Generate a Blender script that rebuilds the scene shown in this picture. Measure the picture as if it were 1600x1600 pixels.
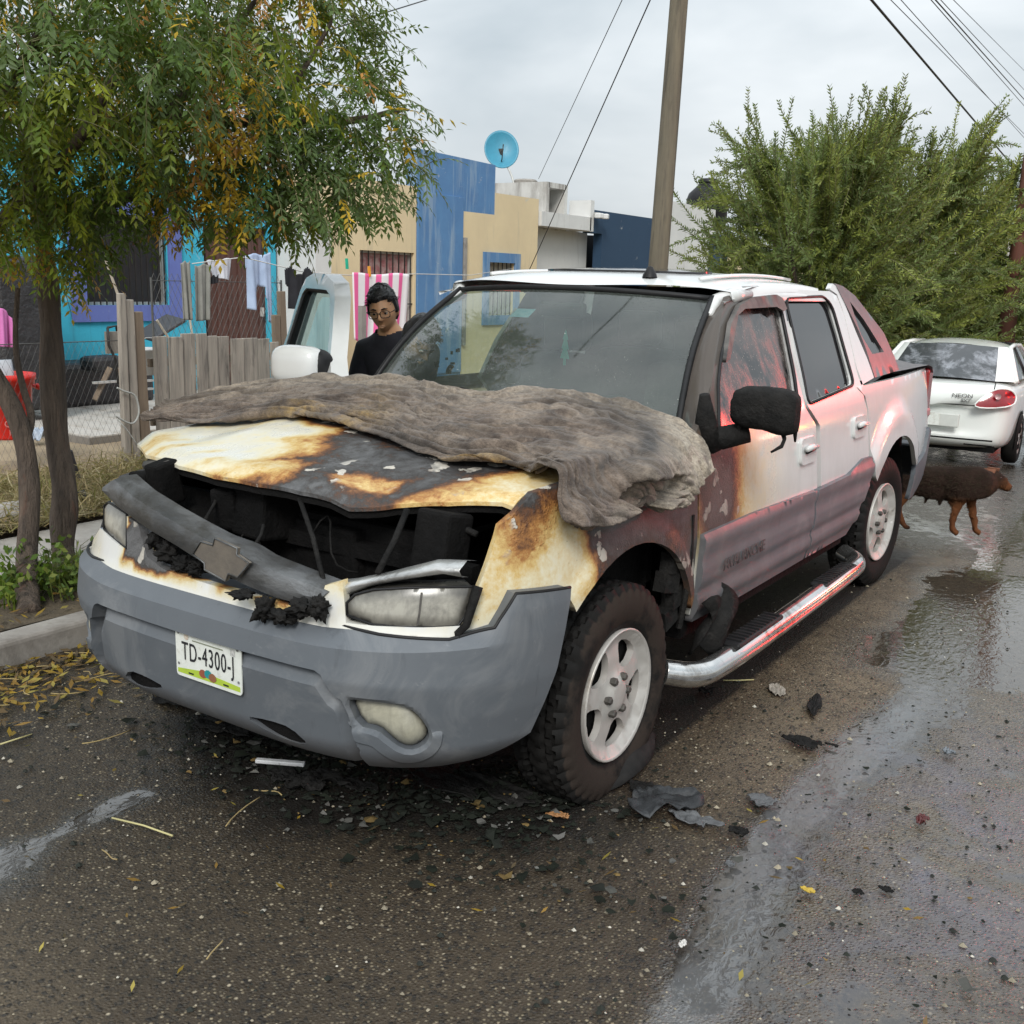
import bpy, bmesh, math, random
import numpy as np
from mathutils import Vector, Matrix, geometry
random.seed(7); rng = np.random.default_rng(7)
for o in list(bpy.data.objects): bpy.data.objects.remove(o)
SC = bpy.context.scene; COL = SC.collection

# ------------------------------------------------------------------ camera
CAM = np.array([2.529, -2.083, 1.721]); YAW, PITCH, ROLL, FPX = -.589, .216, .029, 1650.
FW = np.array([math.sin(YAW)*math.cos(PITCH), math.cos(YAW)*math.cos(PITCH), -math.sin(PITCH)])
_r = np.array([math.cos(YAW), -math.sin(YAW), 0]); _u = np.cross(_r, FW)
CR = _r*math.cos(ROLL)+_u*math.sin(ROLL); CU = -_r*math.sin(ROLL)+_u*math.cos(ROLL)
cd = bpy.data.cameras.new('camera'); cam = bpy.data.objects.new('camera', cd); COL.objects.link(cam)
cd.sensor_width = 36; cd.lens = FPX/1600*36; cd.clip_end = 3000; cd.clip_start = .05
cam.matrix_world = Matrix(((CR[0], CU[0], -FW[0], CAM[0]), (CR[1], CU[1], -FW[1], CAM[1]), (CR[2], CU[2], -FW[2], CAM[2]), (0, 0, 0, 1)))
SC.camera = cam
def ray(x, y): return FW+CR*(x-800)/FPX-CU*(y-800)/FPX
def ax(x, y, X): d = ray(x, y); return CAM+d*(X-CAM[0])/d[0]      # where a sight line meets a real plane of the place
def ay(x, y, Y): d = ray(x, y); return CAM+d*(Y-CAM[1])/d[1]
def az(x, y, Z): d = ray(x, y); return CAM+d*(Z-CAM[2])/d[2]
def adist(x, y, t): return CAM+ray(x, y)*t

# ------------------------------------------------------------------ sky, sun, exposure
SUN_EL, SUN_ROT = 38, 150
W = bpy.data.worlds.new('World'); SC.world = W; W.use_nodes = True
wn, wl = W.node_tree.nodes, W.node_tree.links; wn.clear()
def WN(t, **k):
    n = wn.new(t)
    for a, b in k.items(): setattr(n, a, b)
    return n
sky = WN('ShaderNodeTexSky', sky_type='NISHITA', sun_disc=False, sun_elevation=math.radians(SUN_EL), sun_rotation=math.radians(SUN_ROT), dust_density=3.0)
hs = WN('ShaderNodeHueSaturation'); hs.inputs['Saturation'].default_value = .35; wl.new(sky.outputs[0], hs.inputs['Color'])
tc = WN('ShaderNodeTexCoord'); sep = WN('ShaderNodeSeparateXYZ'); wl.new(tc.outputs['Generated'], sep.inputs[0])
mp = WN('ShaderNodeMapping'); mp.inputs['Scale'].default_value = (1, 1, 2.6); wl.new(tc.outputs['Generated'], mp.inputs[0])
nz = WN('ShaderNodeTexNoise'); nz.inputs['Scale'].default_value = 2.3; nz.inputs['Detail'].default_value = 5; nz.inputs['Roughness'].default_value = .5; nz.inputs['Distortion'].default_value = .4
wl.new(mp.outputs[0], nz.inputs['Vector'])
cr = WN('ShaderNodeValToRGB'); cr.color_ramp.elements[0].position = .34; cr.color_ramp.elements[1].position = .70
cr.color_ramp.elements[0].color = (2.9, 3.35, 3.65, 1); cr.color_ramp.elements[1].color = (5.6, 5.85, 6.0, 1)
wl.new(nz.outputs['Fac'], cr.inputs[0])
el = WN('ShaderNodeMapRange'); el.inputs['From Min'].default_value = 0; el.inputs['From Max'].default_value = 1; el.inputs['To Min'].default_value = .92; el.inputs['To Max'].default_value = 2.3
wl.new(sep.outputs['Z'], el.inputs['Value'])
vm = WN('ShaderNodeVectorMath', operation='SCALE'); wl.new(cr.outputs[0], vm.inputs[0]); wl.new(el.outputs[0], vm.inputs['Scale'])
mx = WN('ShaderNodeMix', data_type='RGBA'); mx.inputs[0].default_value = .86
wl.new(hs.outputs[0], mx.inputs[6]); wl.new(vm.outputs[0], mx.inputs[7])
bg = WN('ShaderNodeBackground'); bg.inputs['Strength'].default_value = .1; wl.new(mx.outputs[2], bg.inputs['Color'])
wo = WN('ShaderNodeOutputWorld'); wl.new(bg.outputs[0], wo.inputs[0])
sl = bpy.data.lights.new('sun', 'SUN'); sl.energy = 1.5; sl.angle = math.radians(18); sl.color = (1, .97, .92)
so = bpy.data.objects.new('sun', sl); COL.objects.link(so); so.location = (0, 0, 30)
a, e = math.radians(SUN_ROT), math.radians(SUN_EL)
so.rotation_euler = Vector((math.sin(a)*math.cos(e), math.cos(a)*math.cos(e), math.sin(e))).to_track_quat('Z', 'Y').to_euler()
vs = SC.view_settings; vs.view_transform = 'Standard'; vs.look = 'None'; vs.gamma = 1; vs.exposure = .66; vs.use_curve_mapping = False
SC.cycles.use_denoising = True; SC.cycles.max_bounces = 8; SC.cycles.transparent_max_bounces = 12; SC.cycles.caustics_reflective = False; SC.cycles.caustics_refractive = False
SC.cycles.sample_clamp_indirect = 6

# ------------------------------------------------------------------ material helpers
class NT:
    def __init__(s, name):
        s.m = bpy.data.materials.new(name); s.m.use_nodes = True; s.t = s.m.node_tree; s.t.nodes.clear()
        s.out = s.t.nodes.new('ShaderNodeOutputMaterial'); s.bs = s.t.nodes.new('ShaderNodeBsdfPrincipled'); s.l(s.bs.outputs[0], s.out.inputs[0])
        s.tc = s.t.nodes.new('ShaderNodeTexCoord')
    def l(s, a, b): s.t.links.new(a, b)
    def n(s, t, **k):
        n = s.t.nodes.new(t)
        for a, b in k.items(): setattr(n, a, b)
        return n
    def put(s, sock, v):
        if isinstance(v, bpy.types.NodeSocket): s.l(v, sock)
        elif isinstance(v, (tuple, list)): sock.default_value = (*v, 1) if len(v) == 3 and len(sock.default_value) == 4 else v
        else: sock.default_value = v
    def noise(s, sc, det=4, ro=.6, dist=0, stretch=None, coord='Object'):
        n = s.n('ShaderNodeTexNoise'); n.inputs['Scale'].default_value = sc; n.inputs['Detail'].default_value = det; n.inputs['Roughness'].default_value = ro; n.inputs['Distortion'].default_value = dist
        s.vec(n, stretch, coord); return n.outputs['Fac']
    def vec(s, n, stretch, coord='Object'):
        if stretch:
            m = s.n('ShaderNodeMapping'); m.inputs['Scale'].default_value = stretch; s.l(s.tc.outputs[coord], m.inputs[0]); s.l(m.outputs[0], n.inputs['Vector'])
        else: s.l(s.tc.outputs[coord], n.inputs['Vector'])
    def voro(s, sc, feat='F1', out='Distance', stretch=None):
        n = s.n('ShaderNodeTexVoronoi', feature=feat); n.inputs['Scale'].default_value = sc; s.vec(n, stretch); return n.outputs[out]
    def ramp(s, f, stops):
        n = s.n('ShaderNodeValToRGB'); e = n.color_ramp.elements
        while len(e) < len(stops): e.new(.5)
        for q, (p, c) in zip(e, stops):
            q.position = p; q.color = (*c, 1) if isinstance(c, (tuple, list)) else (c, c, c, 1)
        s.l(f, n.inputs[0]); return n.outputs[0]
    def mix(s, f, a, b, mode='MIX'):
        n = s.n('ShaderNodeMix', data_type='RGBA', blend_type=mode); s.put(n.inputs[0], f); s.put(n.inputs[6], a); s.put(n.inputs[7], b); return n.outputs[2]
    def m2(s, op, a, b=0., c=None):
        n = s.n('ShaderNodeMath', operation=op); s.put(n.inputs[0], a); s.put(n.inputs[1], b)
        if c is not None: s.put(n.inputs[2], c)
        return n.outputs[0]
    def att(s, name):
        n = s.n('ShaderNodeAttribute'); n.attribute_name = name; return n.outputs['Fac']
    def attc(s, name):
        n = s.n('ShaderNodeAttribute'); n.attribute_name = name; return n.outputs['Color']
    def bump(s, h, st=.5, d=.01, prev=None):
        n = s.n('ShaderNodeBump'); n.inputs['Strength'].default_value = st; n.inputs['Distance'].default_value = d; s.l(h, n.inputs['Height'])
        if prev is not None: s.l(prev, n.inputs['Normal'])
        return n.outputs[0]
    def set(s, **k):
        names = dict(col='Base Color', rough='Roughness', metal='Metallic', nrm='Normal', spec='Specular IOR Level', coat='Coat Weight', crough='Coat Roughness', trans='Transmission Weight', ior='IOR', alpha='Alpha', emc='Emission Color', ems='Emission Strength', sub='Subsurface Weight', sheen='Sheen Weight', film='Thin Film Thickness', filmior='Thin Film IOR')
        for a, b in k.items(): s.put(s.bs.inputs[names[a]], b)
        return s.m
_mc = {}
def mat(name, c1, c2=None, sc=6, rough=.6, metal=0., bump=None, dirt=None, rvar=.12, coat=0., stretch=None, spec=None, det=5):
    """plain real-world surface: two tones by noise, optional dirt (colour, scale, threshold), roughness variation, fine relief (scale, strength, distance)"""
    if name in _mc: return _mc[name]
    t = NT(name); c2 = c2 or tuple(x*.8 for x in c1)
    f = t.noise(sc, det, .62, .2, stretch); c = t.mix(t.ramp(f, [(.32, 0.), (.68, 1.)]), c1, c2)
    if dirt:
        g = t.noise(dirt[1], 6, .7, .4, dirt[3] if len(dirt) > 3 else None); c = t.mix(t.ramp(g, [(dirt[2]-.07, 0.), (dirt[2]+.1, 1.)]), c, dirt[0])
    rr = t.m2('ADD', t.m2('MULTIPLY', t.noise(sc*2.3, 4), rvar*2), rough-rvar)
    t.set(col=c, rough=rr, metal=metal, coat=coat)
    if spec is not None: t.set(spec=spec)
    if bump: t.set(nrm=t.bump(t.noise(bump[0], 5, .65, 0, stretch), bump[1], bump[2]))
    _mc[name] = t.m; return t.m

# ------------------------------------------------------------------ object helpers
def tag(o, label=None, cat=None, group=None, kind=None):
    if label: o['label'] = label
    if cat: o['category'] = cat
    if group: o['group'] = group
    if kind: o['kind'] = kind
    return o
def thing(name, label, cat, loc=(0, 0, 0), group=None):
    o = bpy.data.objects.new(name, None); COL.objects.link(o); o.location = loc; o.empty_display_size = .1
    return tag(o, label, cat, group)
def base_of(o):
    while o.parent: o = o.parent
    return np.array(o.location)
def mesh_obj(name, V, F, m=None, parent=None, smooth=True, attrs=None, cols=None, loc=None):
    """one mesh object; V in world coordinates, stored relative to the thing's base"""
    V = np.asarray(V, float).reshape(-1, 3); off = base_of(parent) if parent else (np.array(loc, float) if loc is not None else np.zeros(3))
    me = bpy.data.meshes.new(name); me.from_pydata((V-off).tolist(), [], [tuple(int(i) for i in f) for f in F])
    if smooth: me.polygons.foreach_set('use_smooth', [True]*len(me.polygons))
    for k, v in (attrs or {}).items():
        a = me.attributes.new(k, 'FLOAT', 'POINT'); a.data.foreach_set('value', np.asarray(v, np.float32))
    if cols is not None:
        a = me.attributes.new('tint', 'FLOAT_COLOR', 'POINT'); c = np.ones((len(V), 4), np.float32); c[:, :3] = cols; a.data.foreach_set('color', c.ravel())
    if m: me.materials.append(m)
    me.update(); o = bpy.data.objects.new(name, me); COL.objects.link(o)
    if parent: o.parent = parent
    elif loc is not None: o.location = loc
    return o
def recalc(o):
    b = bmesh.new(); b.from_mesh(o.data); bmesh.ops.recalc_face_normals(b, faces=b.faces); b.to_mesh(o.data); b.free(); return o
def bevel(o, w=.01, seg=2, ang=35):
    md = o.modifiers.new('bevel', 'BEVEL'); md.width = w; md.segments = seg; md.limit_method = 'ANGLE'; md.angle_limit = math.radians(ang); return o
class MB:
    def __init__(s): s.V = []; s.F = []; s.n = 0
    def add(s, V, F):
        V = np.asarray(V, float).reshape(-1, 3); s.V.append(V); s.F += [tuple(i+s.n for i in f) for f in F]; s.n += len(V); return s
    def box(s, c, d, rz=0, rx=0, ry=0, taper=1.):
        x, y, z = d[0]/2, d[1]/2, d[2]/2
        P = np.array([(-x, -y, -z), (x, -y, -z), (x, y, -z), (-x, y, -z), (-x*taper, -y*taper, z), (x*taper, -y*taper, z), (x*taper, y*taper, z), (-x*taper, y*taper, z)])
        M = np.array((Matrix.Rotation(rz, 3, 'Z') @ Matrix.Rotation(ry, 3, 'Y') @ Matrix.Rotation(rx, 3, 'X')))
        return s.add(P @ M.T+np.array(c), [(0, 3, 2, 1), (4, 5, 6, 7), (0, 1, 5, 4), (1, 2, 6, 5), (2, 3, 7, 6), (3, 0, 4, 7)])
    def tube(s, pts, r, n=10, cap=True, flat=1.):
        P = np.array(pts, float); m = len(P); R = np.full(m, r, float) if np.isscalar(r) else np.array(r, float)
        T = np.gradient(P, axis=0); T /= np.linalg.norm(T, axis=1)[:, None]+1e-9
        up = np.array((0, 0, 1.)) if abs(T[0][2]) < .9 else np.array((1., 0, 0)); V = []
        a = np.cross(T[0], up); a /= np.linalg.norm(a)
        for i in range(m):
            a = a-T[i]*np.dot(a, T[i]); a /= np.linalg.norm(a)+1e-9; b = np.cross(T[i], a)
            for k in range(n):
                w = 2*math.pi*k/n; V.append(P[i]+R[i]*(a*math.cos(w)+b*math.sin(w)*flat))
        F = [(i*n+k, i*n+(k+1) % n, (i+1)*n+(k+1) % n, (i+1)*n+k) for i in range(m-1) for k in range(n)]
        if cap: F += [tuple(range(n-1, -1, -1)), tuple((m-1)*n+k for k in range(n))]
        return s.add(V, F)
    def lathe(s, prof, c, axis='Z', n=32, cap=False):
        """prof: (radius, height) pairs"""
        V = []
        for r_, h in prof:
            for k in range(n):
                w = 2*math.pi*k/n; p = (r_*math.cos(w), r_*math.sin(w), h)
                V.append({'Z': p, 'X': (p[2], p[0], p[1]), 'Y': (p[0], p[2], p[1])}[axis])
        F = [(i*n+k, i*n+(k+1) % n, (i+1)*n+(k+1) % n, (i+1)*n+k) for i in range(len(prof)-1) for k in range(n)]
        if cap: F += [tuple(range(n)), tuple((len(prof)-1)*n+k for k in range(n))]
        return s.add(np.array(V)+np.array(c), F)
    def grid(s, G):
        """G: (m, n, 3) points"""
        G = np.asarray(G, float); m, n = G.shape[:2]
        return s.add(G.reshape(-1, 3), [(i*n+j, i*n+j+1, (i+1)*n+j+1, (i+1)*n+j) for i in range(m-1) for j in range(n-1)])
    def build(s, name, m=None, parent=None, smooth=False, loc=None, **k):
        return mesh_obj(name, np.vstack(s.V), s.F, m, parent, smooth, loc=loc, **k)
def vnoise(P, sc=1., seed=0):
    """smooth value noise in 0..1 at the rows of P"""
    P = np.asarray(P, float)*sc+seed*17.31; I = np.floor(P).astype(np.int64); f = P-I; f = f*f*(3-2*f)
    def h(i):
        n = (i[:, 0]*374761393+i[:, 1]*668265263+i[:, 2]*2147483647+seed*1442695) & 0x7fffffff; n = ((n ^ (n >> 13))*1274126177) & 0x7fffffff
        return ((n ^ (n >> 16)) & 0xffff)/65535.
    r_ = 0
    for a in (0, 1):
        for b in (0, 1):
            for c in (0, 1):
                w = (f[:, 0] if a else 1-f[:, 0])*(f[:, 1] if b else 1-f[:, 1])*(f[:, 2] if c else 1-f[:, 2]); r_ = r_+w*h(I+np.array((a, b, c)))
    return r_
def fbm(P, sc=1., oct=4, seed=0, gain=.5): 
    t = 0; a = 1.; s_ = 0
    for k in range(oct): t = t+a*vnoise(P, sc*2**k, seed+k); s_ += a; a *= gain
    return t/s_
def sst(a, b, x): t = np.clip((x-a)/(b-a), 0, 1); return t*t*(3-2*t)
def resample(poly, step, closed=True):
    P = np.array(poly, float); out = []; n = len(P)
    for i in range(n if closed else n-1):
        a_, b_ = P[i], P[(i+1) % n]; k = max(1, int(math.ceil(np.linalg.norm(b_-a_)/step)))
        out += [a_+(b_-a_)*j/k for j in range(k)]
    if not closed: out.append(P[-1])
    return np.array(out)
def inside(pts, poly):
    x, y = pts[:, 0], pts[:, 1]; r_ = np.zeros(len(pts), bool); P = np.array(poly); n = len(P)
    for i in range(n):
        x1, y1 = P[i]; x2, y2 = P[(i+1) % n]
        if y1 == y2: continue
        c = ((y1 > y) != (y2 > y)) & (x < (x2-x1)*(y-y1)/(y2-y1)+x1); r_ ^= c
    return r_
def segdist(pts, poly, closed=True):
    P = np.array(poly, float); n = len(P); d = np.full(len(pts), 1e9)
    for i in range(n if closed else n-1):
        a_, b_ = P[i], P[(i+1) % n]; ab = b_-a_; t = np.clip(((pts-a_) @ ab)/(ab @ ab+1e-12), 0, 1); d = np.minimum(d, np.linalg.norm(pts-a_-t[:, None]*ab, axis=1))
    return d
def sdpoly(pts, poly): d = segdist(pts, poly); return np.where(inside(pts, poly), d, -d)
def chaikin(poly, it=2, closed=True):
    P = [np.array(p, float) for p in poly]
    for _ in range(it):
        Q = []; n = len(P)
        for i in range(n if closed else n-1):
            a_, b_ = P[i], P[(i+1) % n]; Q += [a_*.75+b_*.25, a_*.25+b_*.75]
        P = Q if closed else [P[0]]+Q+[P[-1]]
    return np.array(P)
def roundp(poly, r, n=4):
    """outline with corners rounded to radius r"""
    P = np.array(poly, float); out = []; m = len(P)
    for i in range(m):
        a_, b_, c_ = P[i-1], P[i], P[(i+1) % m]; u, v = a_-b_, c_-b_; lu, lv = np.linalg.norm(u), np.linalg.norm(v); k = min(r, lu*.45, lv*.45); p, q = b_+u/lu*k, b_+v/lv*k
        out += [p*(1-t)**2+2*b_*t*(1-t)+q*t*t for t in np.linspace(0, 1, n)]
    return np.array(out)
def grade(y): return -.04*np.clip(np.asarray(y, float)-5, 0, 9)      # the street falls gently beyond the truck
def fill(poly, step, holes=(), lines=()):
    """triangulate a 2-D outline with holes, with a grid of inner points"""
    loops = [resample(poly, step)]+[resample(h, step) for h in holes]
    pts = []; edges = []
    for L in loops:
        b = len(pts); pts += L.tolist(); edges += [(b+i, b+(i+1) % len(L)) for i in range(len(L))]
    lns = [resample(L, step, False) for L in lines]
    for L in lns:
        b = len(pts); pts += L.tolist(); edges += [(b+i, b+i+1) for i in range(len(L)-1)]
    lo, hi = loops[0].min(0), loops[0].max(0)
    gx, gy = np.arange(lo[0]+step*.37, hi[0], step), np.arange(lo[1]+step*.41, hi[1], step)
    G = np.array([(x+(step*.5 if j % 2 else 0), y) for j, y in enumerate(gy) for x in gx]).reshape(-1, 2)
    if len(G):
        k = inside(G, loops[0]); d = segdist(G, loops[0])
        for L in loops[1:]: k &= ~inside(G, L); d = np.minimum(d, segdist(G, L))
        for L in lns: d = np.minimum(d, segdist(G, L, False))
        pts += G[k & (d > step*.45)].tolist()
    v, e_, f, *_ = geometry.delaunay_2d_cdt([Vector(p) for p in pts], edges, [], 0, 1e-7)
    P = np.array([(q.x, q.y) for q in v]); F = np.array([t for t in f if len(t) == 3]); c = P[F].mean(1); k = inside(c, loops[0])
    for L in loops[1:]: k &= ~inside(c, L)
    return P, F[k]
def border(F):
    cnt = {}
    for f in F:
        for i in range(len(f)):
            a_, b_ = int(f[i]), int(f[(i+1) % len(f)]); k = (min(a_, b_), max(a_, b_)); cnt[k] = None if k in cnt else (a_, b_)
    return [v for v in cnt.values() if v]
def slab(name, poly, step, mp, thick, m, parent=None, holes=(), attrs=None, back=False, smooth=True, loc=None, lines=()):
    """sheet with real thickness: mp(P2, depth) -> 3-D points; rim (and optionally a back face) are built"""
    P, F = fill(poly, step, holes, lines); A = mp(P, 0.); Bk = mp(P, thick); n = len(P); bd = border(F)
    V = [A]; FF = [tuple(f) for f in F]; base = n
    ids = sorted({i for e_ in bd for i in e_}); idx = {j: q for q, j in enumerate(ids)}; k = len(ids)
    V += [A[ids], Bk[ids]]
    FF += [(base+idx[b_], base+idx[a_], base+k+idx[a_], base+k+idx[b_]) for a_, b_ in bd]
    src = [np.arange(n), np.array(ids), np.array(ids)]
    if back:
        b2 = base+2*k; V.append(Bk); FF += [tuple(b2+i for i in f[::-1]) for f in F]; src.append(np.arange(n))
    V = np.vstack(V); src = np.concatenate(src)
    at = {kk: np.asarray(fn(V, P[src])) for kk, fn in (attrs or {}).items()}
    return mesh_obj(name, V, FF, m, parent, smooth, attrs=at, loc=loc)
def prism(name, poly, mp, d0, d1, m, parent=None, loc=None):
    """solid extrusion of an outline"""
    P = np.array(poly, float); n = len(P); V = np.vstack([mp(P, d0), mp(P, d1)])
    o = mesh_obj(name, V, [tuple(range(n)), tuple(range(2*n-1, n-1, -1))]+[(i, (i+1) % n, n+(i+1) % n, n+i) for i in range(n)], m, parent, False, loc=loc)
    return recalc(o)
def text(name, s, M, size, m, parent, sx=1., extrude=.001, spacing=1.):
    """flat lettering; M: 4x4 world frame (x along the line, z out of the surface)"""
    c = bpy.data.curves.new(name, 'FONT'); c.body = s; c.size = size; c.extrude = extrude; c.align_x = 'CENTER'; c.align_y = 'CENTER'; c.space_character = spacing; c.materials.append(m)
    tmp = bpy.data.objects.new(name, c); COL.objects.link(tmp); bpy.context.view_layer.update(); me = bpy.data.meshes.new_from_object(tmp); bpy.data.objects.remove(tmp)
    o = bpy.data.objects.new(name, me); COL.objects.link(o); o.parent = parent
    off = base_of(parent); Mx = Matrix.Translation(Vector(-off)) @ M @ Matrix.Diagonal((sx, 1, 1, 1)); o.matrix_local = Mx; return o
def frame(o, x, z):
    x = Vector(x).normalized(); z = Vector(z).normalized(); y = z.cross(x).normalized(); z = x.cross(y)
    return Matrix(((x.x, y.x, z.x, o[0]), (x.y, y.y, z.y, o[1]), (x.z, y.z, z.z, o[2]), (0, 0, 0, 1)))
def dup(root, loc=None, **t):
    def cp(o, par):
        c = o.copy(); COL.objects.link(c)
        if par: c.parent = par
        for ch in list(o.children): cp(ch, c)
        return c
    r_ = cp(root, None)
    if loc is not None: r_.location = loc
    tag(r_, **t); return r_
# ------------------------------------------------------------------ ground
def road_mat():
    t = NT('wet_asphalt'); wet, soot, dirt, oil = t.att('wet'), t.att('soot'), t.att('dirt'), t.att('oil')
    edge = t.noise(9, 6, .7, .3); fine = t.noise(60, 4, .6)
    w = t.m2('ADD', wet, t.m2('MULTIPLY', t.m2('SUBTRACT', edge, .5), .75)); pud = t.ramp(w, [(.66, 0.), (.74, 1.)]); damp = t.ramp(w, [(.2, 0.), (.6, 1.)])
    st = t.n('ShaderNodeTexVoronoi', feature='F1'); st.inputs['Scale'].default_value = 92; t.l(t.tc.outputs['Object'], st.inputs['Vector'])
    st2 = t.n('ShaderNodeTexVoronoi', feature='F1'); st2.inputs['Scale'].default_value = 46; t.l(t.tc.outputs['Object'], st2.inputs['Vector'])
    big = t.noise(1.3, 5, .6, .5); c = t.mix(big, (.017, .0132, .0095), (.062, .047, .031))
    c = t.mix(t.m2('MULTIPLY', dirt, t.ramp(t.noise(5, 6, .7), [(.3, .35), (.7, 1.)])), c, (.165, .127, .083))
    sr = t.n('ShaderNodeSeparateColor'); t.l(st.outputs['Color'], sr.inputs[0])
    c = t.mix(t.m2('MULTIPLY', t.m2('MULTIPLY', t.ramp(sr.outputs[0], [(.5, 0.), (.95, .95)]), t.ramp(t.noise(1.9, 5, .65, .6), [(.36, .18), (.60, 1.)])), t.ramp(st.outputs['Distance'], [(.2, 1.), (.5, .0)])), c, (.30, .25, .165))
    s2 = t.n('ShaderNodeSeparateColor'); t.l(st2.outputs['Color'], s2.inputs[0])
    c = t.mix(t.m2('MULTIPLY', t.ramp(s2.outputs[1], [(.87, 0.), (.92, .9)]), t.ramp(st2.outputs['Distance'], [(.12, 1.), (.3, 0.)])), c, (.42, .36, .26))
    c = t.mix(t.ramp(sr.outputs[1], [(.6, 0.), (1., .85)]), c, (.014, .013, .012))
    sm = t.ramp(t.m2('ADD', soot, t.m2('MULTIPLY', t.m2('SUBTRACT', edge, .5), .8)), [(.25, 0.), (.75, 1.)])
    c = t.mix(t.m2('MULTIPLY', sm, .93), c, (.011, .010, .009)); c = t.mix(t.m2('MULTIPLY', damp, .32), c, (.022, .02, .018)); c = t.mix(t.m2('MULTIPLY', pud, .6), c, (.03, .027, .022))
    c = t.mix(t.m2('MULTIPLY', t.ramp(t.m2('ADD', t.att('painted_sheen'), t.m2('MULTIPLY', t.m2('SUBTRACT', t.noise(14, 7, .72, .5, (1, .7, 1)), .5), 1.1)), [(.42, 0.), (.60, 1.)]), t.ramp(t.noise(5, 5, .7, .6, (1, .5, 1)), [(.3, .05), (.65, .42)])), c, (.21, .22, .23)); c = t.mix(t.m2('MULTIPLY', t.m2('MULTIPLY', oil, t.ramp(t.noise(3, 5, .6, 1.), [(.38, 0.), (.62, 1.)])), .5), c, (.13, .13, .20))  # pale sky reflection on the water strip and puddle, painted into the base colour
    r = t.m2('ADD', t.m2('MULTIPLY', t.noise(22, 4), .3), .36)
    r = t.mix(damp, r, t.m2('ADD', t.m2('MULTIPLY', fine, .16), .13)); r = t.mix(pud, r, (.03, .03, .03))
    h = t.m2('ADD', t.m2('MULTIPLY', t.ramp(st.outputs['Distance'], [(.0, 1.), (.55, 0.)]), .6), t.m2('MULTIPLY', t.noise(170, 3), .5))
    n1 = t.n('ShaderNodeBump'); n1.inputs['Distance'].default_value = .006; t.l(h, n1.inputs['Height'])
    t.l(t.m2('MULTIPLY', t.m2('SUBTRACT', 1., pud), t.m2('SUBTRACT', .95, t.m2('MULTIPLY', damp, .35))), n1.inputs['Strength'])
    n2 = t.n('ShaderNodeBump'); n2.inputs['Distance'].default_value = .004; n2.inputs['Strength'].default_value = .35; t.l(t.noise(26, 3, .5, .8, (1, .6, 1)), n2.inputs['Height']); t.l(n1.outputs[0], n2.inputs['Normal'])
    f = t.m2('MULTIPLY', t.m2('MULTIPLY', oil, damp), t.m2('ADD', 215., t.m2('MULTIPLY', t.noise(2.2, 3, .5, 1.2), 110.)))
    return t.set(col=c, rough=r, nrm=n2.outputs[0], spec=t.m2('ADD', .35, t.m2('MULTIPLY', damp, .65)), film=0., filmior=1.45)
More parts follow.
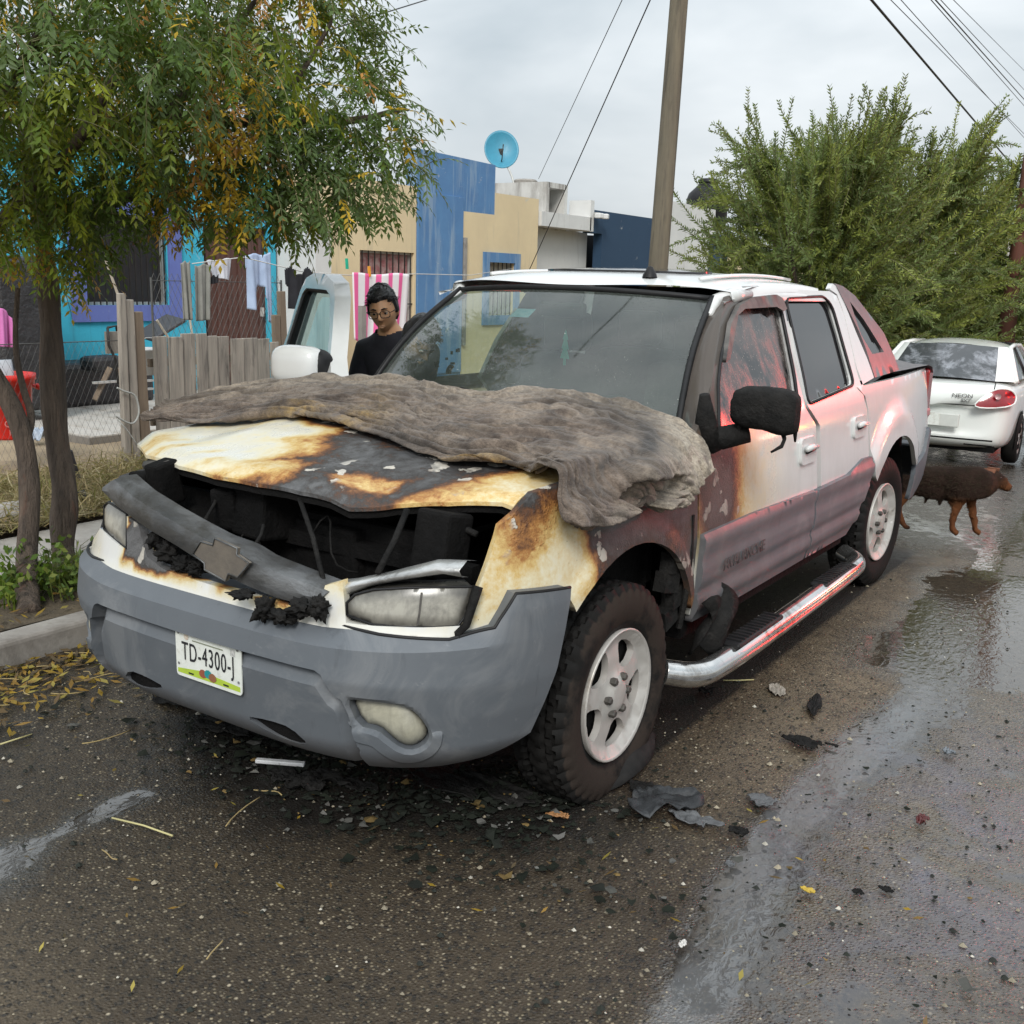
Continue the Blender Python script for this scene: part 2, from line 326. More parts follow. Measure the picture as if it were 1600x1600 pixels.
def build_road():
    xs = np.concatenate([np.arange(-1.72, 3.4, .045), np.linspace(3.45, 8.2, 20)])
    ys = np.concatenate([np.arange(-2.6, 7., .045), np.linspace(7.1, 20, 80), np.linspace(20.5, 90, 60)]); ys = np.concatenate([np.linspace(-14, -2.7, 20), ys])
    X, Y = np.meshgrid(xs, ys); P = np.stack([X.ravel(), Y.ravel()], 1); P3 = np.c_[P, np.zeros(len(P))]
    lo = fbm(P3, .6, 3, 3)
    # flow line of the water along the middle of the street
    line = np.interp(P[:, 1], [-3, .0, .6, 1.2, 1.8, 2.5, 3.5, 6, 12, 30], [1.62, 1.55, 1.46, 1.42, 1.45, 1.52, 1.42, 1.2, 1.2, 1.3])
    d = P[:, 0]-line; n = fbm(P3, 2.2, 4, 5)-.5
    wet = (.58+.5*n)*sst(-.05, .1, d+n*.12)*np.interp(P[:, 1], [-1, .3, 9], [.75, 1., .8])
    wet += .75*np.exp(-((d-.11)/(.12+.08*n))**2)*sst(-.1, .5, P[:, 1])*(1-.3*sst(3, 6, P[:, 1]))
    wet = np.maximum(wet, .85*sst(2.4, 3.0, P[:, 1]+n*.8)*sst(1.02, 1.3, P[:, 0]+n*.5)*(1-sst(2.2, 2.7, P[:, 0]+n))*(1-.5*sst(4.6, 5.4, P[:, 1]+n)))
    wet = np.maximum(wet, (.45+.5*lo)*sst(4.2, 6, P[:, 1]))
    pl = np.array([(-.24, -.92), (-.26, -.55), (-.29, -.32), (-.29, -.14), (-.295, -.06)]); dl = segdist(P, pl, False)
    wet = np.maximum(wet, 1.05*np.exp(-(dl/np.interp(P[:, 1], [-.9, -.55, -.38, -.16, .1], [.15, .16, .045, .085, .06]))**2)*np.interp(P[:, 1], [-.5, -.38, -.28], [1, .78, 1]))
    wet = np.maximum(wet, .42*np.exp(-(((P[:, 0]+.1)/.7)**2+((P[:, 1]-.2)/.5)**2)))
    wet = np.maximum(wet, .8*np.exp(-(((P[:, 0]-1.95)/.16)**2+((P[:, 1]-1.25)/.6)**2))*(.7+n*.6)+.0)
    soot = .95*np.exp(-(((P[:, 0]-.05)/.75)**2+((P[:, 1]-.48)/.32)**2)**1.5)+.8*np.exp(-(((P[:, 0]-.62)/.35)**2+((P[:, 1]-.72)/.25)**2))
    soot = np.maximum(soot, .9*(np.abs(P[:, 0]) < .95)*sst(.3, .8, P[:, 1])*(1-sst(5.0, 5.6, P[:, 1])))  # this term darkens the road across the whole truck footprint
    soot += .55*sst(.42, .66, fbm(P3, 1.1, 4, 14))*sst(1.9, .5, np.abs(P[:, 0]+.4))*sst(-1.2, -.2, P[:, 1])*(1-sst(.4, 1, P[:, 1]))+.30*np.exp(-(((P[:, 0]-1.15)/.5)**2+((P[:, 1]-.75)/.35)**2))
    dirt = .10+.75*sst(.5, .72, lo)*sst(-.6, .3, P[:, 0])+.55*sst(-.05, .25, d+n*.15)*sst(-1.5, .5, P[:, 1])+.4*np.exp(-((d+.12)/.12)**2)*sst(.4, 1, P[:, 1])  # tan dirt, plus a lift right of the flow line standing in for sky sheen
    oil = .8*np.exp(-(((P[:, 0]-2.05)/.5)**2+((P[:, 1]-1.35)/1.0)**2)*1.2)
    z = (lo-.5)*.014-.008*np.exp(-((d-.12)/.22)**2)+grade(P[:, 1])
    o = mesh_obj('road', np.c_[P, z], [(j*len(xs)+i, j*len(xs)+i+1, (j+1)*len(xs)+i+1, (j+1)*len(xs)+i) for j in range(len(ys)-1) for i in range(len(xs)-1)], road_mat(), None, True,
                 attrs=dict(wet=wet, soot=np.clip(soot, 0, 1), dirt=np.clip(dirt, 0, 1), oil=oil, painted_sheen=np.clip(np.maximum(.95*np.exp(-((d-.12-.08*n)/(.11+.08*n))**2)*sst(-.7, .2, P[:, 1])*(1-.7*sst(1.9, 3.2, P[:, 1])), .95*np.exp(-(dl/np.interp(P[:, 1], [-.9, -.55, -.38, -.16, .1], [.10, .11, .012, .06, .03]))**2)), 0, 1)))
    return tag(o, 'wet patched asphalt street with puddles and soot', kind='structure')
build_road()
M_earth = mat('dry_earth', (.25, .19, .125), (.36, .28, .18), 3, .95, bump=(30, .7, .02), dirt=((.16, .12, .08), 1.2, .55))
M_conc = mat('concrete', (.33, .31, .28), (.24, .22, .2), 5, .85, bump=(60, .35, .006), dirt=((.13, .115, .1), 2.2, .56))
M_patio = mat('patio_tile', (.50, .47, .43), (.42, .39, .35), 4, .7, bump=(50, .25, .004), dirt=((.3, .27, .23), 2.5, .6))
MB().add([(-900, -900, -.5), (900, -900, -.5), (900, 900, -.5), (-900, 900, -.5)], [(0, 1, 2, 3)]).build('ground', M_earth, None)
tag(bpy.data.objects['ground'], kind='structure')
# kerb, pavement slabs
def run(x0, x1, z0, z1):
    ys = np.array([-20, 5, 14, 100.]); g_ = grade(ys); return MB().grid(np.array([[(x0, y, z0+g), (x0, y, z1+g), (x1, y, z1+g), (x1, y, z0+g)] for y, g in zip(ys, g_)]))
o = bevel(run(-1.865, -1.715, -.06, .12).build('kerb', M_conc), .025, 3); tag(o, 'grey concrete kerb along the parked truck', kind='structure')
sb = run(-3.49, -1.87, -.06, .09).build('pavement', M_earth); tag(sb, kind='structure')
y = -6.
for i in range(26):
    for x0, x1 in ((-3.46, -2.72),) if -6 < y < 40 else ():
        L = 1.5+.03*math.sin(i*2.1)
        q = bevel(MB().box(((x0+x1)/2, y+L/2, .085+.004*math.sin(i*3.)+float(grade(y+L/2))), (x1-x0, L-.022, .05), rz=.003*math.sin(i), rx=-.04*(5 < y < 14)).build('slab', M_conc, sb), .008)
    y += 1.5
# bare strip with planting soil between kerb and slabs, and the verge by the yard fences
def patch(name, x0, x1, y0, y1, z, m, amp=.03, st=.12, **k):
    xs, ys = np.arange(x0, x1+1e-6, st), np.arange(y0, y1+1e-6, st); X, Y = np.meshgrid(xs, ys); P = np.c_[X.ravel(), Y.ravel(), np.zeros(X.size)]
    P[:, 2] = z+(fbm(P, 1.7, 4, 9)-.5)*2*amp+grade(P[:, 1]); return tag(MB().grid(P.reshape(len(ys), len(xs), 3)).build(name, m, None, True), kind='structure', **k)
patch('verge_soil', -2.74, -1.86, -5, 14, .10, mat('leafy_soil', (.07, .055, .038), (.13, .1, .062), 9, .95, bump=(40, .9, .02)), .025)
patch('yard_soil', -9, -3.44, -6, 60, .14, M_earth, .03, .2)
# tiled patio in front of the turquoise house: tiles as pieces
pt = MB().box((-7.35, 6.0, .14), (2.7, 4.6, .12)).build('patio', mat('tile_joint', (.22, .2, .175), None, 5, .9)); tag(pt, kind='structure')
tm = None
for i in range(9):
    for j in range(15):
        c = (-8.55+i*.3, 3.87+j*.3, .205)
        if tm is None:
            tm = MB().box((0, 0, 0), (.288, .288, .02)).build('tile', M_patio, pt); tm.location = Vector(c)-pt.location; bevel(tm, .003, 1)
            # relief lines pressed into each tile
        else:
            q = tm.copy(); COL.objects.link(q); q.location = Vector(c)
            q.location.z += .002*math.sin(i*7+j*3)
# ------------------------------------------------------------------ burnt white pickup: materials
def paint_mat(name='white_paint_burnt'):
    """white paint that goes cream, ochre, brown, black and then to bare grey ash where the fire was; attributes burn, grime"""
    t = NT(name); b = t.att('burn'); g = t.att('grime')
    n1 = t.noise(10, 8, .74, .5); n2 = t.noise(48, 6, .75); f = t.m2('ADD', b, t.m2('MULTIPLY', t.m2('SUBTRACT', n1, .5), t.m2('MULTIPLY', t.ramp(b, [(0., 0.), (.25, 1.)]), .55)))
    f = t.m2('ADD', f, t.m2('MULTIPLY', t.m2('MULTIPLY', t.m2('SUBTRACT', n2, .5), t.ramp(b, [(0., 0.), (.2, 1.)])), .30))
    c = t.ramp(f, [(.0, (.70, .71, .70)), (.16, (.68, .62, .44)), (.30, (.58, .41, .16)), (.42, (.36, .165, .05)), (.52, (.12, .05, .022)), (.62, (.028, .024, .022)), (.8, (.05, .05, .052)), (1., (.10, .10, .105))])
    fl = t.n('ShaderNodeTexVoronoi', feature='F1'); fl.inputs['Scale'].default_value = 13; mpn = t.n('ShaderNodeMapping'); t.l(t.tc.outputs['Object'], mpn.inputs[0])
    nn = t.n('ShaderNodeTexNoise'); nn.inputs['Scale'].default_value = 14; nn.inputs['Detail'].default_value = 5; t.l(t.tc.outputs['Object'], nn.inputs['Vector'])
    mv = t.n('ShaderNodeMix', data_type='RGBA'); mv.inputs[0].default_value = .12; t.l(t.tc.outputs['Object'], mv.inputs[6]); t.l(nn.outputs['Color'], mv.inputs[7]); t.l(mv.outputs[2], fl.inputs['Vector'])
    peel = t.m2('MULTIPLY', t.ramp(fl.outputs['Distance'], [(.26, 1.), (.30, 0.)]), t.m2('MULTIPLY', t.ramp(f, [(.30, 0.), (.44, 1.), (.95, 1.)]), t.ramp(t.noise(3.4, 4), [(.49, 0.), (.55, 1.)])))
    c = t.mix(peel, c, t.mix(n2, (.42, .40, .36), (.60, .55, .47)))
    sp = t.m2('MULTIPLY', t.ramp(t.voro(46), [(.05, 1.), (.09, 0.)]), t.m2('MULTIPLY', t.ramp(b, [(.02, 0.), (.1, 1.)]), t.ramp(t.noise(6, 2), [(.5, 0.), (.6, 1.)]))); c = t.mix(t.m2('MULTIPLY', sp, .8), c, (.03, .025, .02))
    c = t.mix(t.m2('MULTIPLY', t.ramp(f, [(.58, 0.), (.68, 1.)]), t.ramp(t.noise(5.5, 7, .72, .8), [(.42, 0.), (.66, .62)])), c, (.17, .172, .175))
    gr = t.m2('MULTIPLY', g, t.m2('MAXIMUM', t.ramp(t.noise(16, 6, .7, .5, (1, 1, .35)), [(.25, .45), (.7, 1.)]), t.m2('POWER', g, 3.))); c = t.mix(gr, c, (.066, .054, .045))
    r = t.m2('MAXIMUM', t.ramp(f, [(.03, .2), (.12, .34), (.3, .4), (.5, .5), (.62, .62)]), t.m2('MULTIPLY', gr, .75))
    h = t.m2('ADD', t.m2('MULTIPLY', t.ramp(t.voro(105), [(.1, 1.), (.45, 0.)]), t.m2('MULTIPLY', t.ramp(f, [(.2, 0.), (.4, .55), (.7, .3)]), t.ramp(t.noise(8, 3), [(.4, 0.), (.6, 1.)]))), t.m2('MULTIPLY', peel, .8)); h = t.m2('ADD', h, t.m2('MULTIPLY', t.m2('MULTIPLY', n2, t.ramp(f, [(.4, 0.), (.6, 1.)])), .7))
    return t.set(col=c, rough=r, coat=t.m2('MULTIPLY', t.m2('SUBTRACT', 1., t.ramp(f, [(.03, 0.), (.15, 1.)])), .5), crough=.08, nrm=t.bump(h, .8, .004))
M_paint = paint_mat()
def cladding_mat():
    t = NT('grey_cladding'); n = t.noise(5, 6, .65, .5); st = t.noise(11, 5, .7, .3, (1, 1, .18))
    c = t.mix(n, (.088, .102, .118), (.120, .134, .150)); c = t.mix(t.ramp(st, [(.62, 0.), (.72, .6)]), c, (.055, .062, .07))
    c = t.mix(t.ramp(t.noise(3.1, 5, .7, .8), [(.50, 0.), (.66, .6)]), c, (.19, .2, .21)); c = t.mix(t.ramp(t.noise(30, 6, .75, .2, (.35, 1, 1)), [(.62, 0.), (.72, .4)]), c, (.24, .25, .26)); c = t.mix(t.m2('MULTIPLY', t.att('grime'), t.ramp(t.noise(9, 6, .7), [(.3, .5), (.65, 1.)])), c, (.10, .075, .062))
    sp = t.ramp(t.voro(60), [(.04, 1.), (.08, 0.)]); c = t.mix(t.m2('MULTIPLY', sp, .45), c, (.03, .03, .03))
    return t.set(col=c, rough=t.m2('ADD', .36, t.m2('MULTIPLY', t.noise(8, 5), .28)), nrm=t.bump(t.noise(260, 2), .18, .001))
M_clad = cladding_mat()
M_char = mat('charred_black', (.007, .007, .007), (.020, .019, .018), 14, .75, bump=(45, .9, .012), dirt=((.06, .056, .052), 9, .68), spec=.15)
M_soot = mat('sooty_metal', (.055, .052, .048), (.12, .112, .1), 9, .6, .35, bump=(70, .3, .004), dirt=((.02, .019, .018), 5, .55))
M_black = mat('black_plastic', (.010, .010, .011), (.02, .02, .021), 10, .5, bump=(200, .15, .001), spec=.25)
M_rubber = mat('weathered_rubber', (.012, .012, .012), (.03, .028, .027), 9, .8, bump=(90, .3, .003), spec=.15)
M_bar = mat('heat_stained_trim', (.20, .205, .21), (.07, .072, .074), 7, .42, .5, bump=(18, .5, .012), dirt=((.07, .068, .064), 6, .52), stretch=(.5, 1, 1))
M_bare = mat('bare_bent_metal', (.62, .62, .61), (.38, .38, .37), 8, .3, .75, bump=(40, .3, .006), dirt=((.12, .115, .11), 7, .6))
M_chrome = mat('chrome', (.72, .72, .71), (.6, .6, .59), 6, .14, .95, dirt=((.22, .19, .16), 6, .6))
M_alloy = mat('dusty_alloy', (.55, .53, .50), (.47, .45, .42), 12, .42, .35, bump=(90, .2, .002), dirt=((.3, .26, .22), 7, .62))
M_cavity = mat('soot_shade_black', (.0035, .0035, .0035), (.007, .0065, .0065), 8, .85, bump=(30, .6, .02), spec=.15)  # near-black: burnt soot, and shade put into the colour of hollows and gaps
M_fabric = mat('seat_cloth', (.05, .048, .045), (.07, .066, .06), 30, .9, bump=(120, .5, .003))
def lens_mat(name, c1, c2, sootc, th):
    t = NT(name); n = t.noise(6, 5, .6, .6); c = t.mix(n, c1, c2); c = t.mix(t.ramp(t.noise(4.5, 6, .7, .4), [(th-.08, 0.), (th+.14, .9)]), c, sootc)
    g = t.ramp(t.noise(40, 4, .6, 0, (1, 1, .2)), [(.5, 0.), (.7, .4)]); c = t.mix(g, c, sootc); c = t.mix(t.m2('MULTIPLY', t.att('edge'), t.ramp(t.noise(7, 4), [(.3, .5), (.6, 1.)])), c, tuple(x*.45 for x in sootc))
    return t.set(col=c, rough=.32, coat=.5, crough=.2, nrm=t.bump(t.noise(55, 3, .5, 0, (1, 1, .1)), .25, .003))
M_lens = lens_mat('sooty_headlight_lens', (.30, .29, .25), (.44, .42, .36), (.09, .085, .075), .5)
M_fog = lens_mat('fogged_lens', (.34, .33, .26), (.55, .53, .42), (.17, .165, .14), .55)
M_red = mat('red_lamp_lens', (.26, .008, .014), (.18, .005, .01), 12, .18, coat=.6)
def windscreen_mat():
    t = NT('wet_windscreen_glass'); tr = t.n('ShaderNodeBsdfTransparent'); tr.inputs[0].default_value = (.55, .70, .62, 1)
    gl = t.n('ShaderNodeBsdfGlossy'); gl.inputs['Roughness'].default_value = .05
    n = t.noise(2.2, 5, .6, .4); drops = t.ramp(t.voro(85), [(.16, 1.), (.26, 0.)]); dm = t.m2('MULTIPLY', drops, t.ramp(t.noise(5, 4), [(.46, 0.), (.6, 1.)]))
    bp = t.n('ShaderNodeBump'); bp.inputs['Strength'].default_value = .6; bp.inputs['Distance'].default_value = .003; t.l(dm, bp.inputs['Height']); t.l(bp.outputs[0], gl.inputs['Normal'])
    fr = t.n('ShaderNodeFresnel'); fr.inputs[0].default_value = 1.55
    m1 = t.n('ShaderNodeMixShader'); t.l(t.m2('MULTIPLY_ADD', fr.outputs[0], 1.0, .05), m1.inputs[0]); t.l(tr.outputs[0], m1.inputs[1]); t.l(gl.outputs[0], m1.inputs[2])
    df = t.n('ShaderNodeBsdfDiffuse'); df.inputs[0].default_value = (.36, .41, .37, 1)
    m2 = t.n('ShaderNodeMixShader'); t.l(t.m2('ADD', t.m2('MULTIPLY_ADD', n, .22, -.02), t.m2('MULTIPLY', dm, .18)), m2.inputs[0]); t.l(m1.outputs[0], m2.inputs[1]); t.l(df.outputs[0], m2.inputs[2]); t.l(m2.outputs[0], t.out.inputs[0]); return t.m
M_wind = windscreen_mat()
def clear_mat():
    t = NT('thin_green_glass'); tr = t.n('ShaderNodeBsdfTransparent'); tr.inputs[0].default_value = (.62, .78, .74, 1)
    gl = t.n('ShaderNodeBsdfGlossy'); gl.inputs['Roughness'].default_value = .03; fr = t.n('ShaderNodeFresnel'); fr.inputs[0].default_value = 1.6
    m1 = t.n('ShaderNodeMixShader'); t.l(fr.outputs[0], m1.inputs[0]); t.l(tr.outputs[0], m1.inputs[1]); t.l(gl.outputs[0], m1.inputs[2]); t.l(m1.outputs[0], t.out.inputs[0]); return t.m
M_clear = clear_mat()
def tint_mat(name, soot):
    t = NT(name); n = t.ramp(t.noise(7, 6, .7, .4, (1, 1, .6)), [(.4, 0.), (.75, 1.)]); sp = t.ramp(t.voro(55), [(.08, 1.), (.2, 0.)])
    c = t.mix(t.m2('MULTIPLY', n, soot), (.012, .013, .014), (.21, .165, .145)); c = t.mix(t.m2('MULTIPLY', t.m2('MULTIPLY', sp, soot), .6), c, (.4, .34, .3))
    return t.set(col=c, rough=t.m2('MULTIPLY_ADD', n, soot*.55, .05), spec=.65)
M_tint = tint_mat('dark_window_tint', 0.04); M_sootglass = tint_mat('sooty_window_tint', .85)

# ------------------------------------------------------------------ body surface
XA = .985
_zl, _lv = [.25, .6, .76, .92, 1.08, 1.2, 1.3], [.045, .0, .03, .07, .10, .2, .3]
_zs, _av = [.25, .40, .5, .58, .80, .92, 1.1, 1.19, 1.25, 1.5, 1.76], [.89, .945, .965, .975, .985, .977, .962, .944, .92, .815, .70]
def lean(z): return np.interp(z, _zl, _lv)
def side_a(z): return np.interp(z, _zs, _av)
_tt = np.linspace(0, 1, 600)**4; _xx = XA*(1-(1-_tt)**3)**.25; _ss = _xx+_tt
def smap(P, off=0.):
    """(s, z) on the body skin -> point; s runs from the nose (0) round the corner and back along the left side, negative on the other side"""
    P = np.asarray(P, float); s, z = P[:, 0], P[:, 1]; sg = np.where(s < 0, -1., 1.); s = np.abs(s)
    yn = np.where(s < XA+1, np.interp(s, _ss, _tt), s-XA); xn = np.where(s < XA+1, np.interp(s, _ss, _xx), XA)
    tp = np.clip((yn-4.2)/1.1, 0, 2); x = side_a(z)*xn/XA-.075*tp**2; q = np.clip(1-yn, 0, 1); y = yn+lean(z)*q
    nx, ny = 4*xn**3/XA**4, -3*q**2; L = np.sqrt(nx*nx+ny*ny)+1e-9
    return np.stack([sg*(x+off*nx/L), y+off*ny/L, z], 1)
def outer(y, z):
    yn = y-lean(z)*max(0., 1-y); a_ = side_a(z)
    if yn <= 0: return -1.
    return a_*(1-(1-min(yn, 1))**3)**.25-.075*max(0., (yn-4.2)/1.1)**2
def hit(px, py, off=0.):
    """(s, z) where the sight line of a photo pixel meets the body skin"""
    d = ray(px, py); t = 1.2; last = t
    while t < 9:
        p = CAM+d*t
        if abs(p[0]) < outer(p[1]-0 if p[1] > 1 else p[1]+off, p[2])+off and p[1] > -.2: break
        last = t; t += .01
    lo, hi = last, t
    for _ in range(14):
        m_ = (lo+hi)/2; p = CAM+d*m_
        if abs(p[0]) < outer(p[1] if p[1] > 1 else p[1]+off, p[2])+off: hi = m_
        else: lo = m_
    p = CAM+d*hi; z = p[2]; a_ = side_a(z); yn = p[1]-lean(z)*max(0., 1-p[1])
    if yn >= 1: s = XA+yn
    else: s = min(XA, abs(p[0])*XA/a_)+max(0, yn)
    return np.array((math.copysign(s, p[0]), z))
def hits(L, off=0.): return np.array([hit(x, y, off) for x, y in L])
def mir(P): P = np.array(P, float).copy(); P[:, 0] *= -1; return P

TR = thing('pickup_truck', 'white crew cab pickup with burnt hood, melted grille and flat front tyre', 'pickup truck', (0, 2.6, 0))
def skin(name, poly, m, off=0., thick=.025, step=.04, holes=(), attrs=None, disp=None, xf=None, parent=None, lines=()):
    def mp(P, dep):
        o_ = off-dep+(disp(P) if disp is not None else 0.)
        Q = smap(P, 0.); N = smap(P, .01)-Q; Q = Q+N/.01*np.asarray(o_).reshape(-1, 1) if np.ndim(o_) else Q+N/.01*o_
        return xf(Q) if xf else Q
    at = attrs if attrs is not None else dict(burn=lambda V, P: np.zeros(len(V)), grime=lambda V, P: np.zeros(len(V)))
    return slab(name, poly, step, mp, thick, m, parent or TR, holes, at, lines=lines)
def rnd(poly, it=2): return chaikin(poly, it)

# --- left side outlines, read off the photo on to the body skin
YF = 1.485
fdoor = np.array([(XA+YF, .50), *hits([(1143, 936), (1270, 853), (1275, 781), (1275, 664), (1258, 636), (1239, 560), (1226, 480), (1217, 457), (1197, 446), (1166, 447), (1140, 462), (1128, 490), (1117, 560), (1111, 610)]), (XA+YF, 1.19)])
fwin = roundp(hits([(1122, 672), (1121, 600), (1126, 555), (1143, 488), (1156, 477), (1212, 476), (1220, 486), (1240, 585), (1247, 640)]), .03)
rdoor = hits([(1278, 851), (1322, 819), (1356, 745), (1355, 640), (1350, 622), (1337, 575), (1318, 490), (1307, 462), (1296, 455), (1229, 452), (1222, 455), (1231, 480), (1244, 560), (1263, 635), (1281, 664), (1281, 781)])
rwin = roundp(hits([(1262, 632), (1255, 590), (1226, 466), (1286, 463), (1299, 477), (1334, 601)]), .05)
cl_z = .80
def dgrime(V, P):       # soot and dust on the driver's door
    y = V[:, 1]; z = V[:, 2]; n = fbm(V, 6, 4, 3)
    g = .20+.75*np.exp(-((y-1.55)/.30)**2)*sst(.6, .85, z)+1.0*sst(1.15, 1.32, z)*(1-sst(2.0, 3.2, y))
    return np.clip(g+(n-.5)*.35, 0, 1)
def dburn(V, P):
    y = V[:, 1]; z = V[:, 2]; n = fbm(V, 5, 4, 5)-.5
    b = .62*np.exp(-(((y-1.66-.12*(1.1-z))/.20)**2+((z-1.02)/.30)**2)**1.4)+.26*np.exp(-(((y-1.56)/.22)**2+((z-.86)/.12)**2))+.16*np.exp(-((y-1.9)/.4)**2)*(z < 1.22)
    return np.clip(b+n*.14*(b > .08), 0, 1)
def flip(o): return o
def smallgrime(V, P): return np.clip(.10+.25*sst(1.0, .75, V[:, 2])*fbm(V, 5, 3, 1)+.1*fbm(V, 2, 3, 7), 0, 1)
zero = lambda V, P: np.zeros(len(V))
skin('front_door', fdoor, M_paint, holes=[fwin], attrs=dict(burn=dburn, grime=dgrime))['label'] = "soot stained driver's door with a scorched patch below the mirror"
FD = bpy.data.objects['front_door']
skin('window_glass', fwin, M_sootglass, off=-.018, thick=.005, parent=FD)
skin('rear_door', rdoor, M_paint, holes=[rwin], attrs=dict(burn=zero, grime=smallgrime)); RD = bpy.data.objects['rear_door']
skin('window_glass', rwin, M_tint, off=-.018, thick=.005, parent=RD)
# weather strips round the panes
def strip(name, loop, w, m, parent, off=.002, closed=True, xf=None):
    L = smap(np.array(loop), off); L = np.vstack([L, L[:1]]) if closed else L
    if xf is not None: L = xf(L)
    return MB().tube(L, w, 6).build(name, m, parent, True)
strip('window_seal', fwin, .009, M_black, FD); strip('window_seal', rwin, .008, M_black, RD)
# rain deflector over the driver's window
dfl = hits([(1124, 566), (1133, 505), (1147, 476), (1168, 464), (1205, 460), (1215, 466), (1221, 482), (1216, 486), (1205, 479), (1155, 482), (1144, 492), (1131, 560)])
skin('rain_deflector', dfl, mat('sooty_deflector', (.07, .066, .06), (.13, .12, .11), 12, .5, dirt=((.03, .028, .026), 8, .55)), off=.028, thick=.02, parent=FD)
# door handles
def handle(px, py, w, h, par, m):
    c = hit(px, py); P = [(c[0]-w/2, c[1]-h/2), (c[0]+w/2, c[1]-h/2), (c[0]+w/2, c[1]+h/2), (c[0]-w/2, c[1]+h/2)]
    o = skin('door_handle', roundp(P, .025), M_paint, off=.014, thick=.016, step=.02, attrs=dict(burn=zero, grime=lambda V, P: np.full(len(V), .25)), parent=par)
    Q = smap(np.array([(c[0]-w*.25, c[1]-.005), (c[0]+w*.3, c[1]+.0)]), .017); MB().tube(Q, (.014, .012), 8, flat=.5).build('handle_recess', M_black, par, True)
    Q = smap(np.array([(c[0]-w*.36, c[1]+.012), (c[0], c[1]+.016), (c[0]+w*.36, c[1]+.012)]), .028); MB().tube(Q, (.012, .015, .012), 8).build('handle_grip', M_paint, par, True, attrs=dict(burn=np.zeros(24), grime=np.full(24, .3)))
handle(1260, 703, .20, .12, FD, M_paint); handle(1341, 666, .20, .11, RD, M_paint)
# bed side with its flare, and the arch
wy = 4.25
arch = [(XA+wy+.54*math.cos(t)*1.02, .41+.49*math.sin(t)) for t in np.linspace(math.pi*.985, math.pi*.02, 22)]
YE = 5.42
bs = hits([(1359, 742), (1357, 640), (1352, 620), (1350, 612)])
bedside = [*arch[4:-6], (XA+wy+.52, .66), (XA+5.28, .68), (XA+YE, .86), (XA+YE, 1.235), (XA+3.52, 1.225), tuple(bs[2]), tuple(bs[1]), tuple(bs[0])]
def flare(P):
    s = P[:, 0]-XA; z = P[:, 1]; r_ = np.hypot((s-wy)/1.06, z-.41); return .032*sst(.70, .60, r_)+.008*sst(.0, .1, z-1.15)
skin('bed_side', bedside, M_paint, attrs=dict(burn=zero, grime=smallgrime), disp=flare)
# pillar band behind the rear door, sail panel with its small dark window, bed cover
pil = [*hits([(1297, 452), (1308, 460), (1319, 490), (1339, 575), (1353, 614)]), (XA+3.52, 1.222), *hits([(1366, 590), (1355, 560), (1338, 520), (1310, 450), (1301, 443)])]
skin('rear_pillar', np.array(pil), M_paint, attrs=dict(burn=zero, grime=smallgrime), step=.05)
sail = hits([(1304, 443), (1316, 447), (1335, 462), (1380, 520), (1397, 558), (1404, 578), (1366, 590), (1352, 545), (1340, 515)])
sailw = hits([(1327, 471), (1349, 500), (1376, 543), (1380, 550), (1362, 553), (1344, 522)])
def xsail(Q): return Q
M_sail = mat('grey_sail_plastic', (.11, .105, .11), (.15, .14, .145), 8, .5, bump=(220, .15, .001))
o = skin('sail_panel', sail, M_sail, off=.004, holes=[sailw]); skin('quarter_window', sailw, M_tint, off=-.01, thick=.005, parent=o)
mb = MB()
G = np.array([[(x, y, 1.225+.10*min(1, max(0, (y-3.95)/.2))*(1 if abs(x) < .80 else .35)*(1-.0*y)+.012*math.cos(x*2)) for x in (-.9, -.87, -.8, -.4, 0, .4, .8, .87, .9)] for y in (3.9, 4.0, 4.15, 4.5, 4.9, 5.2, 5.32, 5.36)])
G[:, :, 2] -= .06*(np.array([0, 0, 0, 0, 0, 0, .3, 1.])[:, None]); mb.grid(G).build('bed_cover', M_sail, TR, True)
bevel(MB().box((0, 5.36, .99), (1.72, .06, .46)).build('tailgate', M_paint, TR, attrs=dict(burn=np.zeros(8), grime=np.full(8, .1))), .02, 3)
# rear bumper and tail lamps
rb = [(XA+4.86, .42), (XA+5.05, .40), (XA+5.46, .46), (XA+5.46, .80), (XA+5.32, .84), (XA+5.24, .68), (XA+4.83, .64)]
for sg in (1, -1): skin('rear_bumper_corner', rb if sg > 0 else mir(rb), M_clad, off=.022, attrs=dict(grime=zero))
bevel(MB().box((0, 5.46, .60), (1.68, .2, .22)).build('rear_bumper', M_clad, TR, attrs=dict(grime=np.zeros(8))), .03, 3)
for sg in (1, -1):
    o = bevel(MB().box((sg*.855, 5.36, 1.03), (.07, .14, .40)).build('tail_lamp', M_red, TR), .025, 3)
    bevel(MB().box((sg*.862, 5.37, .93), (.07, .13, .07)).build('reverse_lens', mat('pale_red_lens', (.5, .12, .12), None, 8, .2, coat=.5), o), .02, 2)
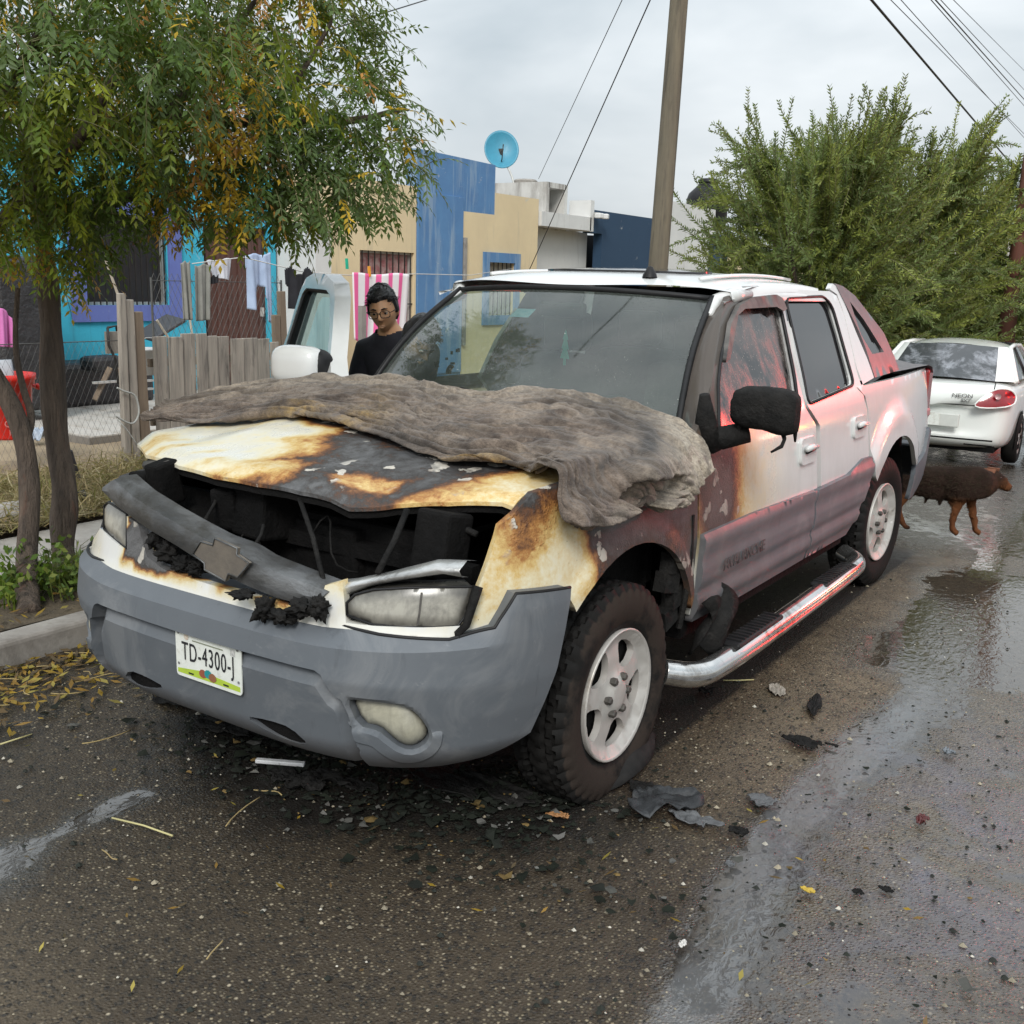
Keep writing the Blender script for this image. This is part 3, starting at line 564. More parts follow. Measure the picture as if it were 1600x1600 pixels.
# lower cladding of the doors: two stepped ribs
def ribs(P):
    z = P[:, 1]; return .012*sst(.60, .615, z)*(1-sst(.795, .81, z))-.006*sst(.69, .70, z)*(1-sst(.74, .75, z))+.012*sst(.50, .515, z)*(1-sst(.555, .57, z))
def cgrime(V, P): return np.clip(.15+.5*np.exp(-((V[:, 1]-1.6)/.5)**2)*fbm(V, 4, 3, 2)+.35*sst(.62, .5, V[:, 2])*fbm(V, 7, 3, 4), 0, 1)
z0 = .805
fcl = np.array([(XA+YF+.012, .47), (XA+2.0, .455), (XA+2.775, .455), (XA+2.775, .795), (XA+2.0, .815), (XA+YF+.012, .815)])
rcl = np.array([(XA+2.795, .455), (XA+3.45, .45), (XA+3.55, .52), (XA+3.66, .66), (XA+3.79, .80), (XA+3.70, .845), (XA+3.55, .85), (XA+3.30, .80), (XA+2.795, .795)])
skin('door_cladding', fcl, M_clad, off=.014, thick=.03, step=.02, disp=ribs, attrs=dict(grime=cgrime), parent=FD)
skin('door_cladding', rcl, M_clad, off=.014, thick=.03, step=.02, disp=ribs, attrs=dict(grime=cgrime), parent=RD)
ro = [(XA+3.62, .74), (XA+3.79, .80), (XA+wy-.42, .885), (XA+wy-.45, .70)]
# melted lettering on the driver's door cladding
c = smap(np.array([(XA+1.90, .66)]), .034)[0]
text('door_badge', 'AVALANCHE', frame(c, (0, 1, 0), (1, 0, 0)), .068, mat('faded_badge', (.075, .065, .065), (.05, .045, .045), 60, .7), FD, 1.1, .0015)
# --- mirrored far side (plain white), with the passenger door swung open
HX, HY = -.955, 1.49; DX, DY = .05, .02; TH = math.radians(59)
def swing(Q):
    Q = np.asarray(Q, float).copy(); x, y = Q[:, 0]-HX, Q[:, 1]-HY; c_, s_ = math.cos(TH), math.sin(TH)
    Q[:, 0] = HX+DX+x*c_-y*s_; Q[:, 1] = HY+DY+x*s_+y*c_; return Q
clean = dict(burn=zero, grime=lambda V, P: np.full(len(V), .12))
PD = skin('front_door', mir(fdoor), M_paint, holes=[mir(fwin)], attrs=clean, xf=swing, thick=.085); PD['label'] = 'open passenger door with clear window'
skin('window_glass', mir(fwin), M_clear, off=-.06, thick=.005, parent=PD, xf=swing)
strip('window_seal', mir(fwin), .024, M_black, PD, off=-.03, xf=swing)
skin('inner_trim', mir([(XA+YF+.06, .53), (XA+2.70, .53), (XA+2.70, 1.16), (XA+YF+.06, 1.16)]), M_black, off=-.095, thick=.01, step=.1, parent=PD, xf=swing)
skin('door_cladding', mir(fcl), M_clad, off=.014, thick=.03, step=.06, attrs=dict(grime=zero), parent=PD, xf=swing)
RP = skin('rear_door', mir(rdoor), M_paint, holes=[mir(rwin)], attrs=clean); skin('window_glass', mir(rwin), M_tint, off=-.018, thick=.005, parent=RP)
skin('door_cladding', mir(rcl), M_clad, off=.014, thick=.03, step=.05, attrs=dict(grime=zero), parent=RP)
skin('bed_side', mir(bedside), M_paint, attrs=clean, disp=flare, step=.06); skin('rear_pillar', mir(pil), M_paint, attrs=clean, step=.06)
o = skin('sail_panel', mir(sail), M_sail, off=.004, holes=[mir(sailw)], step=.06); skin('quarter_window', mir(sailw), M_tint, off=-.01, thick=.005, parent=o)

# ------------------------------------------------------------------ roof, windscreen, pillars, cabin
def roof_z(x, y): return 1.735+.055*(1-((y-2.95)/.95)**2)-.055*np.abs(x/.72)**3-.045*np.clip((2.25-y)/.2, 0, 1)**2
def wtop(u): return np.array((u*.66, 2.06+.13*u*u, 1.690-.025*u*u))
def wbot(u): return np.array((u*.80, 1.36+.26*u*u, 1.145+.0*u))
us = np.linspace(-1, 1, 25); vs_ = np.linspace(0, 1, 14)
def wpt(u, v): p = wbot(u)*(1-v)+wtop(u)*v; return p+np.array((0, -.045, .03))*math.sin(math.pi*v)
G = np.array([[wpt(u, v) for u in us] for v in vs_]); MB().grid(G).build('windscreen', M_wind, TR, True)
rx = np.linspace(-1, 1, 31); G = []
for v in np.linspace(0, 1, 24):
    row = []
    for u in rx:
        y0 = 2.075+.13*(u*.735/.66)**2*.9; y = y0+(3.56-.12*u*u-y0)*v; x = u*(.735-.03*v); row.append((x, y, float(roof_z(x, y))))
    G.append(row)
G = np.array(G); e0 = G[:, :1]+np.array((-.012, 0, -.035)); e1 = G[:, -1:]+np.array((.012, 0, -.035)); G = np.concatenate([e0, G, e1], 1)
k_ = G.shape[0]*G.shape[1]
MB().grid(G).build('roof', M_paint, TR, True, attrs=dict(burn=np.zeros(k_), grime=np.full(k_, .03)))
RF = bpy.data.objects['roof']
sun_ = [(x, y) for x, y in chaikin([(-.42, 2.42), (.42, 2.42), (.42, 2.92), (-.42, 2.92)], 2)]
slab('sunroof', sun_, .08, lambda P, d: np.c_[P, roof_z(P[:, 0], P[:, 1])+.010-d], .012, mat('sunroof_glass', (.03, .03, .032), None, 5, .08), RF)
for sg in (1, -1): MB().tube([(sg*.56, y, float(roof_z(.56, y))+.012) for y in np.linspace(2.3, 3.4, 10)], .014, 8, flat=.6).build('roof_rail', M_paint, RF, True, attrs=dict(burn=np.zeros(80), grime=np.zeros(80)))
MB().lathe([(.0, .05), (.012, .045), (.03, .012), (.034, 0)], (.35, 2.22, float(roof_z(.35, 2.22))), n=12).build('roof_antenna', M_black, RF, True)
# rear cab wall with window
bevel(MB().box((0, 3.62, 1.0), (1.6, .06, .5)).build('cab_rear_wall', M_cavity, TR), .01)
MB().grid(np.array([[(x*(1-.12*v), 3.62-.06*v, 1.25+.46*v) for x in (-.78, 0, .78)] for v in (0, 1)])).build('rear_window', M_tint, TR)
for sg in (1, -1):
    # black seal along the glass edge, then the sooty pillar skin
    ed = np.array([wpt(sg, v) for v in vs_]); MB().tube(ed+np.array((sg*.008, .0, .008)), .014, 6).build('windscreen_seal', M_black, TR, True)
    fr = fdoor if sg > 0 else mir(fdoor); lead = smap(fr[[-1, -2, -3, -4, -5, -6, -7]], -.004)
    lead = np.vstack([lead[:1]+np.array((0, -.02, -.15)), lead]); t_ = np.linspace(0, 1, len(lead)); q_ = np.linspace(0, 1, 14); B = np.stack([np.interp(q_, t_, lead[:, k]) for k in range(3)], 1)
    if sg < 0: B = ed+np.array((-.035, .05, -.012))
    A = ed+np.array((sg*.012, .0, -.004)); A[-1] += np.array((sg*.05, .05, .02)); Mi = (A+B)/2+np.array((sg*.022, -.012, .015))*(1 if sg > 0 else .25)
    g_ = np.stack([A, (A+Mi)/2+np.array((sg*.006, -.004, .004)), Mi, (B+Mi)/2, B], 1); n_ = g_.shape[0]*5
    MB().grid(g_).build('windscreen_pillar', M_paint, TR, True, attrs=dict(burn=np.zeros(n_), grime=np.full(n_, 1.1 if sg > 0 else .2)))
    MB().tube([ed[-3]+np.array((sg*.02, .01, 0)), ed[-1]+np.array((sg*.012, .01, -.012)), (sg*.722, 2.25, 1.678), (sg*.742, 2.42, 1.690)], (.016, .034, .036, .018), 10).build('roof_corner', M_paint, TR, True, attrs=dict(burn=np.zeros(40), grime=np.full(40, .25 if sg > 0 else .05)))
    # roof edge gutter between the door frames and the roof skin
    yy = np.linspace(2.12, 3.55, 14); a_ = np.array([(sg*(.745-.03*(y-2.1)/1.4), y, float(roof_z(.735, y))-.03) for y in yy]); b_ = np.array([(sg*float(side_a(1.665)), y, 1.66) for y in yy])
    MB().grid(np.stack([a_, (a_+b_)/2+np.array((sg*.01, 0, .006)), b_], 1)).build('roof_edge', M_paint, TR, True, attrs=dict(burn=np.zeros(42), grime=np.full(42, .12)))
MB().tube([wtop(u)+np.array((0, -.004, .004)) for u in us], .014, 6).build('windscreen_seal', M_black, TR, True)
MB().grid(np.array([[wbot(u)*(1-v)+np.array((u*.88, 1.26+.24*u*u, 1.10))*v for u in us] for v in (0, .5, 1)])).build('cowl', M_black, TR, True)
MB().tube([wpt(.40, .10), wpt(.22, .135)+np.array((0, -.02, .012)), wpt(-.14, .185)+np.array((0, -.02, .015))], (.012, .010, .006), 6).build('wiper', M_black, TR, True)
MB().tube([wpt(-.25, .03), wpt(-.5, .045)+np.array((0, -.02, .012)), wpt(-.85, .05)+np.array((0, -.02, .012))], (.012, .010, .006), 6).build('wiper', M_black, TR, True)
# cabin: floor, dash, wheel, seats, mirror, pine tree freshener, sticker
ins = MB(); ins.box((0, 2.55, .50), (1.66, 2.2, .06)); ins.box((.80, 2.1, .8), (.04, 1.2, .7)); ins.box((.8, 3.1, .8), (.04, .9, .7)); ins.box((-.8, 3.15, .8), (.04, .85, .7)); ins.box((0, 1.44, .8), (1.6, .05, .66)); ins.build('cabin_tub', M_cavity, TR)
dash = np.array([[(x, 1.50+q[0], q[1]) for x in np.linspace(-.78, .78, 9)] for q in ((-.04, 1.12), (.08, 1.14), (.2, 1.13), (.3, 1.08), (.33, .95), (.28, .7))]); MB().grid(dash).build('dashboard', mat('dash_plastic', (.16, .155, .14), (.2, .19, .175), 9, .6), TR, True)
th_ = np.linspace(0, 2*math.pi, 25); MB().tube([(.38+.18*math.cos(a_), 1.98-.06*math.sin(a_), 1.07+.17*math.sin(a_)) for a_ in th_], .015, 7).build('steering_wheel', M_black, TR, True)
for sx in (-.38, .38):
    for yb in (2.55, 3.38):
        st = MB(); prof = [(yb-.48, .72), (yb-.5, .78), (yb-.1, .80), (yb, .86), (yb+.10, 1.1), (yb+.15, 1.34), (yb+.20, 1.36), (yb+.22, 1.3), (yb+.12, .8)]
        st.grid(np.array([[(sx+w_*.25, p[0], p[1]-.02*abs(w_)**3) for w_ in (-1, -.8, -.3, .3, .8, 1)] for p in prof])); o = st.build('seat', M_fabric, TR, True)
        bevel(MB().box((sx, yb+.2, 1.47), (.27, .10, .20)).build('headrest', M_fabric, o), .04, 3)
mirp = wpt(.02, .86)+np.array((0, .10, -.03)); o = bevel(MB().box(mirp, (.24, .04, .07)).build('rear_view_mirror', M_black, TR), .015, 2)
fp = mirp+np.array((.02, .0, -.16)); fo = [(0, .075), (.028, .03), (.014, .03), (.038, -.012), (.02, -.012), (.046, -.055), (.012, -.055), (.012, -.085)]; fo = fo+[(-x, z) for x, z in fo[::-1]]
prism('air_freshener', fo, lambda P, d: np.c_[fp[0]+P[:, 0]*.8, np.full(len(P), fp[1]+d)-P[:, 0]*.5, fp[2]+P[:, 1]], 0, .004, mat('teal_card', (.02, .42, .34), (.015, .33, .28), 20, .5), TR)
MB().tube([mirp, fp+np.array((0, 0, .07))], .0015, 4).build('freshener_string', M_fabric, TR)
sk = MB(); u0, u1, v0, v1 = -.21, -.06, .735, .81; G = np.array([[wpt(u, v)+np.array((0, .006, -.004)) for u in np.linspace(u0, u1, 5)] for v in (v0, v1)]); sk.grid(G); sk.build('window_sticker', mat('sticker_blue', (.35, .5, .6), (.12, .36, .46), 60, .5), TR)

# ------------------------------------------------------------------ wheels
def wheel(cx, cy, cz, R, flat, rust, steer, label=None, sgn=1):
    w = bpy.data.objects.new('wheel', None); COL.objects.link(w); w.parent = TR
    if label: w['label'] = label
    nseg = 168; half = .106
    prof = [(.226, -half*.72), (.236, -half*.82), (.262, -half*.93), (.300, -half*1.04), (.335, -half*1.02), (.362, -half*.94), (.378, -half*.83)]
    tread = [(.3855+.002*math.cos(q*1.4), half*q) for q in np.linspace(-.78, .78, 15)]; prof = prof+tread+[(r_, -h) for r_, h in prof[::-1]]
    pr = np.array(prof); pr[:, 0] *= R/.386; A = np.linspace(0, 2*math.pi, nseg, endpoint=False); RR = np.repeat(pr[:, :1], nseg, 1); HH = np.repeat(pr[:, 1:], nseg, 1); k = np.arange(nseg)
    for i in range(len(pr)):
        q = pr[i, 1]/half
        if pr[i, 0] > .352*R/.386:
            row = int((q+1.2)*2.6); gro = ((k+row*2+int(q*3)) % 4 < 1); RR[i] -= .015*gro*(1 if abs(q) > .25 else .6); RR[i] -= .011*(abs((abs(q)-.33)) < .07)
    V = np.stack([HH, RR*np.cos(A), RR*np.sin(A)], 2)
    if flat:
        zf = cz-.004; dn = np.clip(-V[:, :, 2]-zf, 0, None); low = sst(.15, .36, -V[:, :, 2]); V[:, :, 2] = np.maximum(V[:, :, 2], -zf); V[:, :, 0] += np.where(HH > 0, 1, -1)*(dn*.30)
    def place(Q):
        Q = np.asarray(Q, float).reshape(-1, 3).copy(); c_, s_ = math.cos(steer), math.sin(steer); x, y = Q[:, 0]*sgn, Q[:, 1]; return np.c_[x*c_-y*s_+cx, x*s_+y*c_+cy, Q[:, 2]+cz]
    m = len(pr); F = [(i*nseg+j, i*nseg+(j+1) % nseg, (i+1)*nseg+(j+1) % nseg, (i+1)*nseg+j) for i in range(m-1) for j in range(nseg)]
    P = V.reshape(-1, 3); rr_ = np.hypot(P[:, 1], P[:, 2]); ru = rust*np.clip(sst(half*.80, half*.93, P[:, 0])*(.30+.9*(fbm(P, 7, 3, 6)-.3)+.35*sst(.20, .36, P[:, 2])+.35*sst(0, -.3, P[:, 1])*sst(.1, -.2, P[:, 2]))*sst(.22, .245, rr_)*(1-sst(.362, .374, rr_)), 0, 1)
    mesh_obj('tyre', place(P), F, M_tyre, w, True, attrs=dict(rust=ru)).modifiers.new('split', 'EDGE_SPLIT').split_angle = math.radians(38)
    # rim face: disc with five windows, dished
    r0 = .222*R/.386; wins = []
    for q in range(5):
        a_ = math.radians(62+72*q); c1, s1 = math.cos(a_), math.sin(a_); T = lambda r_, t_: (r_*math.cos(a_+t_), r_*math.sin(a_+t_))
        wins.append(chaikin([T(.100, -.22), T(.100, .22), T(.15, .40), T(.190, .38), T(.195, 0), T(.190, -.38), T(.15, -.40)], 1)*(R/.386))
    def dish(Pq, d):
        r_ = np.hypot(Pq[:, 0], Pq[:, 1]); x = .098-.022*sst(.0, .2, r_)+.02*sst(.195, .215, r_)+.012*sst(.07, .055, r_)-.006*sst(.14, .10, r_)
        return place(np.c_[x-d*(1.+0*r_), Pq])
    circ = [(r0*math.cos(t), r0*math.sin(t)) for t in np.linspace(0, 2*math.pi, 56, endpoint=False)]
    rim = slab('rim', circ, .018, dish, .026, M_alloy, w, wins)
    b = MB(); b.lathe([(r0, .095), (r0+.008, .104), (r0+.012, .098), (r0, .06), (r0-.012, -.02), (r0-.01, -.1)], (0, 0, 0), 'X', 48); b.V = [place(b.V[0])]; b.build('rim_barrel', M_alloy, w, True)
    b = MB(); b.lathe([(.0, .045), (.205, .04), (.205, .0), (.10, -.05)], (0, 0, 0), 'X', 32); b.V = [place(b.V[0])]; b.build('brake_disc', M_cavity, w, True)
    for q in range(6):
        a_ = math.radians(90+60*q+30); b = MB(); b.lathe([(.0145, .085), (.0145, .104), (.010, .108), (0, .108)], (0, .066*math.cos(a_), .066*math.sin(a_)), 'X', 6); b.V = [place(b.V[0])]; b.build('lug_nut', M_soot, w)
    b = MB(); b.lathe([(.046, .090), (.045, .098), (.030, .100), (0, .100)], (0, 0, 0), 'X', 24); b.V = [place(b.V[0])]; b.build('hub_cap', M_alloy, w, True)
    return w
def tyre_mat():
    t = NT('tyre_rubber'); ru = t.att('rust'); n = t.noise(26, 5, .7); c = t.mix(n, (.008, .008, .008), (.02, .019, .018))
    f = t.m2('MULTIPLY', t.ramp(t.m2('ADD', ru, t.m2('MULTIPLY', t.m2('SUBTRACT', t.noise(13, 6, .75, 0), .5), 1.1)), [(.32, 0.), (.55, 1.)]), t.ramp(ru, [(.02, 0.), (.2, 1.)])); c = t.mix(t.m2('MULTIPLY', f, .85), c, (.040, .031, .026))
    return t.set(col=c, rough=t.m2('ADD', .62, t.m2('MULTIPLY', f, .3)), spec=.08, nrm=t.bump(t.noise(80, 4), .4, .003))
M_tyre = tyre_mat()
wheel(.862, .955, .345, .386, True, 1., math.radians(0), 'flat front wheel with torn mud-caked tyre')
wheel(.85, wy, .378, .386, False, .35, math.radians(-3))
wheel(-.845, .955, .36, .386, False, 0., math.radians(-4), sgn=-1); wheel(-.85, wy, .378, .386, False, 0., 0, sgn=-1)
# torn sidewall flap lying at the flat wheel
a_ = np.linspace(0, 1, 16); p0, p1 = az(884, 1238, .012)+np.array((.03, 0, 0)), az(1014, 1146, .055)+np.array((.03, 0, 0)); P0 = np.outer(1-a_, p0)+np.outer(a_, p1)
G = np.stack([P0+np.outer(np.sin(math.pi*a_), (.02+.085*q, -.035*q, 0))+np.c_[np.zeros(16), np.zeros(16), .10*(1-q)*np.sin(math.pi*a_)+.012*np.sin(a_*9+q*3)] for q in np.linspace(0, 1, 5)], 1)
mbf = MB().grid(G); o = mbf.build('torn_sidewall', M_rubber, TR, True); sd = o.modifiers.new('thick', 'SOLIDIFY'); sd.thickness = .014
# step bars
for sg in (1, -1):
    P = [(sg*.93, 1.36, .30), (sg*1.01, 1.45, .275), (sg*1.05, 1.58, .275), (sg*1.055, 2.4, .285), (sg*1.055, 3.36, .30), (sg*1.03, 3.50, .30), (sg*.93, 3.57, .32)]
    P = chaikin(P, 3, False); MB().tube(P, .05, 14).build('step_bar', M_chrome, TR, True)
    st_ = bpy.data.objects[[o.name for o in TR.children if o.name.startswith('step_bar')][-1]]
    for y0, y1 in ((1.72, 2.22), (2.80, 3.30)):
        bevel(MB().box((sg*1.045, (y0+y1)/2, .33), (.085, y1-y0, .022)).build('step_pad', M_black, st_), .01, 2)
        rb_ = MB()
        for q in range(12): rb_.box((sg*1.045, y0+.04+q*(y1-y0-.08)/11, .344), (.07, .012, .008))
        rb_.build('pad_rib', M_black, st_)
# chassis, inner arches and rockers: what the gaps between the panels show
ch = MB(); ch.box((0, 2.6, .42), (1.2, 4.9, .14)); ch.box((.86, 2.5, .46), (.14, 2.0, .14)); ch.box((-.86, 2.5, .46), (.14, 2.0, .14)); ch.box((0, 4.5, .85), (1.5, 1.7, .65)); ch.box((0, 4.25, .38), (1.5, .12, .12)); ch.box((0, .955, .36), (1.5, .10, .10)); ch.build('chassis', M_cavity, TR)
for sg in (1, -1):
    for yc, zc in ((.955, .36), (wy, .40)):
        t_ = np.linspace(-.1, math.pi+.1, 20); G = np.array([[(sg*x, yc+.50*math.cos(q)*(1 if x > .6 else .98), zc+.50*math.sin(q)) for q in t_] for x in (.5, .7, .80 if yc < 2 else .93)]); MB().grid(G).build('wheel_liner', M_cavity, TR, True)
        MB().box((sg*.52, yc, .6), (.05, 1.0, .6)).build('inner_wing', M_cavity, TR)
# ------------------------------------------------------------------ truck nose
def bp(px, py): return hit(px, py, .05)
top_r = [bp(*p) for p in ((520, 984), (600, 993), (705, 999), (770, 988), (800, 933), (887, 922))]
zc0 = top_r[0][1]
S_end = top_r[-1][0]
half_top = [(0., .765), (.3, .762), *[(float(q[0]), float(q[1])-(.014 if i < 2 else 0)) for i, q in enumerate(top_r[1:])]]
half_bot = [(S_end-.005, .78), (S_end-.03, .6), (S_end-.12, .40), (S_end-.28, .335), (1.0, .315), (.6, .315), (0, .325)]
bpoly = [(s, z) for s, z in half_top]+half_bot[:-1]+[(-s, z) for s, z in half_bot[::-1]]+[(-s, z) for s, z in half_top[::-1][:-1]]
rr_ = [tuple(bp(*p)) for p in ((420, 1027), (497, 1048), (508, 1056), (529, 1088), (544, 1096), (556, 1118))]; rr_ = rr_+[(rr_[-1][0]+.035, .40), (rr_[-1][0]+.085, .25)]
rec = [(0, rr_[0][1]-.003)]+rr_; rec = rec+[(-s, z) for s, z in rec[:0:-1]]
fogp = chaikin([bp(*p) for p in ((552, 1098), (571, 1097), (617, 1103), (645, 1110), (661, 1125), (673, 1147), (671, 1163), (653, 1176), (634, 1174), (615, 1159), (600, 1145), (572, 1139))], 1)
slotp = chaikin([(.19, .395), (.30, .41), (.40, .408), (.47, .36), (.40, .347), (.30, .36)], 1)
def bsculpt(P):
    s, z = np.abs(P[:, 0]), P[:, 1]; Pm = np.c_[s, z]
    crease = np.interp(s, [0, .5, .95, 1.2, 1.5], [.692, .692, .705, .71, .71]); d = .062-.80*np.clip(z-crease, 0, None)*(1-sst(1.05, 1.22, s))-.05*np.clip(z-crease, 0, None)*sst(1.05, 1.22, s)
    r_ = sdpoly(P, rec); d = d-.048*np.clip((r_+.001)/.004, 0, 1)+.030*np.clip((r_-.006)/.050, 0, 1)
    d = d-.10*np.clip((.40-z)/.09, 0, 1)**2*.5
    f = sdpoly(Pm, np.abs(fogp)); d = d+.008*np.clip((f+.052)/.006, 0, 1)*(1-np.clip((f+.010)/.006, 0, 1))*np.clip((.462-z)/.012, 0, 1)*np.clip((s-.60)/.02, 0, 1)-.010*np.clip((f+.010)/.010, 0, 1)
    return d+.012*np.exp(-((z-.52)/.05)**2)*sst(.95, 1.05, s)*0
def bgrime(V, P): return np.clip(.05+.35*sst(.42, .33, V[:, 2])+.2*fbm(V, 3, 4, 8)*sst(1.0, 1.4, P[:, 0]), 0, 1)
pth = np.array([(-s, z) for s, z in rr_[:-1][::-1]]+[(0, rr_[0][1]-.003)]+rr_[:-1]); pth[:, 1] = np.maximum(pth[:, 1], .35); pth = resample(pth, .02, False); tg = np.gradient(pth, axis=0); nm = np.c_[-tg[:, 1], tg[:, 0]]; nm /= np.linalg.norm(nm, axis=1)[:, None]+1e-9
if nm[len(nm)//2, 1] > 0: nm = -nm          # toward the inside of the panel
sc_ = np.linspace(-1.3, 1.3, 60); crl = np.c_[sc_, np.interp(np.abs(sc_), [0, .5, .95, 1.2, 1.5], [.692, .692, .705, .71, .71])]
fr_l = resample(fogp, .012); tg = np.gradient(np.vstack([fr_l[-2:], fr_l, fr_l[:2]]), axis=0)[2:-2]; fn_ = np.c_[tg[:, 1], -tg[:, 0]]; fn_ /= np.linalg.norm(fn_, axis=1)[:, None]+1e-9
if sdpoly(fr_l[:1]+fn_[:1]*.004, fogp)[0] > 0: fn_ = -fn_
lip = []
for o_ in (.0105, .016, .046, .052):
    Q = fr_l+fn_*o_; Q = Q[(np.abs(sdpoly(Q, fogp)+o_) < .002) & (Q[:, 1] < .468) & (Q[:, 0] > .60) & (Q[:, 1] > .34)]; k_ = int(np.argmax(np.linalg.norm(Q-np.roll(Q, 1, 0), axis=1))); Q = np.roll(Q, -k_, 0)
    lip += [Q, mir(Q)]
BP = skin('front_bumper', bpoly, M_clad, off=.0, thick=.09, step=.009, holes=[fogp, mir(fogp), slotp, mir(slotp)], attrs=dict(grime=bgrime), disp=bsculpt, lines=[pth+nm*o_ for o_ in (-.001, .003, .006, .056)]+[crl]+lip)
BP.modifiers.new('split', 'EDGE_SPLIT').split_angle = math.radians(24)
rl = np.array([q for q in rec[1:-1] if q[1] > .34]); rl = rl[np.argsort(-rl[:, 0])] if False else np.array([(-.5, rr_[0][1]-.003), (0, rr_[0][1]-.003)]+rr_[:-1]); rl = resample(rl, .03, False)
MB().tube(np.array([smap(q[None], float(bsculpt((q+np.array((0, -.003)))[None])[0])-.001)[0] for q in rl]), .0065, 6).build('panel_seam', M_black, BP, True)
tl_ = resample(np.array([q for q in half_top]), .03, False); tl_ = np.vstack([mir(tl_[::-1]), tl_[1:]])
MB().tube(np.array([smap(q[None], float(bsculpt(q[None])[0])-.004)[0]+np.array((0, 0, .003)) for q in tl_]), .0055, 6).build('top_seam', M_black, BP, True)
for P in (fogp, mir(fogp)):
    cs = P.mean(0)
    Pf = cs+(P-cs)*.955; skin('fog_lamp', Pf, M_fog, off=.022, thick=.05, step=.012, attrs=dict(edge=lambda V, Q, P=Pf: 1-sst(.0, .02, sdpoly(Q, P))), disp=lambda Q, P=Pf: .010*np.clip(sdpoly(Q, P)/.03, 0, 1)**.6+.020*np.exp(-(((np.abs(Q[:, 0])-np.abs(P[:, 0]).max()+.075)/.05)**2+((Q[:, 1]-.455)/.05)**2)), parent=BP)
    skin('lamp_seal', P, M_black, off=-.0, thick=.02, step=.03, attrs={}, parent=BP)
for P in (slotp, mir(slotp)): skin('air_inlet', P, M_cavity, off=.022, thick=.01, step=.04, attrs={}, parent=BP)  # near-black plate close to the surface stands in for the slot's shade
# number plate
pc = (ay(275, 982, 0)+ay(370, 1012, 0)+ay(376, 1083, 0)+ay(283, 1050, 0))/4; yp = float(smap(np.array([(pc[0], pc[2])]), .0)[0][1])-.050; pc = (ay(275, 982, yp)+ay(370, 1012, yp)+ay(376, 1083, yp)+ay(283, 1050, yp))/4
NP = bpy.data.objects.new('number_plate', None); COL.objects.link(NP); NP.parent = TR; NP['label'] = 'white number plate with green foot, black characters'
pw, ph = .150, .081; rp = roundp([(-pw, -ph), (pw, -ph), (pw, ph), (-pw, ph)], .014)
def plate_map(P, d): return np.c_[P[:, 0]+pc[0], np.full(len(P), pc[1]+d), P[:, 1]+pc[2]]
slab('plate_blank', rp, .03, plate_map, .004, mat('plate_white', (.72, .74, .70), (.62, .65, .60), 30, .4, dirt=((.45, .44, .38), 14, .62)), NP, back=True)
M_ink = mat('plate_ink', (.015, .016, .02), None, 5, .5); M_lime = mat('plate_green', (.42, .55, .06), (.34, .46, .05), 20, .45)
def flatp(name, poly, m, d): V = plate_map(np.array(poly, float), -d); return mesh_obj(name, V, [tuple(range(len(poly)))], m, NP, False)
flatp('green_band', [(-.143, -.070), (.143, -.070), (.143, -.054), (.03, -.047), (-.03, -.043), (-.143, -.056)], M_lime, .0006)
for q, (x, z, c_) in enumerate(((-.025, -.052, (.30, .09, .05)), (.0, -.048, (.02, .28, .30)), (.02, -.055, (.28, .12, .06)))):
    flatp('plate_emblem', [(x+.018*math.cos(w), z+.016*math.sin(w)*(1 if w < 3.2 else .8)) for w in np.linspace(0, 6.28, 10)[:-1]], mat('emblem%d' % q, c_, None, 30, .5), .0012+q*.0004)
for x in (-.08, .08): flatp('plate_slot', [(x-.012, -.0655), (x+.012, -.0655), (x+.012, -.060), (x-.012, -.060)], M_ink, .0014)
for x, z in ((-.135, .062), (.135, .062), (-.137, -.04), (.137, -.04)): flatp('plate_bolt', [(x+.005*math.cos(w), z+.005*math.sin(w)) for w in np.linspace(0, 6.28, 9)[:-1]], mat('bolt_grey', (.2, .2, .2), None, 5, .5), .0016)
flatp('plate_header', [(-.07, .046), (.07, .046), (.07, .050), (-.07, .050)], mat('header_ink', (.25, .27, .2), None, 5, .5), .0012)
flatp('plate_seal', [(-.098+.011*math.cos(w), .055+.011*math.sin(w)) for w in np.linspace(0, 6.28, 13)[:-1]], mat('seal_ink', (.5, .35, .28), (.6, .6, .5), 90, .5), .0012)
flatp('plate_tag', [(.102, .038), (.124, .038), (.124, .060), (.102, .060)], mat('tag_ink', (.32, .33, .32), (.6, .6, .58), 130, .5), .0012)
text('plate_text', 'TD-4300-J', frame((pc[0], pc[1]-.0015, pc[2]+.004), (1, 0, 0), (0, -1, 0)), .085, M_ink, NP, .60, .0006, 1.12)

# white header panel between bumper and grille, headlamps, fenders
hp = lambda L, off=0.: hits(L, off)
hd_low = [(0., .74), (.5, .735), (1.2, .735)]
head_poly = [tuple(hit(718, 999)), tuple(hit(716, 974)), tuple(hit(546, 970)), tuple(hit(540, 905)), tuple(hit(514, 912)), tuple(hit(505, 945)), (.42, .775), (.2, .772), (0, .775), (-.2, .782), tuple(hit(262, 886)), tuple(hit(238, 868)), tuple(hit(224, 818))]
xl = float(head_poly[3][0])
head_poly += [tuple(hit(206, 805)), tuple(hit(207, 858)), tuple(hit(171, 829)), tuple(hit(166, 824)), tuple(hit(160, 835)), (-1.0, .70), (-.6, .70), (0, .70), (.6, .70)]
def hburn(V, P): n = fbm(V, 9, 4, 2)-.5; return np.clip(.30*sst(.80, .90, V[:, 2])*(V[:, 0] > .3)+.05+.75*sst(.762, .79, V[:, 2]+.06*n)*(np.abs(V[:, 0]+.02) < .42)+.5*n*(V[:, 2] > .76), 0, 1)
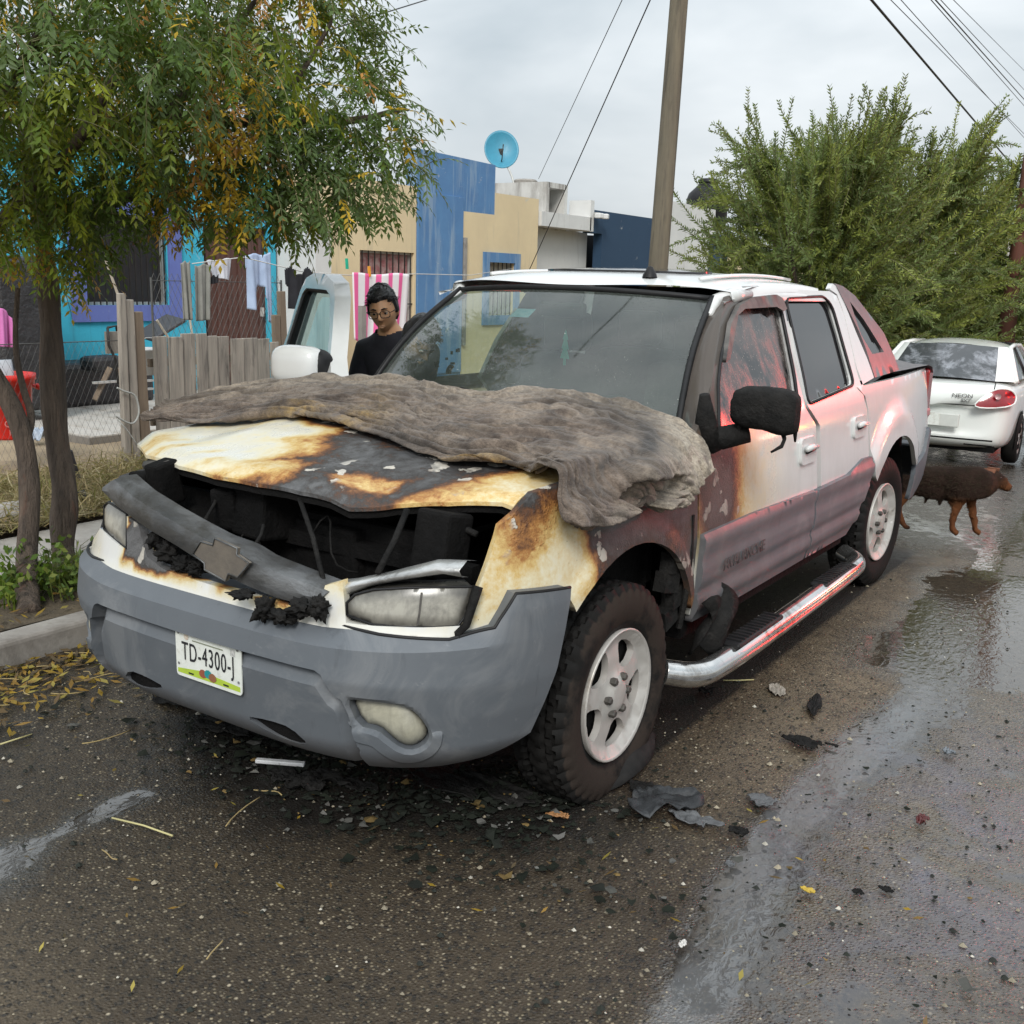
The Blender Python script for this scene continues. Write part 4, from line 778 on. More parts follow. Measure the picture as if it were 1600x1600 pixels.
skin('header_panel', head_poly, M_paint, off=.022, thick=.03, step=.03, attrs=dict(burn=hburn, grime=lambda V, P: np.clip(.1+.3*fbm(V, 9, 3, 4)-.1, 0, 1)), disp=lambda P: .016*sst(.745, .735, P[:, 1]))
hl = chaikin([hit(*p) for p in ((547, 968), (545, 930), (600, 915), (733, 912), (737, 920), (718, 974), (700, 977))], 1)
hl2 = np.array([hit(*p) for p in ((170, 826), (170, 789), (176, 784), (204, 802), (205, 856))])
for P in (hl, hl2):
    H = skin('headlamp', P, M_lens, off=.015, thick=.06, step=.015, attrs=dict(edge=lambda V, Q, P=P: np.clip(1-sst(.0, .045, sdpoly(Q, P))+.8*sst(.10, .0, np.abs(np.abs(Q[:, 0])-np.abs(P[:, 0]).max())), 0, 1)), disp=lambda Q, P=P: .008*np.clip(sdpoly(Q, P)/.02, 0, 1)); H['label'] = 'soot-greyed rectangular headlamp'
    skin('lamp_housing', chaikin(P*np.array((1., 1.)), 0), M_black, off=-.03, thick=.03, step=.06, attrs={}, parent=H)
    Pm = P.mean(0); strip('lamp_rim', P, .004, M_black, H, off=.018)
    if P is hl: skin('lamp_divider', [(Pm[0]-.004, P[:, 1].min()+.01), (Pm[0]+.004, P[:, 1].min()+.01), (Pm[0]+.004, P[:, 1].max()-.015), (Pm[0]-.004, P[:, 1].max()-.015)], M_soot, off=.0255, thick=.008, step=.03, attrs={}, parent=H)
# black melted frame strip beside the lamp, running down over the header
MB().tube([smap(np.array([hit(*p)]), .03)[0] for p in ((741, 912), (733, 940), (724, 972), (712, 984), (714, 1003))], (.016, .014, .012, .012, .008), 7).build('melted_trim', M_char, TR, True)
fa = [(XA+.955+.53*math.cos(t), .38+.50*math.sin(t)) for t in np.linspace(math.pi*.79, math.pi*.10, 18)]
fen = [*hp([(719, 996), (720, 976), (731, 957), (747, 917), (762, 877), (775, 838), (779, 822), (802, 803), (830, 771)]), (XA+.62, 1.145), (XA+1.1, 1.15), (XA+YF-.012, 1.17), (XA+YF-.012, .62), *fa[::-1][:-1], tuple(hit(882, 921)), tuple(hit(800, 931)), tuple(hit(771, 987))]
fen = np.array(fen)
def fburn(V, P):
    s, z = P[:, 0], V[:, 2]; n = fbm(V, 5, 5, 4)-.5; y = V[:, 1]
    b = .20+.0*z; b = b+.10*sst(.55, .80, y)
    b = b+.42*sst(1.0, 1.14, z)*sst(.2, .4, y)+.25*np.exp(-(((y-.43)/.09)**2+((z-.99)/.08)**2))+.5*sst(.62, .72, y+.3*(z-1.0))*sst(.85, .92, z)
    b = b*sst(.70, .86, z+.05*(y>.5))+.05; b = np.maximum(b, sst(.58, .68, y+.35*(z-1.0)+.25*n)*(.60+.2*n)); b = np.maximum(b, sst(1.03, 1.10, z+.12*n-.1*(y-.4))*(.64+.2*n))
    return np.clip(b+n*.30*(b > .1), 0, 1)
def fgrime(V, P): return np.clip(.75*sst(.66, .8, V[:, 1]+.2*(V[:, 2]-1.))*(.4+.9*fbm(V, 7, 4, 3)), 0, .9)
FN = skin('front_fender', fen, M_paint, off=.0, step=.025, attrs=dict(burn=fburn, grime=fgrime), disp=lambda P: .016*sst(.60, .54, np.hypot(P[:, 0]-XA-.955, P[:, 1]-.38))+.004*(vnoise(np.c_[P*7, P[:, :1]*0], 1, 2)-.5)); FN['label'] = 'scorched driver side fender burnt from white to ochre and black'
fen2 = mir(fen); fen2[:, 1] = np.where(fen2[:, 0] > -1.75, np.minimum(fen2[:, 1], .96), fen2[:, 1]); skin('front_fender', fen2, M_paint, step=.05, attrs=dict(burn=lambda V, P: .25+.42*sst(.82, .95, V[:, 2]), grime=zero))
# charred remains of the arch trim between fender and door
rt = MB()
for q in range(7): c_ = smap(np.array([(XA+1.36+.04*math.sin(q*2.), .52+.07*q)]), -.04)[0]; rt.box(c_, (.05, .10, .075), rz=.3*math.sin(q*3), rx=.25*math.cos(q*5))
rt.tube([smap(np.array([(XA+1.43, z)]), -.004)[0] for z in (.46, .6, .75, .9)], .012, 6); rt.build('burnt_arch_trim', M_char, TR)
def crumple(c, rx_, ry_, h, seed, m, name='charred_scrap', parent=None, n=34, rot=0., lift=0.):
    """a torn, buckled sheet lying on what is under it"""
    g_ = np.linspace(-1, 1, n); X, Y = np.meshgrid(g_, g_); R_ = np.sqrt(X**2+Y**2); A_ = np.arctan2(Y, X); P = np.c_[X.ravel(), Y.ravel(), np.full(X.size, seed*1.7)]
    sq = np.maximum(np.abs(X), np.abs(Y)); k = np.where(R_ > 0, sq/np.maximum(R_, 1e-6), 1).ravel(); ca, sa = np.cos(A_).ravel(), np.sin(A_).ravel()
    rag = .55+.75*vnoise(np.c_[ca*1.6, sa*1.6, P[:, 2]], 1, seed)+.45*(fbm(np.c_[ca*4.2, sa*4.2, P[:, 2]], 1, 3, seed+5)-.5)*sq.ravel(); P2 = P[:, :2]*(k*rag)[:, None]
    rid = 1-np.abs(2*fbm(P, 1.5, 3, seed)-1); z = h*(1.1*(rid-.45).clip(0)**1.0+.55*np.abs(fbm(P, 3.6, 3, seed+2)-.45)); z = z+h*.35*sst(.75, 1., sq.ravel())*(vnoise(P, 3, seed+8)-.25).clip(0); c1, s1 = math.cos(rot), math.sin(rot); x, y = P2[:, 0]*rx_, P2[:, 1]*ry_
    V = np.c_[x*c1-y*s1+c[0], x*s1+y*c1+c[1], z+c[2]+lift]; mb_ = MB(); mb_.grid(V.reshape(n, n, 3)); o = mb_.build(name, m, parent, True, loc=None if parent else c); sd_ = o.modifiers.new('thick', 'SOLIDIFY'); sd_.thickness = .0035; sd_.offset = 1; return o
sl_ = smap(np.array([(XA+1.60, .47)]), .06)[0]
G = np.array([[smap(np.array([(XA+1.50+.26*u+.03*math.sin(v*7), .55-.22*v+.03*math.sin(u*9))]), .035+.035*math.sin(u*6+v*4)+.03*v)[0] for u in np.linspace(0, 1, 10)] for v in np.linspace(0, 1, 10)])
o = MB().grid(G).build('melted_cladding', M_char, TR, True); o.modifiers.new('thick', 'SOLIDIFY').thickness = .01
# grille bar with its emblem, hanging burnt across the opening
def gb(px, py, yo=.0):
    p = None; X = 0.
    y = .02
    for _ in range(12):
        p = ay(px, py, y); y = .5*y+.5*(.0+.24*min(1.2, abs(p[0]))**2.4+yo)
    return p
up = [(161, 760), (177, 748), (206, 774), (250, 802), (290, 825), (329, 846), (370, 861), (400, 880), (450, 900), (495, 917), (514, 924)]
dnp = [(166, 772), (181, 790), (199, 803), (232, 827), (275, 852), (312, 876), (357, 901), (390, 917), (435, 935), (475, 944), (500, 941)]
ua = np.array([gb(*p) for p in up]); da = np.array([gb(*p) for p in dnp]); q_ = np.linspace(0, 1, 40); tq = np.linspace(0, 1, len(up))
U_ = np.stack([np.interp(q_, tq, ua[:, k]) for k in range(3)], 1); D_ = np.stack([np.interp(q_, tq, da[:, k]) for k in range(3)], 1)
rows = [U_+np.array((0, .09, .005)), U_+np.array((0, .035, .006)), U_+np.array((0, 0, -.002))]+[U_*(1-v)+D_*v+np.array((0, -.010*math.sin(math.pi*v), 0)) for v in (.2, .5, .8)]+[D_, D_+np.array((0, .05, -.005))]
GB = MB().grid(np.stack(rows, 1)).build('grille_bar', M_bar, TR, True)
GB.modifiers.new('split', 'EDGE_SPLIT').split_angle = math.radians(22); GB['label'] = 'heat-stained grille bar with emblem'
cpx = [(302, 866), (314, 846), (333, 852), (336, 841), (371, 857), (370, 867), (389, 880), (372, 902), (357, 896), (353, 908), (320, 890), (320, 880)]
E_ = np.array([(lambda g_: g_+(CAM-g_)*.012)(gb(*p)) for p in cpx]); E2 = np.array(E_)+np.array((0, .012, 0)); n_ = len(cpx)
em = mesh_obj('bowtie_emblem', np.vstack([E_, E2]), [tuple(range(n_))]+[(i, (i+1) % n_, n_+(i+1) % n_, n_+i) for i in range(n_)], mat('scorched_emblem', (.19, .165, .135), (.13, .115, .1), 22, .6, .3, bump=(90, .4, .003)), GB, False); recalc(em)
MB().tube(np.vstack([E_, E_[:1]])+np.array((0, -.001, 0)), .003, 5).build('emblem_rim', M_bar, GB, True)
# peeled strip of bright metal above the headlamp
bu = np.array([gb(*p, .06) for p in ((508, 938), (540, 905), (560, 903), (610, 893), (685, 874), (730, 876))]); bd = np.array([gb(*p, .02) for p in ((512, 946), (545, 926), (570, 916), (622, 906), (690, 896), (722, 902))])
bm_ = (bu+bd)/2+np.array((0, -.025, .0)); MB().grid(np.stack([bu+np.array((0, .05, -.01)), bu, bm_, bd, bd+np.array((0, .03, -.006))], 1)).build('bent_trim_strip', M_bare, TR, True)
# burnt drips of grille plastic
def lump(px, py, w, h, seed, name='melted_grille', yo=.03):
    c_ = gb(px, py, yo); n = 30; t_, a_ = np.meshgrid(np.linspace(0, math.pi, n), np.linspace(0, 2*math.pi, n, endpoint=False), indexing='ij'); d_ = np.stack([np.sin(t_)*np.cos(a_), np.sin(t_)*np.sin(a_), np.cos(t_)], 2).reshape(-1, 3)
    k = .25+1.5*np.abs(fbm(d_*1.1+seed*3.1, 1.9, 5, seed, .62)-.2)**1.2; V = c_+d_*np.array((w, .05, h))*k[:, None]; V[:, 2] -= .03*np.clip(vnoise(d_*3+seed, 1, seed)-.6, 0, 1)
    F = [(i*n+j, i*n+(j+1) % n, (i+1)*n+(j+1) % n, (i+1)*n+j) for i in range(n-1) for j in range(n)]; return mesh_obj(name, V, F, M_char, TR, True)
for q, (px, py, w, h) in enumerate(((262, 862, .055, .05), (285, 880, .06, .035), (308, 888, .045, .03), (245, 842, .035, .05), (412, 952, .035, .06), (440, 962, .07, .03), (470, 950, .06, .035), (498, 948, .04, .05), (380, 928, .06, .02))): lump(px, py, w, h, q, yo=.03 if q < 4 else -.045)
# engine bay: black tub, radiator frame and burnt odds and ends
eb = MB(); eb.box((0, .85, .62), (1.7, 1.1, .04)); eb.box((0, 1.36, .86), (1.7, .04, .52)); eb.box((.80, .95, .78), (.04, .85, .4)); eb.box((-.80, .95, .78), (.04, .85, .4)); eb.box((0, .42, .70), (1.5, .05, .20)); eb.build('engine_bay', M_cavity, TR)
rad = MB(); rad.box((0, .36, .87), (1.55, .04, .05)); rad.box((0, .40, .80), (1.2, .03, .30)); rad.build('radiator', M_cavity, TR)
def rod(name, a_, b_, r_, m): return MB().tube([a_, (np.array(a_)+np.array(b_))/2+np.array((.0, .01, 0)), b_], r_, 7).build(name, m, TR, True)
rod('hood_strut', gb(463, 765, .22), gb(508, 918, .04), .008, M_char); rod('hood_strut', gb(636, 796, .22), gb(590, 896, .05), .010, M_char); rod('burnt_pipe', gb(655, 798, .3), gb(745, 835, .25), .010, M_char)
rod('burnt_pipe', gb(345, 760, .3), gb(317, 818, .12), .006, M_char); rod('burnt_pipe', gb(412, 820, .15), gb(396, 855, .08), .006, M_char); rod('cross_brace', gb(230, 727, .25), gb(262, 728, .2), .02, M_soot)
for q, (px, py, yo, d_) in enumerate(((258, 755, .2, (.07, .1, .16)), (365, 790, .3, (.10, .12, .14)), (425, 800, .35, (.18, .2, .16)), (690, 850, .25, (.13, .12, .20)), (225, 750, .18, (.08, .08, .06)), (560, 850, .5, (.3, .3, .2)))):
    bevel(MB().box(gb(px, py, yo), d_, rz=.2*math.sin(q*2), rx=.2*math.cos(q)).build('burnt_engine_part', M_cavity, TR), .012, 2)
for q in range(0, 6, 3):
    p = gb(380+q*45, 835+12*math.sin(q*2), .25); pp = [p+np.array((.10*t_, .03*math.sin(q+t_*4), .06*math.sin(t_*3+q)-.1*t_*t_)) for t_ in np.linspace(-.8, 1, 9)]; MB().tube(pp, .0035, 5).build('burnt_wire', M_char, TR, True)

# ------------------------------------------------------------------ hood
def hood_z(x, y):
    x = np.asarray(x, float); y = np.asarray(y, float); z = 1.105+.125*sst(.15, 1.5, y)-.030*np.abs(x/.88)**3
    z = z+.022*sst(.62, .42, np.abs(x))*sst(.3, .6, y); z = z-.05*sst(.13, .0, y-.14-.26*np.abs(x/.88)**2.2)
    z = z-.035*np.exp(-(((x-.45)/.16)**2+((y-.3)/.16)**2)); return z+.006*np.sin(x*6+y*4)
def hoodhit(px, py):
    z = 1.12
    for _ in range(30): p = az(px, py, z); z = .6*z+.4*float(hood_z(p[0], p[1]))
    return p[:2]
hf = [hoodhit(*p) for p in ((214, 694), (228, 711), (280, 728), (335, 743), (400, 755), (470, 768), (515, 778), (545, 793), (575, 793), (620, 788), (700, 785), (785, 785), (802, 791), (829, 768))]
hpoly = [(-.885, 1.45), (-.90, .70), *hf, (.905, .62), (.925, 1.0), (.915, 1.40), (.0, 1.28)]
def hoodburn(V, P):
    x, y = V[:, 0], V[:, 1]; n = fbm(V, 3.2, 5, 11)-.5; fy = y-.14-.26*np.abs(x/.88)**2.2          # distance behind the nose edge
    st = fbm(np.c_[x*1.3+y*1.5, y*5-x*3.2, x*0], 1.7, 4, 5)
    b = .09+.26*sst(.46, .70, st)*sst(-.95, -.5, x+.3*n)+.20*np.exp(-(fy/.05)**2)*sst(-.9, -.3, x)+.22*np.exp(-(((x+.80)/.10)**2+((y-.47)/.10)**2))
    band = sst(-.22, .20, x-.30*(fy-.25)+.42*n); b = b+band*(.30+.25*sst(.45, .6, fbm(V, 6, 3, 15)))              # ochre and brown band
    blk = np.maximum(sst(-.10, .16, x-.9*(.34-fy)+.35*n)*sst(.12, .26, fy+.15*n), sst(.10, .26, x+.1*n)*(1-sst(.10, .16, fy+.1*n))); b = np.maximum(b, blk*(.66+.22*n))
    b = np.maximum(b, sst(.42, .60, fy+.35*n+.18*x)*.80)
    cr_ = sst(.44, .56, x-.75*(fy-.10)+.12*n); c_ = .20+.16*sst(.0, .5, n+.3)+.10*np.exp(-((x-.62)/.12)**2)+.2*np.exp(-(fy/.03)**2); b = b*(1-cr_)+c_*cr_
    return np.clip(b+n*.16, 0, 1)
HD = slab('hood', hpoly, .022, lambda P, d: np.c_[P, hood_z(P[:, 0], P[:, 1])-d], .012, M_paint, TR, attrs=dict(burn=hoodburn, grime=zero)); HD['label'] = 'scorched hood with blistered white, ochre and black paint'
slab('hood_lining', hpoly, .08, lambda P, d: np.c_[P[:, 0]*.985, P[:, 1]+.01, hood_z(P[:, 0], P[:, 1])-.016-d], .02, M_cavity, HD)

# ------------------------------------------------------------------ door mirrors
def mirror(c, sg, m, par, xf=None, melted=False):
    n = 18; V = []
    for i in range(n):
        for j in range(n*2):
            a_, b_ = math.pi*j/n, math.pi*i/(n-1); d_ = np.array((math.copysign(abs(math.sin(b_)*math.cos(a_))**.55, math.cos(a_)), math.copysign(abs(math.sin(b_)*math.sin(a_))**.7, math.sin(a_)), math.copysign(abs(math.cos(b_))**.6, math.cos(b_))))
            p = d_*(np.array((.128, .065, .078)) if melted else np.array((.150, .075, .098))); 
            if melted: p = p*(1+.12*(float(fbm((d_*2)[None], 2, 3, 4)[0])-.5)); p[2] -= .03*max(0, d_[0])*(d_[2] < 0)
            V.append(np.array(c)+p)
    F = [(i*2*n+j, i*2*n+(j+1) % (2*n), (i+1)*2*n+(j+1) % (2*n), (i+1)*2*n+j) for i in range(n-1) for j in range(2*n)]; V = np.array(V)
    if xf is not None: V = xf(V)
    return mesh_obj('mirror_housing', V, F, m, par, True, attrs=dict(burn=np.zeros(len(V)), grime=np.full(len(V), .04)))
mc = ax(1196, 638, 1.14)
DM = bpy.data.objects.new('door_mirror', None); COL.objects.link(DM); DM.parent = TR; DM['label'] = 'charred and partly melted door mirror'
mirror(mc, 1, M_char, DM, None, True)
MB().tube([(.93, 1.60, 1.17), (.99, 1.63, 1.165), (1.07, 1.68, 1.19)], (.05, .045, .04), 10).build('mirror_arm', M_char, DM, True); MB().tube([(.945, 1.54, 1.33), (.945, 1.57, 1.22), (.95, 1.60, 1.12)], (.02, .045, .05), 8).build('mirror_base', M_char, DM, True)
for q, P in enumerate((((.07, 0, -.07), (.085, -.01, -.105), (.08, -.02, -.13), (.045, -.03, -.155)), ((.11, .02, -.05), (.115, .02, -.115)), ((-.09, -.02, -.06), (-.088, -.02, -.10)))): MB().tube([mc+np.array(q_) for q_ in P], [.012]+[.008]*(len(P)-2)+[.004], 6).build('melted_drip', M_char, DM, True)
PM = bpy.data.objects.new('door_mirror', None); COL.objects.link(PM); PM.parent = TR; PM['label'] = 'undamaged white passenger door mirror'
t_ = ay(466, 571, 1.62); cpm = np.array(t_)
MBm = mirror(cpm, -1, M_paint, PM, None)
mirror(cpm+np.array((.02, .035, -.012)), -1, M_black, PM, None); hinge = swing(np.array([(-.965, 1.62, 1.22)]))[0]
MB().tube([cpm+np.array((.08, .03, -.05)), (cpm+hinge)/2+np.array((0, 0, -.04)), hinge], (.05, .045, .05), 8).build('mirror_arm', M_black, PM, True)

# ------------------------------------------------------------------ wet charred blanket over the hood
def bl(px, py, z):
    k = 1.2
    for _ in range(25): p = az(px, py, k); k = .6*k+.4*(float(hood_z(np.clip(p[0], -.9, .9), min(p[1], 1.5)))+max(.004, min(.034, (z-1.155)*.32)))
    return az(px, py, k)
def bx(px, py, X): return ax(px, py, X)
net = [ # rows from the windscreen edge to the nose edge; columns from the far side to the driver's side
 [bl(262, 632, 1.24), bl(395, 612, 1.26), bl(520, 599, 1.27), bl(640, 600, 1.26), bl(745, 622, 1.25), bl(850, 613, 1.27), bl(950, 632, 1.26), bl(1040, 657, 1.245), bx(1088, 694, .97), bx(1113, 738, 1.06)],
 [bl(250, 641, 1.225), bl(390, 628, 1.245), bl(515, 618, 1.255), bl(625, 622, 1.26), bl(735, 645, 1.27), bl(850, 640, 1.27), bl(960, 662, 1.265), bl(1040, 690, 1.23), bx(1072, 722, 1.015), bx(1092, 752, 1.05)],
 [bl(238, 646, 1.205), bl(370, 640, 1.23), bl(500, 632, 1.23), bl(610, 648, 1.24), bl(720, 675, 1.255), bl(840, 682, 1.26), bl(950, 705, 1.25), bl(1015, 735, 1.2), bx(1050, 760, 1.03), bx(1072, 775, 1.045)],
 [bl(228, 650, 1.19), bl(360, 652, 1.205), bl(490, 641, 1.215), bl(595, 668, 1.215), bl(705, 702, 1.22), bl(830, 722, 1.22), bx(915, 765, .965), bx(975, 775, 1.03), bx(1032, 785, 1.045), bx(1060, 786, 1.04)],
 [bl(222, 656, 1.17), bl(335, 658, 1.185), bl(470, 649, 1.19), bl(575, 672, 1.19), bl(700, 715, 1.195), bl(822, 736, 1.175), bx(880, 800, .98), bx(940, 812, 1.025), bx(1010, 790, 1.03), bx(1045, 797, 1.035)],
 [bl(219, 658, 1.155), bl(330, 660, 1.17), bl(465, 652, 1.17), bl(565, 664, 1.17), bl(695, 718, 1.175), bl(826, 741, 1.15), bx(885, 817, .975), bx(932, 832, 1.0), bx(988, 791, 1.0), bx(1050, 800, 1.02)]]
net = np.array(net)
def crom(A, axis, k):
    A = np.moveaxis(A, axis, 0); n = len(A); E = np.concatenate([2*A[:1]-A[1:2], A, 2*A[-1:]-A[-2:-1]]); out = []
    for t in np.linspace(0, n-1-1e-6, k):
        i = int(t); f = t-i; a_, b_, c_, d_ = E[i], E[i+1], E[i+2], E[i+3]; out.append(.5*(2*b_+(c_-a_)*f+(2*a_-5*b_+4*c_-d_)*f*f+(3*b_-a_-3*c_+d_)*f**3))
    return np.moveaxis(np.array(out), 0, axis)
nu, nv = 260, 100; S = crom(crom(net, 1, nu), 0, nv)
uu, vv = np.meshgrid(np.linspace(0, 1, nu), np.linspace(0, 1, nv)); F3 = S.reshape(-1, 3)
dU = np.gradient(S, axis=1); dV = np.gradient(S, axis=0); N = np.cross(dU, dV); N /= np.linalg.norm(N, axis=2)[:, :, None]+1e-9
N = np.where((N[:, :, 2:] < -.05) | ((np.abs(N[:, :, 2:]) <= .05) & (N[:, :, :1] < 0)), -N, N)
def drape(S, N, steps=420):
    """settle a cloth that is larger than the place it lies on: stretch and bend constraints, hood and fender underneath"""
    q = S.reshape(-1, 3); hg_ = sst(.64, .76, np.linspace(0, 1, nu))[None]*np.ones((nv, 1)); q2 = np.c_[np.repeat(np.linspace(0, 9, nu)[None], nv, 0).ravel()+1.5*fbm(q, 3, 2, 55), np.repeat(np.linspace(0, 3.2, nv)[:, None], nu, 1).ravel()*4.5+2.*fbm(q, 3, 2, 57), np.zeros(nu*nv)]; sl = (fbm(q, 2.3, 3, 51).reshape(nv, nu)-.5); P = S+N*(.045*(fbm(q2, 1.1, 4, 53).reshape(nv, nu, 1)-.42))
    Lu = np.linalg.norm(S[:, 1:]-S[:, :-1], axis=2)*(1.03+.22*sl[:, 1:]); Lv = np.linalg.norm(S[1:]-S[:-1], axis=2)*(1+(.70+1.1*sl[1:])*(1-.86*hg_[1:]))
    Lu2 = Lu[:, 1:]+Lu[:, :-1]; Lv2 = Lv[1:]+Lv[:-1]
    ka = np.full((nv, nu, 1), .007); ka[:1] = .06; ka[-1:] = .09; ka[:, -1:] = .08; ka[:, :1] = .05
    def con(A, B, L, k, only=False):
        d = B-A; l = np.linalg.norm(d, axis=2); c = (l-L)
        if only: c = np.minimum(c, 0)
        d *= (.5*k*c/(l+1e-9))[:, :, None]; A += d; B -= d
    for it in range(steps):
        P[:, :, 2] -= .00012
        for o in (0, 1):
            n = (nu-o)//2; con(P[:, o:o+2*n:2], P[:, o+1:o+1+2*n:2], Lu[:, o:o+2*n:2][:, :n], .85); n = (nv-o)//2; con(P[o:o+2*n:2], P[o+1:o+1+2*n:2], Lv[o:o+2*n:2][:n], .85)
        con(P[:, :-2], P[:, 2:], Lu2*.72, .06, True); con(P[:-2], P[2:], Lv2*.52, .05, True)
        P += ka*(S-P)
        fl = np.maximum(hood_z(P[:, :, 0], P[:, :, 1])+.010, np.where(P[:, :, 0] > .84, 1.185, 0)); on = (np.abs(P[:, :, 0]) < .955) & (P[:, :, 1] < 1.42); P[:, :, 2] = np.where(on, np.maximum(P[:, :, 2], fl), P[:, :, 2])
        sx_ = side_a(P[:, :, 2])+.016; hang = (P[:, :, 0] >= .955) & (P[:, :, 2] < 1.185); P[:, :, 0] = np.where(hang, np.maximum(P[:, :, 0], sx_), P[:, :, 0])
    return P
q = F3*np.array((1., 1.6, 1.6)); wz = fbm(q, 2.2, 3, 61)-.5; cu, cv = (uu*9).ravel()+1.2*wz, (vv*4.4).ravel()+1.5*wz
f1 = (1-np.abs(2*fbm(np.c_[cu*.26, cv*1.1, 0*cu], 1., 2, 63)-1))**3; f2 = (1-np.abs(2*fbm(np.c_[cu*.42+cv*.3, cv*2.2-cu*.35, 0*cu], 1., 2, 65)-1))**3; f3 = (1-np.abs(2*fbm(np.c_[cu*.6-cv*.3, cv*3.0+cu*.45, 0*cu], 1., 2, 67)-1))**3
hg = sst(.60, .72, uu).ravel(); f4 = (1-np.abs(np.sin((uu*34+1.7*np.sin(vv*3.)).ravel()+2.5*wz)))**2*hg*sst(.25, .8, vv).ravel()
S = S+N*((.020*f1+.020*f2+.016*f3+.020*f4-.010)*np.clip(sst(.0, .10, uu)+.4, 0, 1).ravel()).reshape(nv, nu, 1)
P = drape(S, N); wz2 = fbm(P.reshape(-1, 3), 5, 3, 71)-.5; ku, kv = (uu*9).ravel()+.5*wz2, (vv*4.4).ravel()+.9*wz2; rr = lambda a_, b_, sh, sd: (1-np.abs(2*fbm(np.c_[ku*a_+kv*sh, kv*b_-ku*sh*.6, 0*ku], 1., 2, sd)-1))**3
P = P+N*((.018*rr(.5, 3.2, .35, 73)+.013*rr(.9, 6., -.6, 75)+.008*rr(1.6, 11., .8, 77)-.008)*(1-.72*sst(.66, .76, uu).ravel())).reshape(nv, nu, 1); wp = np.c_[(uu*9).ravel(), (vv*3.2).ravel(), np.zeros(uu.size)]
n_ = fbm(wp, .9, 4, 31).ravel(); n2 = fbm(F3, 9, 4, 33)
ash = np.clip(sst(.72, .86, uu).ravel()*(1-.3*n_)+.55*np.exp(-(vv/.18)**2).ravel()+.4*(n2-.45), 0, 1)
char = np.clip(1.1*np.exp(-(((uu-.745)/.028)**2+((vv-.30)/.10)**2)).ravel()+.9*np.exp(-(((uu-.92)/.02)**2+((vv-.93)/.10)**2)).ravel()+.55*sst(.52, .7, n_)*sst(.2, .3, uu).ravel()*(1-sst(.7, .8, uu).ravel()), 0, 1)
yel = np.clip(.9*np.exp(-(((uu-.22)/.03)**2+((vv-.75)/.2)**2)).ravel()+.6*np.exp(-(((uu-.31)/.03)**2+((vv-.65)/.3)**2)).ravel()+.55*sst(.86, .97, vv).ravel()*sst(.30, .38, uu).ravel()*(1-sst(.5, .6, uu).ravel()), 0, 1)
def blanket_mat():
    t = NT('charred_wet_blanket'); a_, c_, y_ = t.att('ash'), t.att('char'), t.att('yel'); n = t.noise(9, 7, .7, .5); fz = t.noise(120, 4, .7)
    c = t.mix(t.ramp(n, [(.36, 0.), (.62, 1.)]), (.045, .033, .027), (.20, .155, .122)); c = t.mix(t.ramp(t.noise(3.2, 4, .6, .5), [(.55, 0.), (.66, .7)]), c, (.28, .225, .175)); c = t.mix(t.m2('MULTIPLY', a_, t.ramp(n, [(.25, .5), (.65, 1.)])), c, (.43, .37, .29))
    c = t.mix(t.ramp(t.att('streak'), [(.22, .6), (.46, 0.)]), c, (.035, .026, .021)); c = t.mix(t.m2('MULTIPLY', y_, t.ramp(t.noise(14, 5), [(.35, 0.), (.6, .9)])), c, (.48, .31, .09)); c = t.mix(t.m2('MULTIPLY', c_, t.ramp(t.noise(17, 6, .7), [(.25, .4), (.55, 1.)])), c, (.028, .026, .025))
    c = t.mix(t.m2('MULTIPLY', t.ramp(fz, [(.45, 0.), (.75, .5)]), 1.), c, (.05, .04, .033)); c = t.mix(t.ramp(t.noise(48, 6, .75, .3), [(.38, .5), (.58, 0.)]), c, (.045, .034, .028)); wv = t.n('ShaderNodeTexVoronoi', feature='F1'); wv.inputs['Scale'].default_value = 170; t.l(t.tc.outputs['Object'], wv.inputs['Vector'])
    h = t.m2('ADD', t.m2('MULTIPLY', wv.outputs['Distance'], .5), t.m2('MULTIPLY', fz, .9)); return t.set(col=c, rough=.95, sheen=.12, nrm=t.bump(h, .8, .006))
B = MB().grid(P).build('blanket', blanket_mat(), None, True, loc=(0, 1.1, 1.2), attrs=dict(ash=ash, char=char, yel=yel, streak=np.clip(.6*fbm(np.c_[ku*1.2, kv*7, 0*ku], 1., 4, 81)+.6*rr(.8, 4.5, .4, 83)-.1, 0, 1)))  # streak: darker folds painted into the cloth colour along the wrinkles
B.modifiers.new('thick', 'SOLIDIFY').thickness = .005; sd_ = B.modifiers.new('sub', 'SUBSURF'); sd_.levels = 1; sd_.render_levels = 1
tag(B, 'soaked charred grey-brown blanket draped over the burnt hood', 'blanket')
# ------------------------------------------------------------------ houses along the far pavement (facades in the plane x = -8.5)
XF = -8.5
def wall_mat(name, c1, c2, dirtc, th=.58, sc=1.4, streak=True):
    t = NT(name); n = t.noise(sc, 6, .65, .4); c = t.mix(t.ramp(n, [(.3, 0.), (.7, 1.)]), c1, c2)
    if streak: c = t.mix(t.ramp(t.noise(2.2, 6, .7, .3, (1, 2.2, .22)), [(th-.06, 0.), (th+.12, .85)]), c, dirtc)
    c = t.mix(t.ramp(t.noise(3.4, 5, .7, .5), [(.64, 0.), (.70, .5)]), c, (.5, .5, .48))
    return t.set(col=c, rough=.88, nrm=t.bump(t.m2('ADD', t.noise(45, 4), t.m2('MULTIPLY', t.noise(6, 3), .8)), .35, .006))
M_cyan = wall_mat('turquoise_render', (.045, .42, .58), (.04, .36, .50), (.04, .26, .36), .62)
M_peri = wall_mat('periwinkle_trim', (.12, .16, .42), (.10, .13, .36), (.09, .1, .25), .64)
M_cream = wall_mat('cream_render', (.70, .57, .36), (.62, .50, .32), (.46, .39, .28), .62)
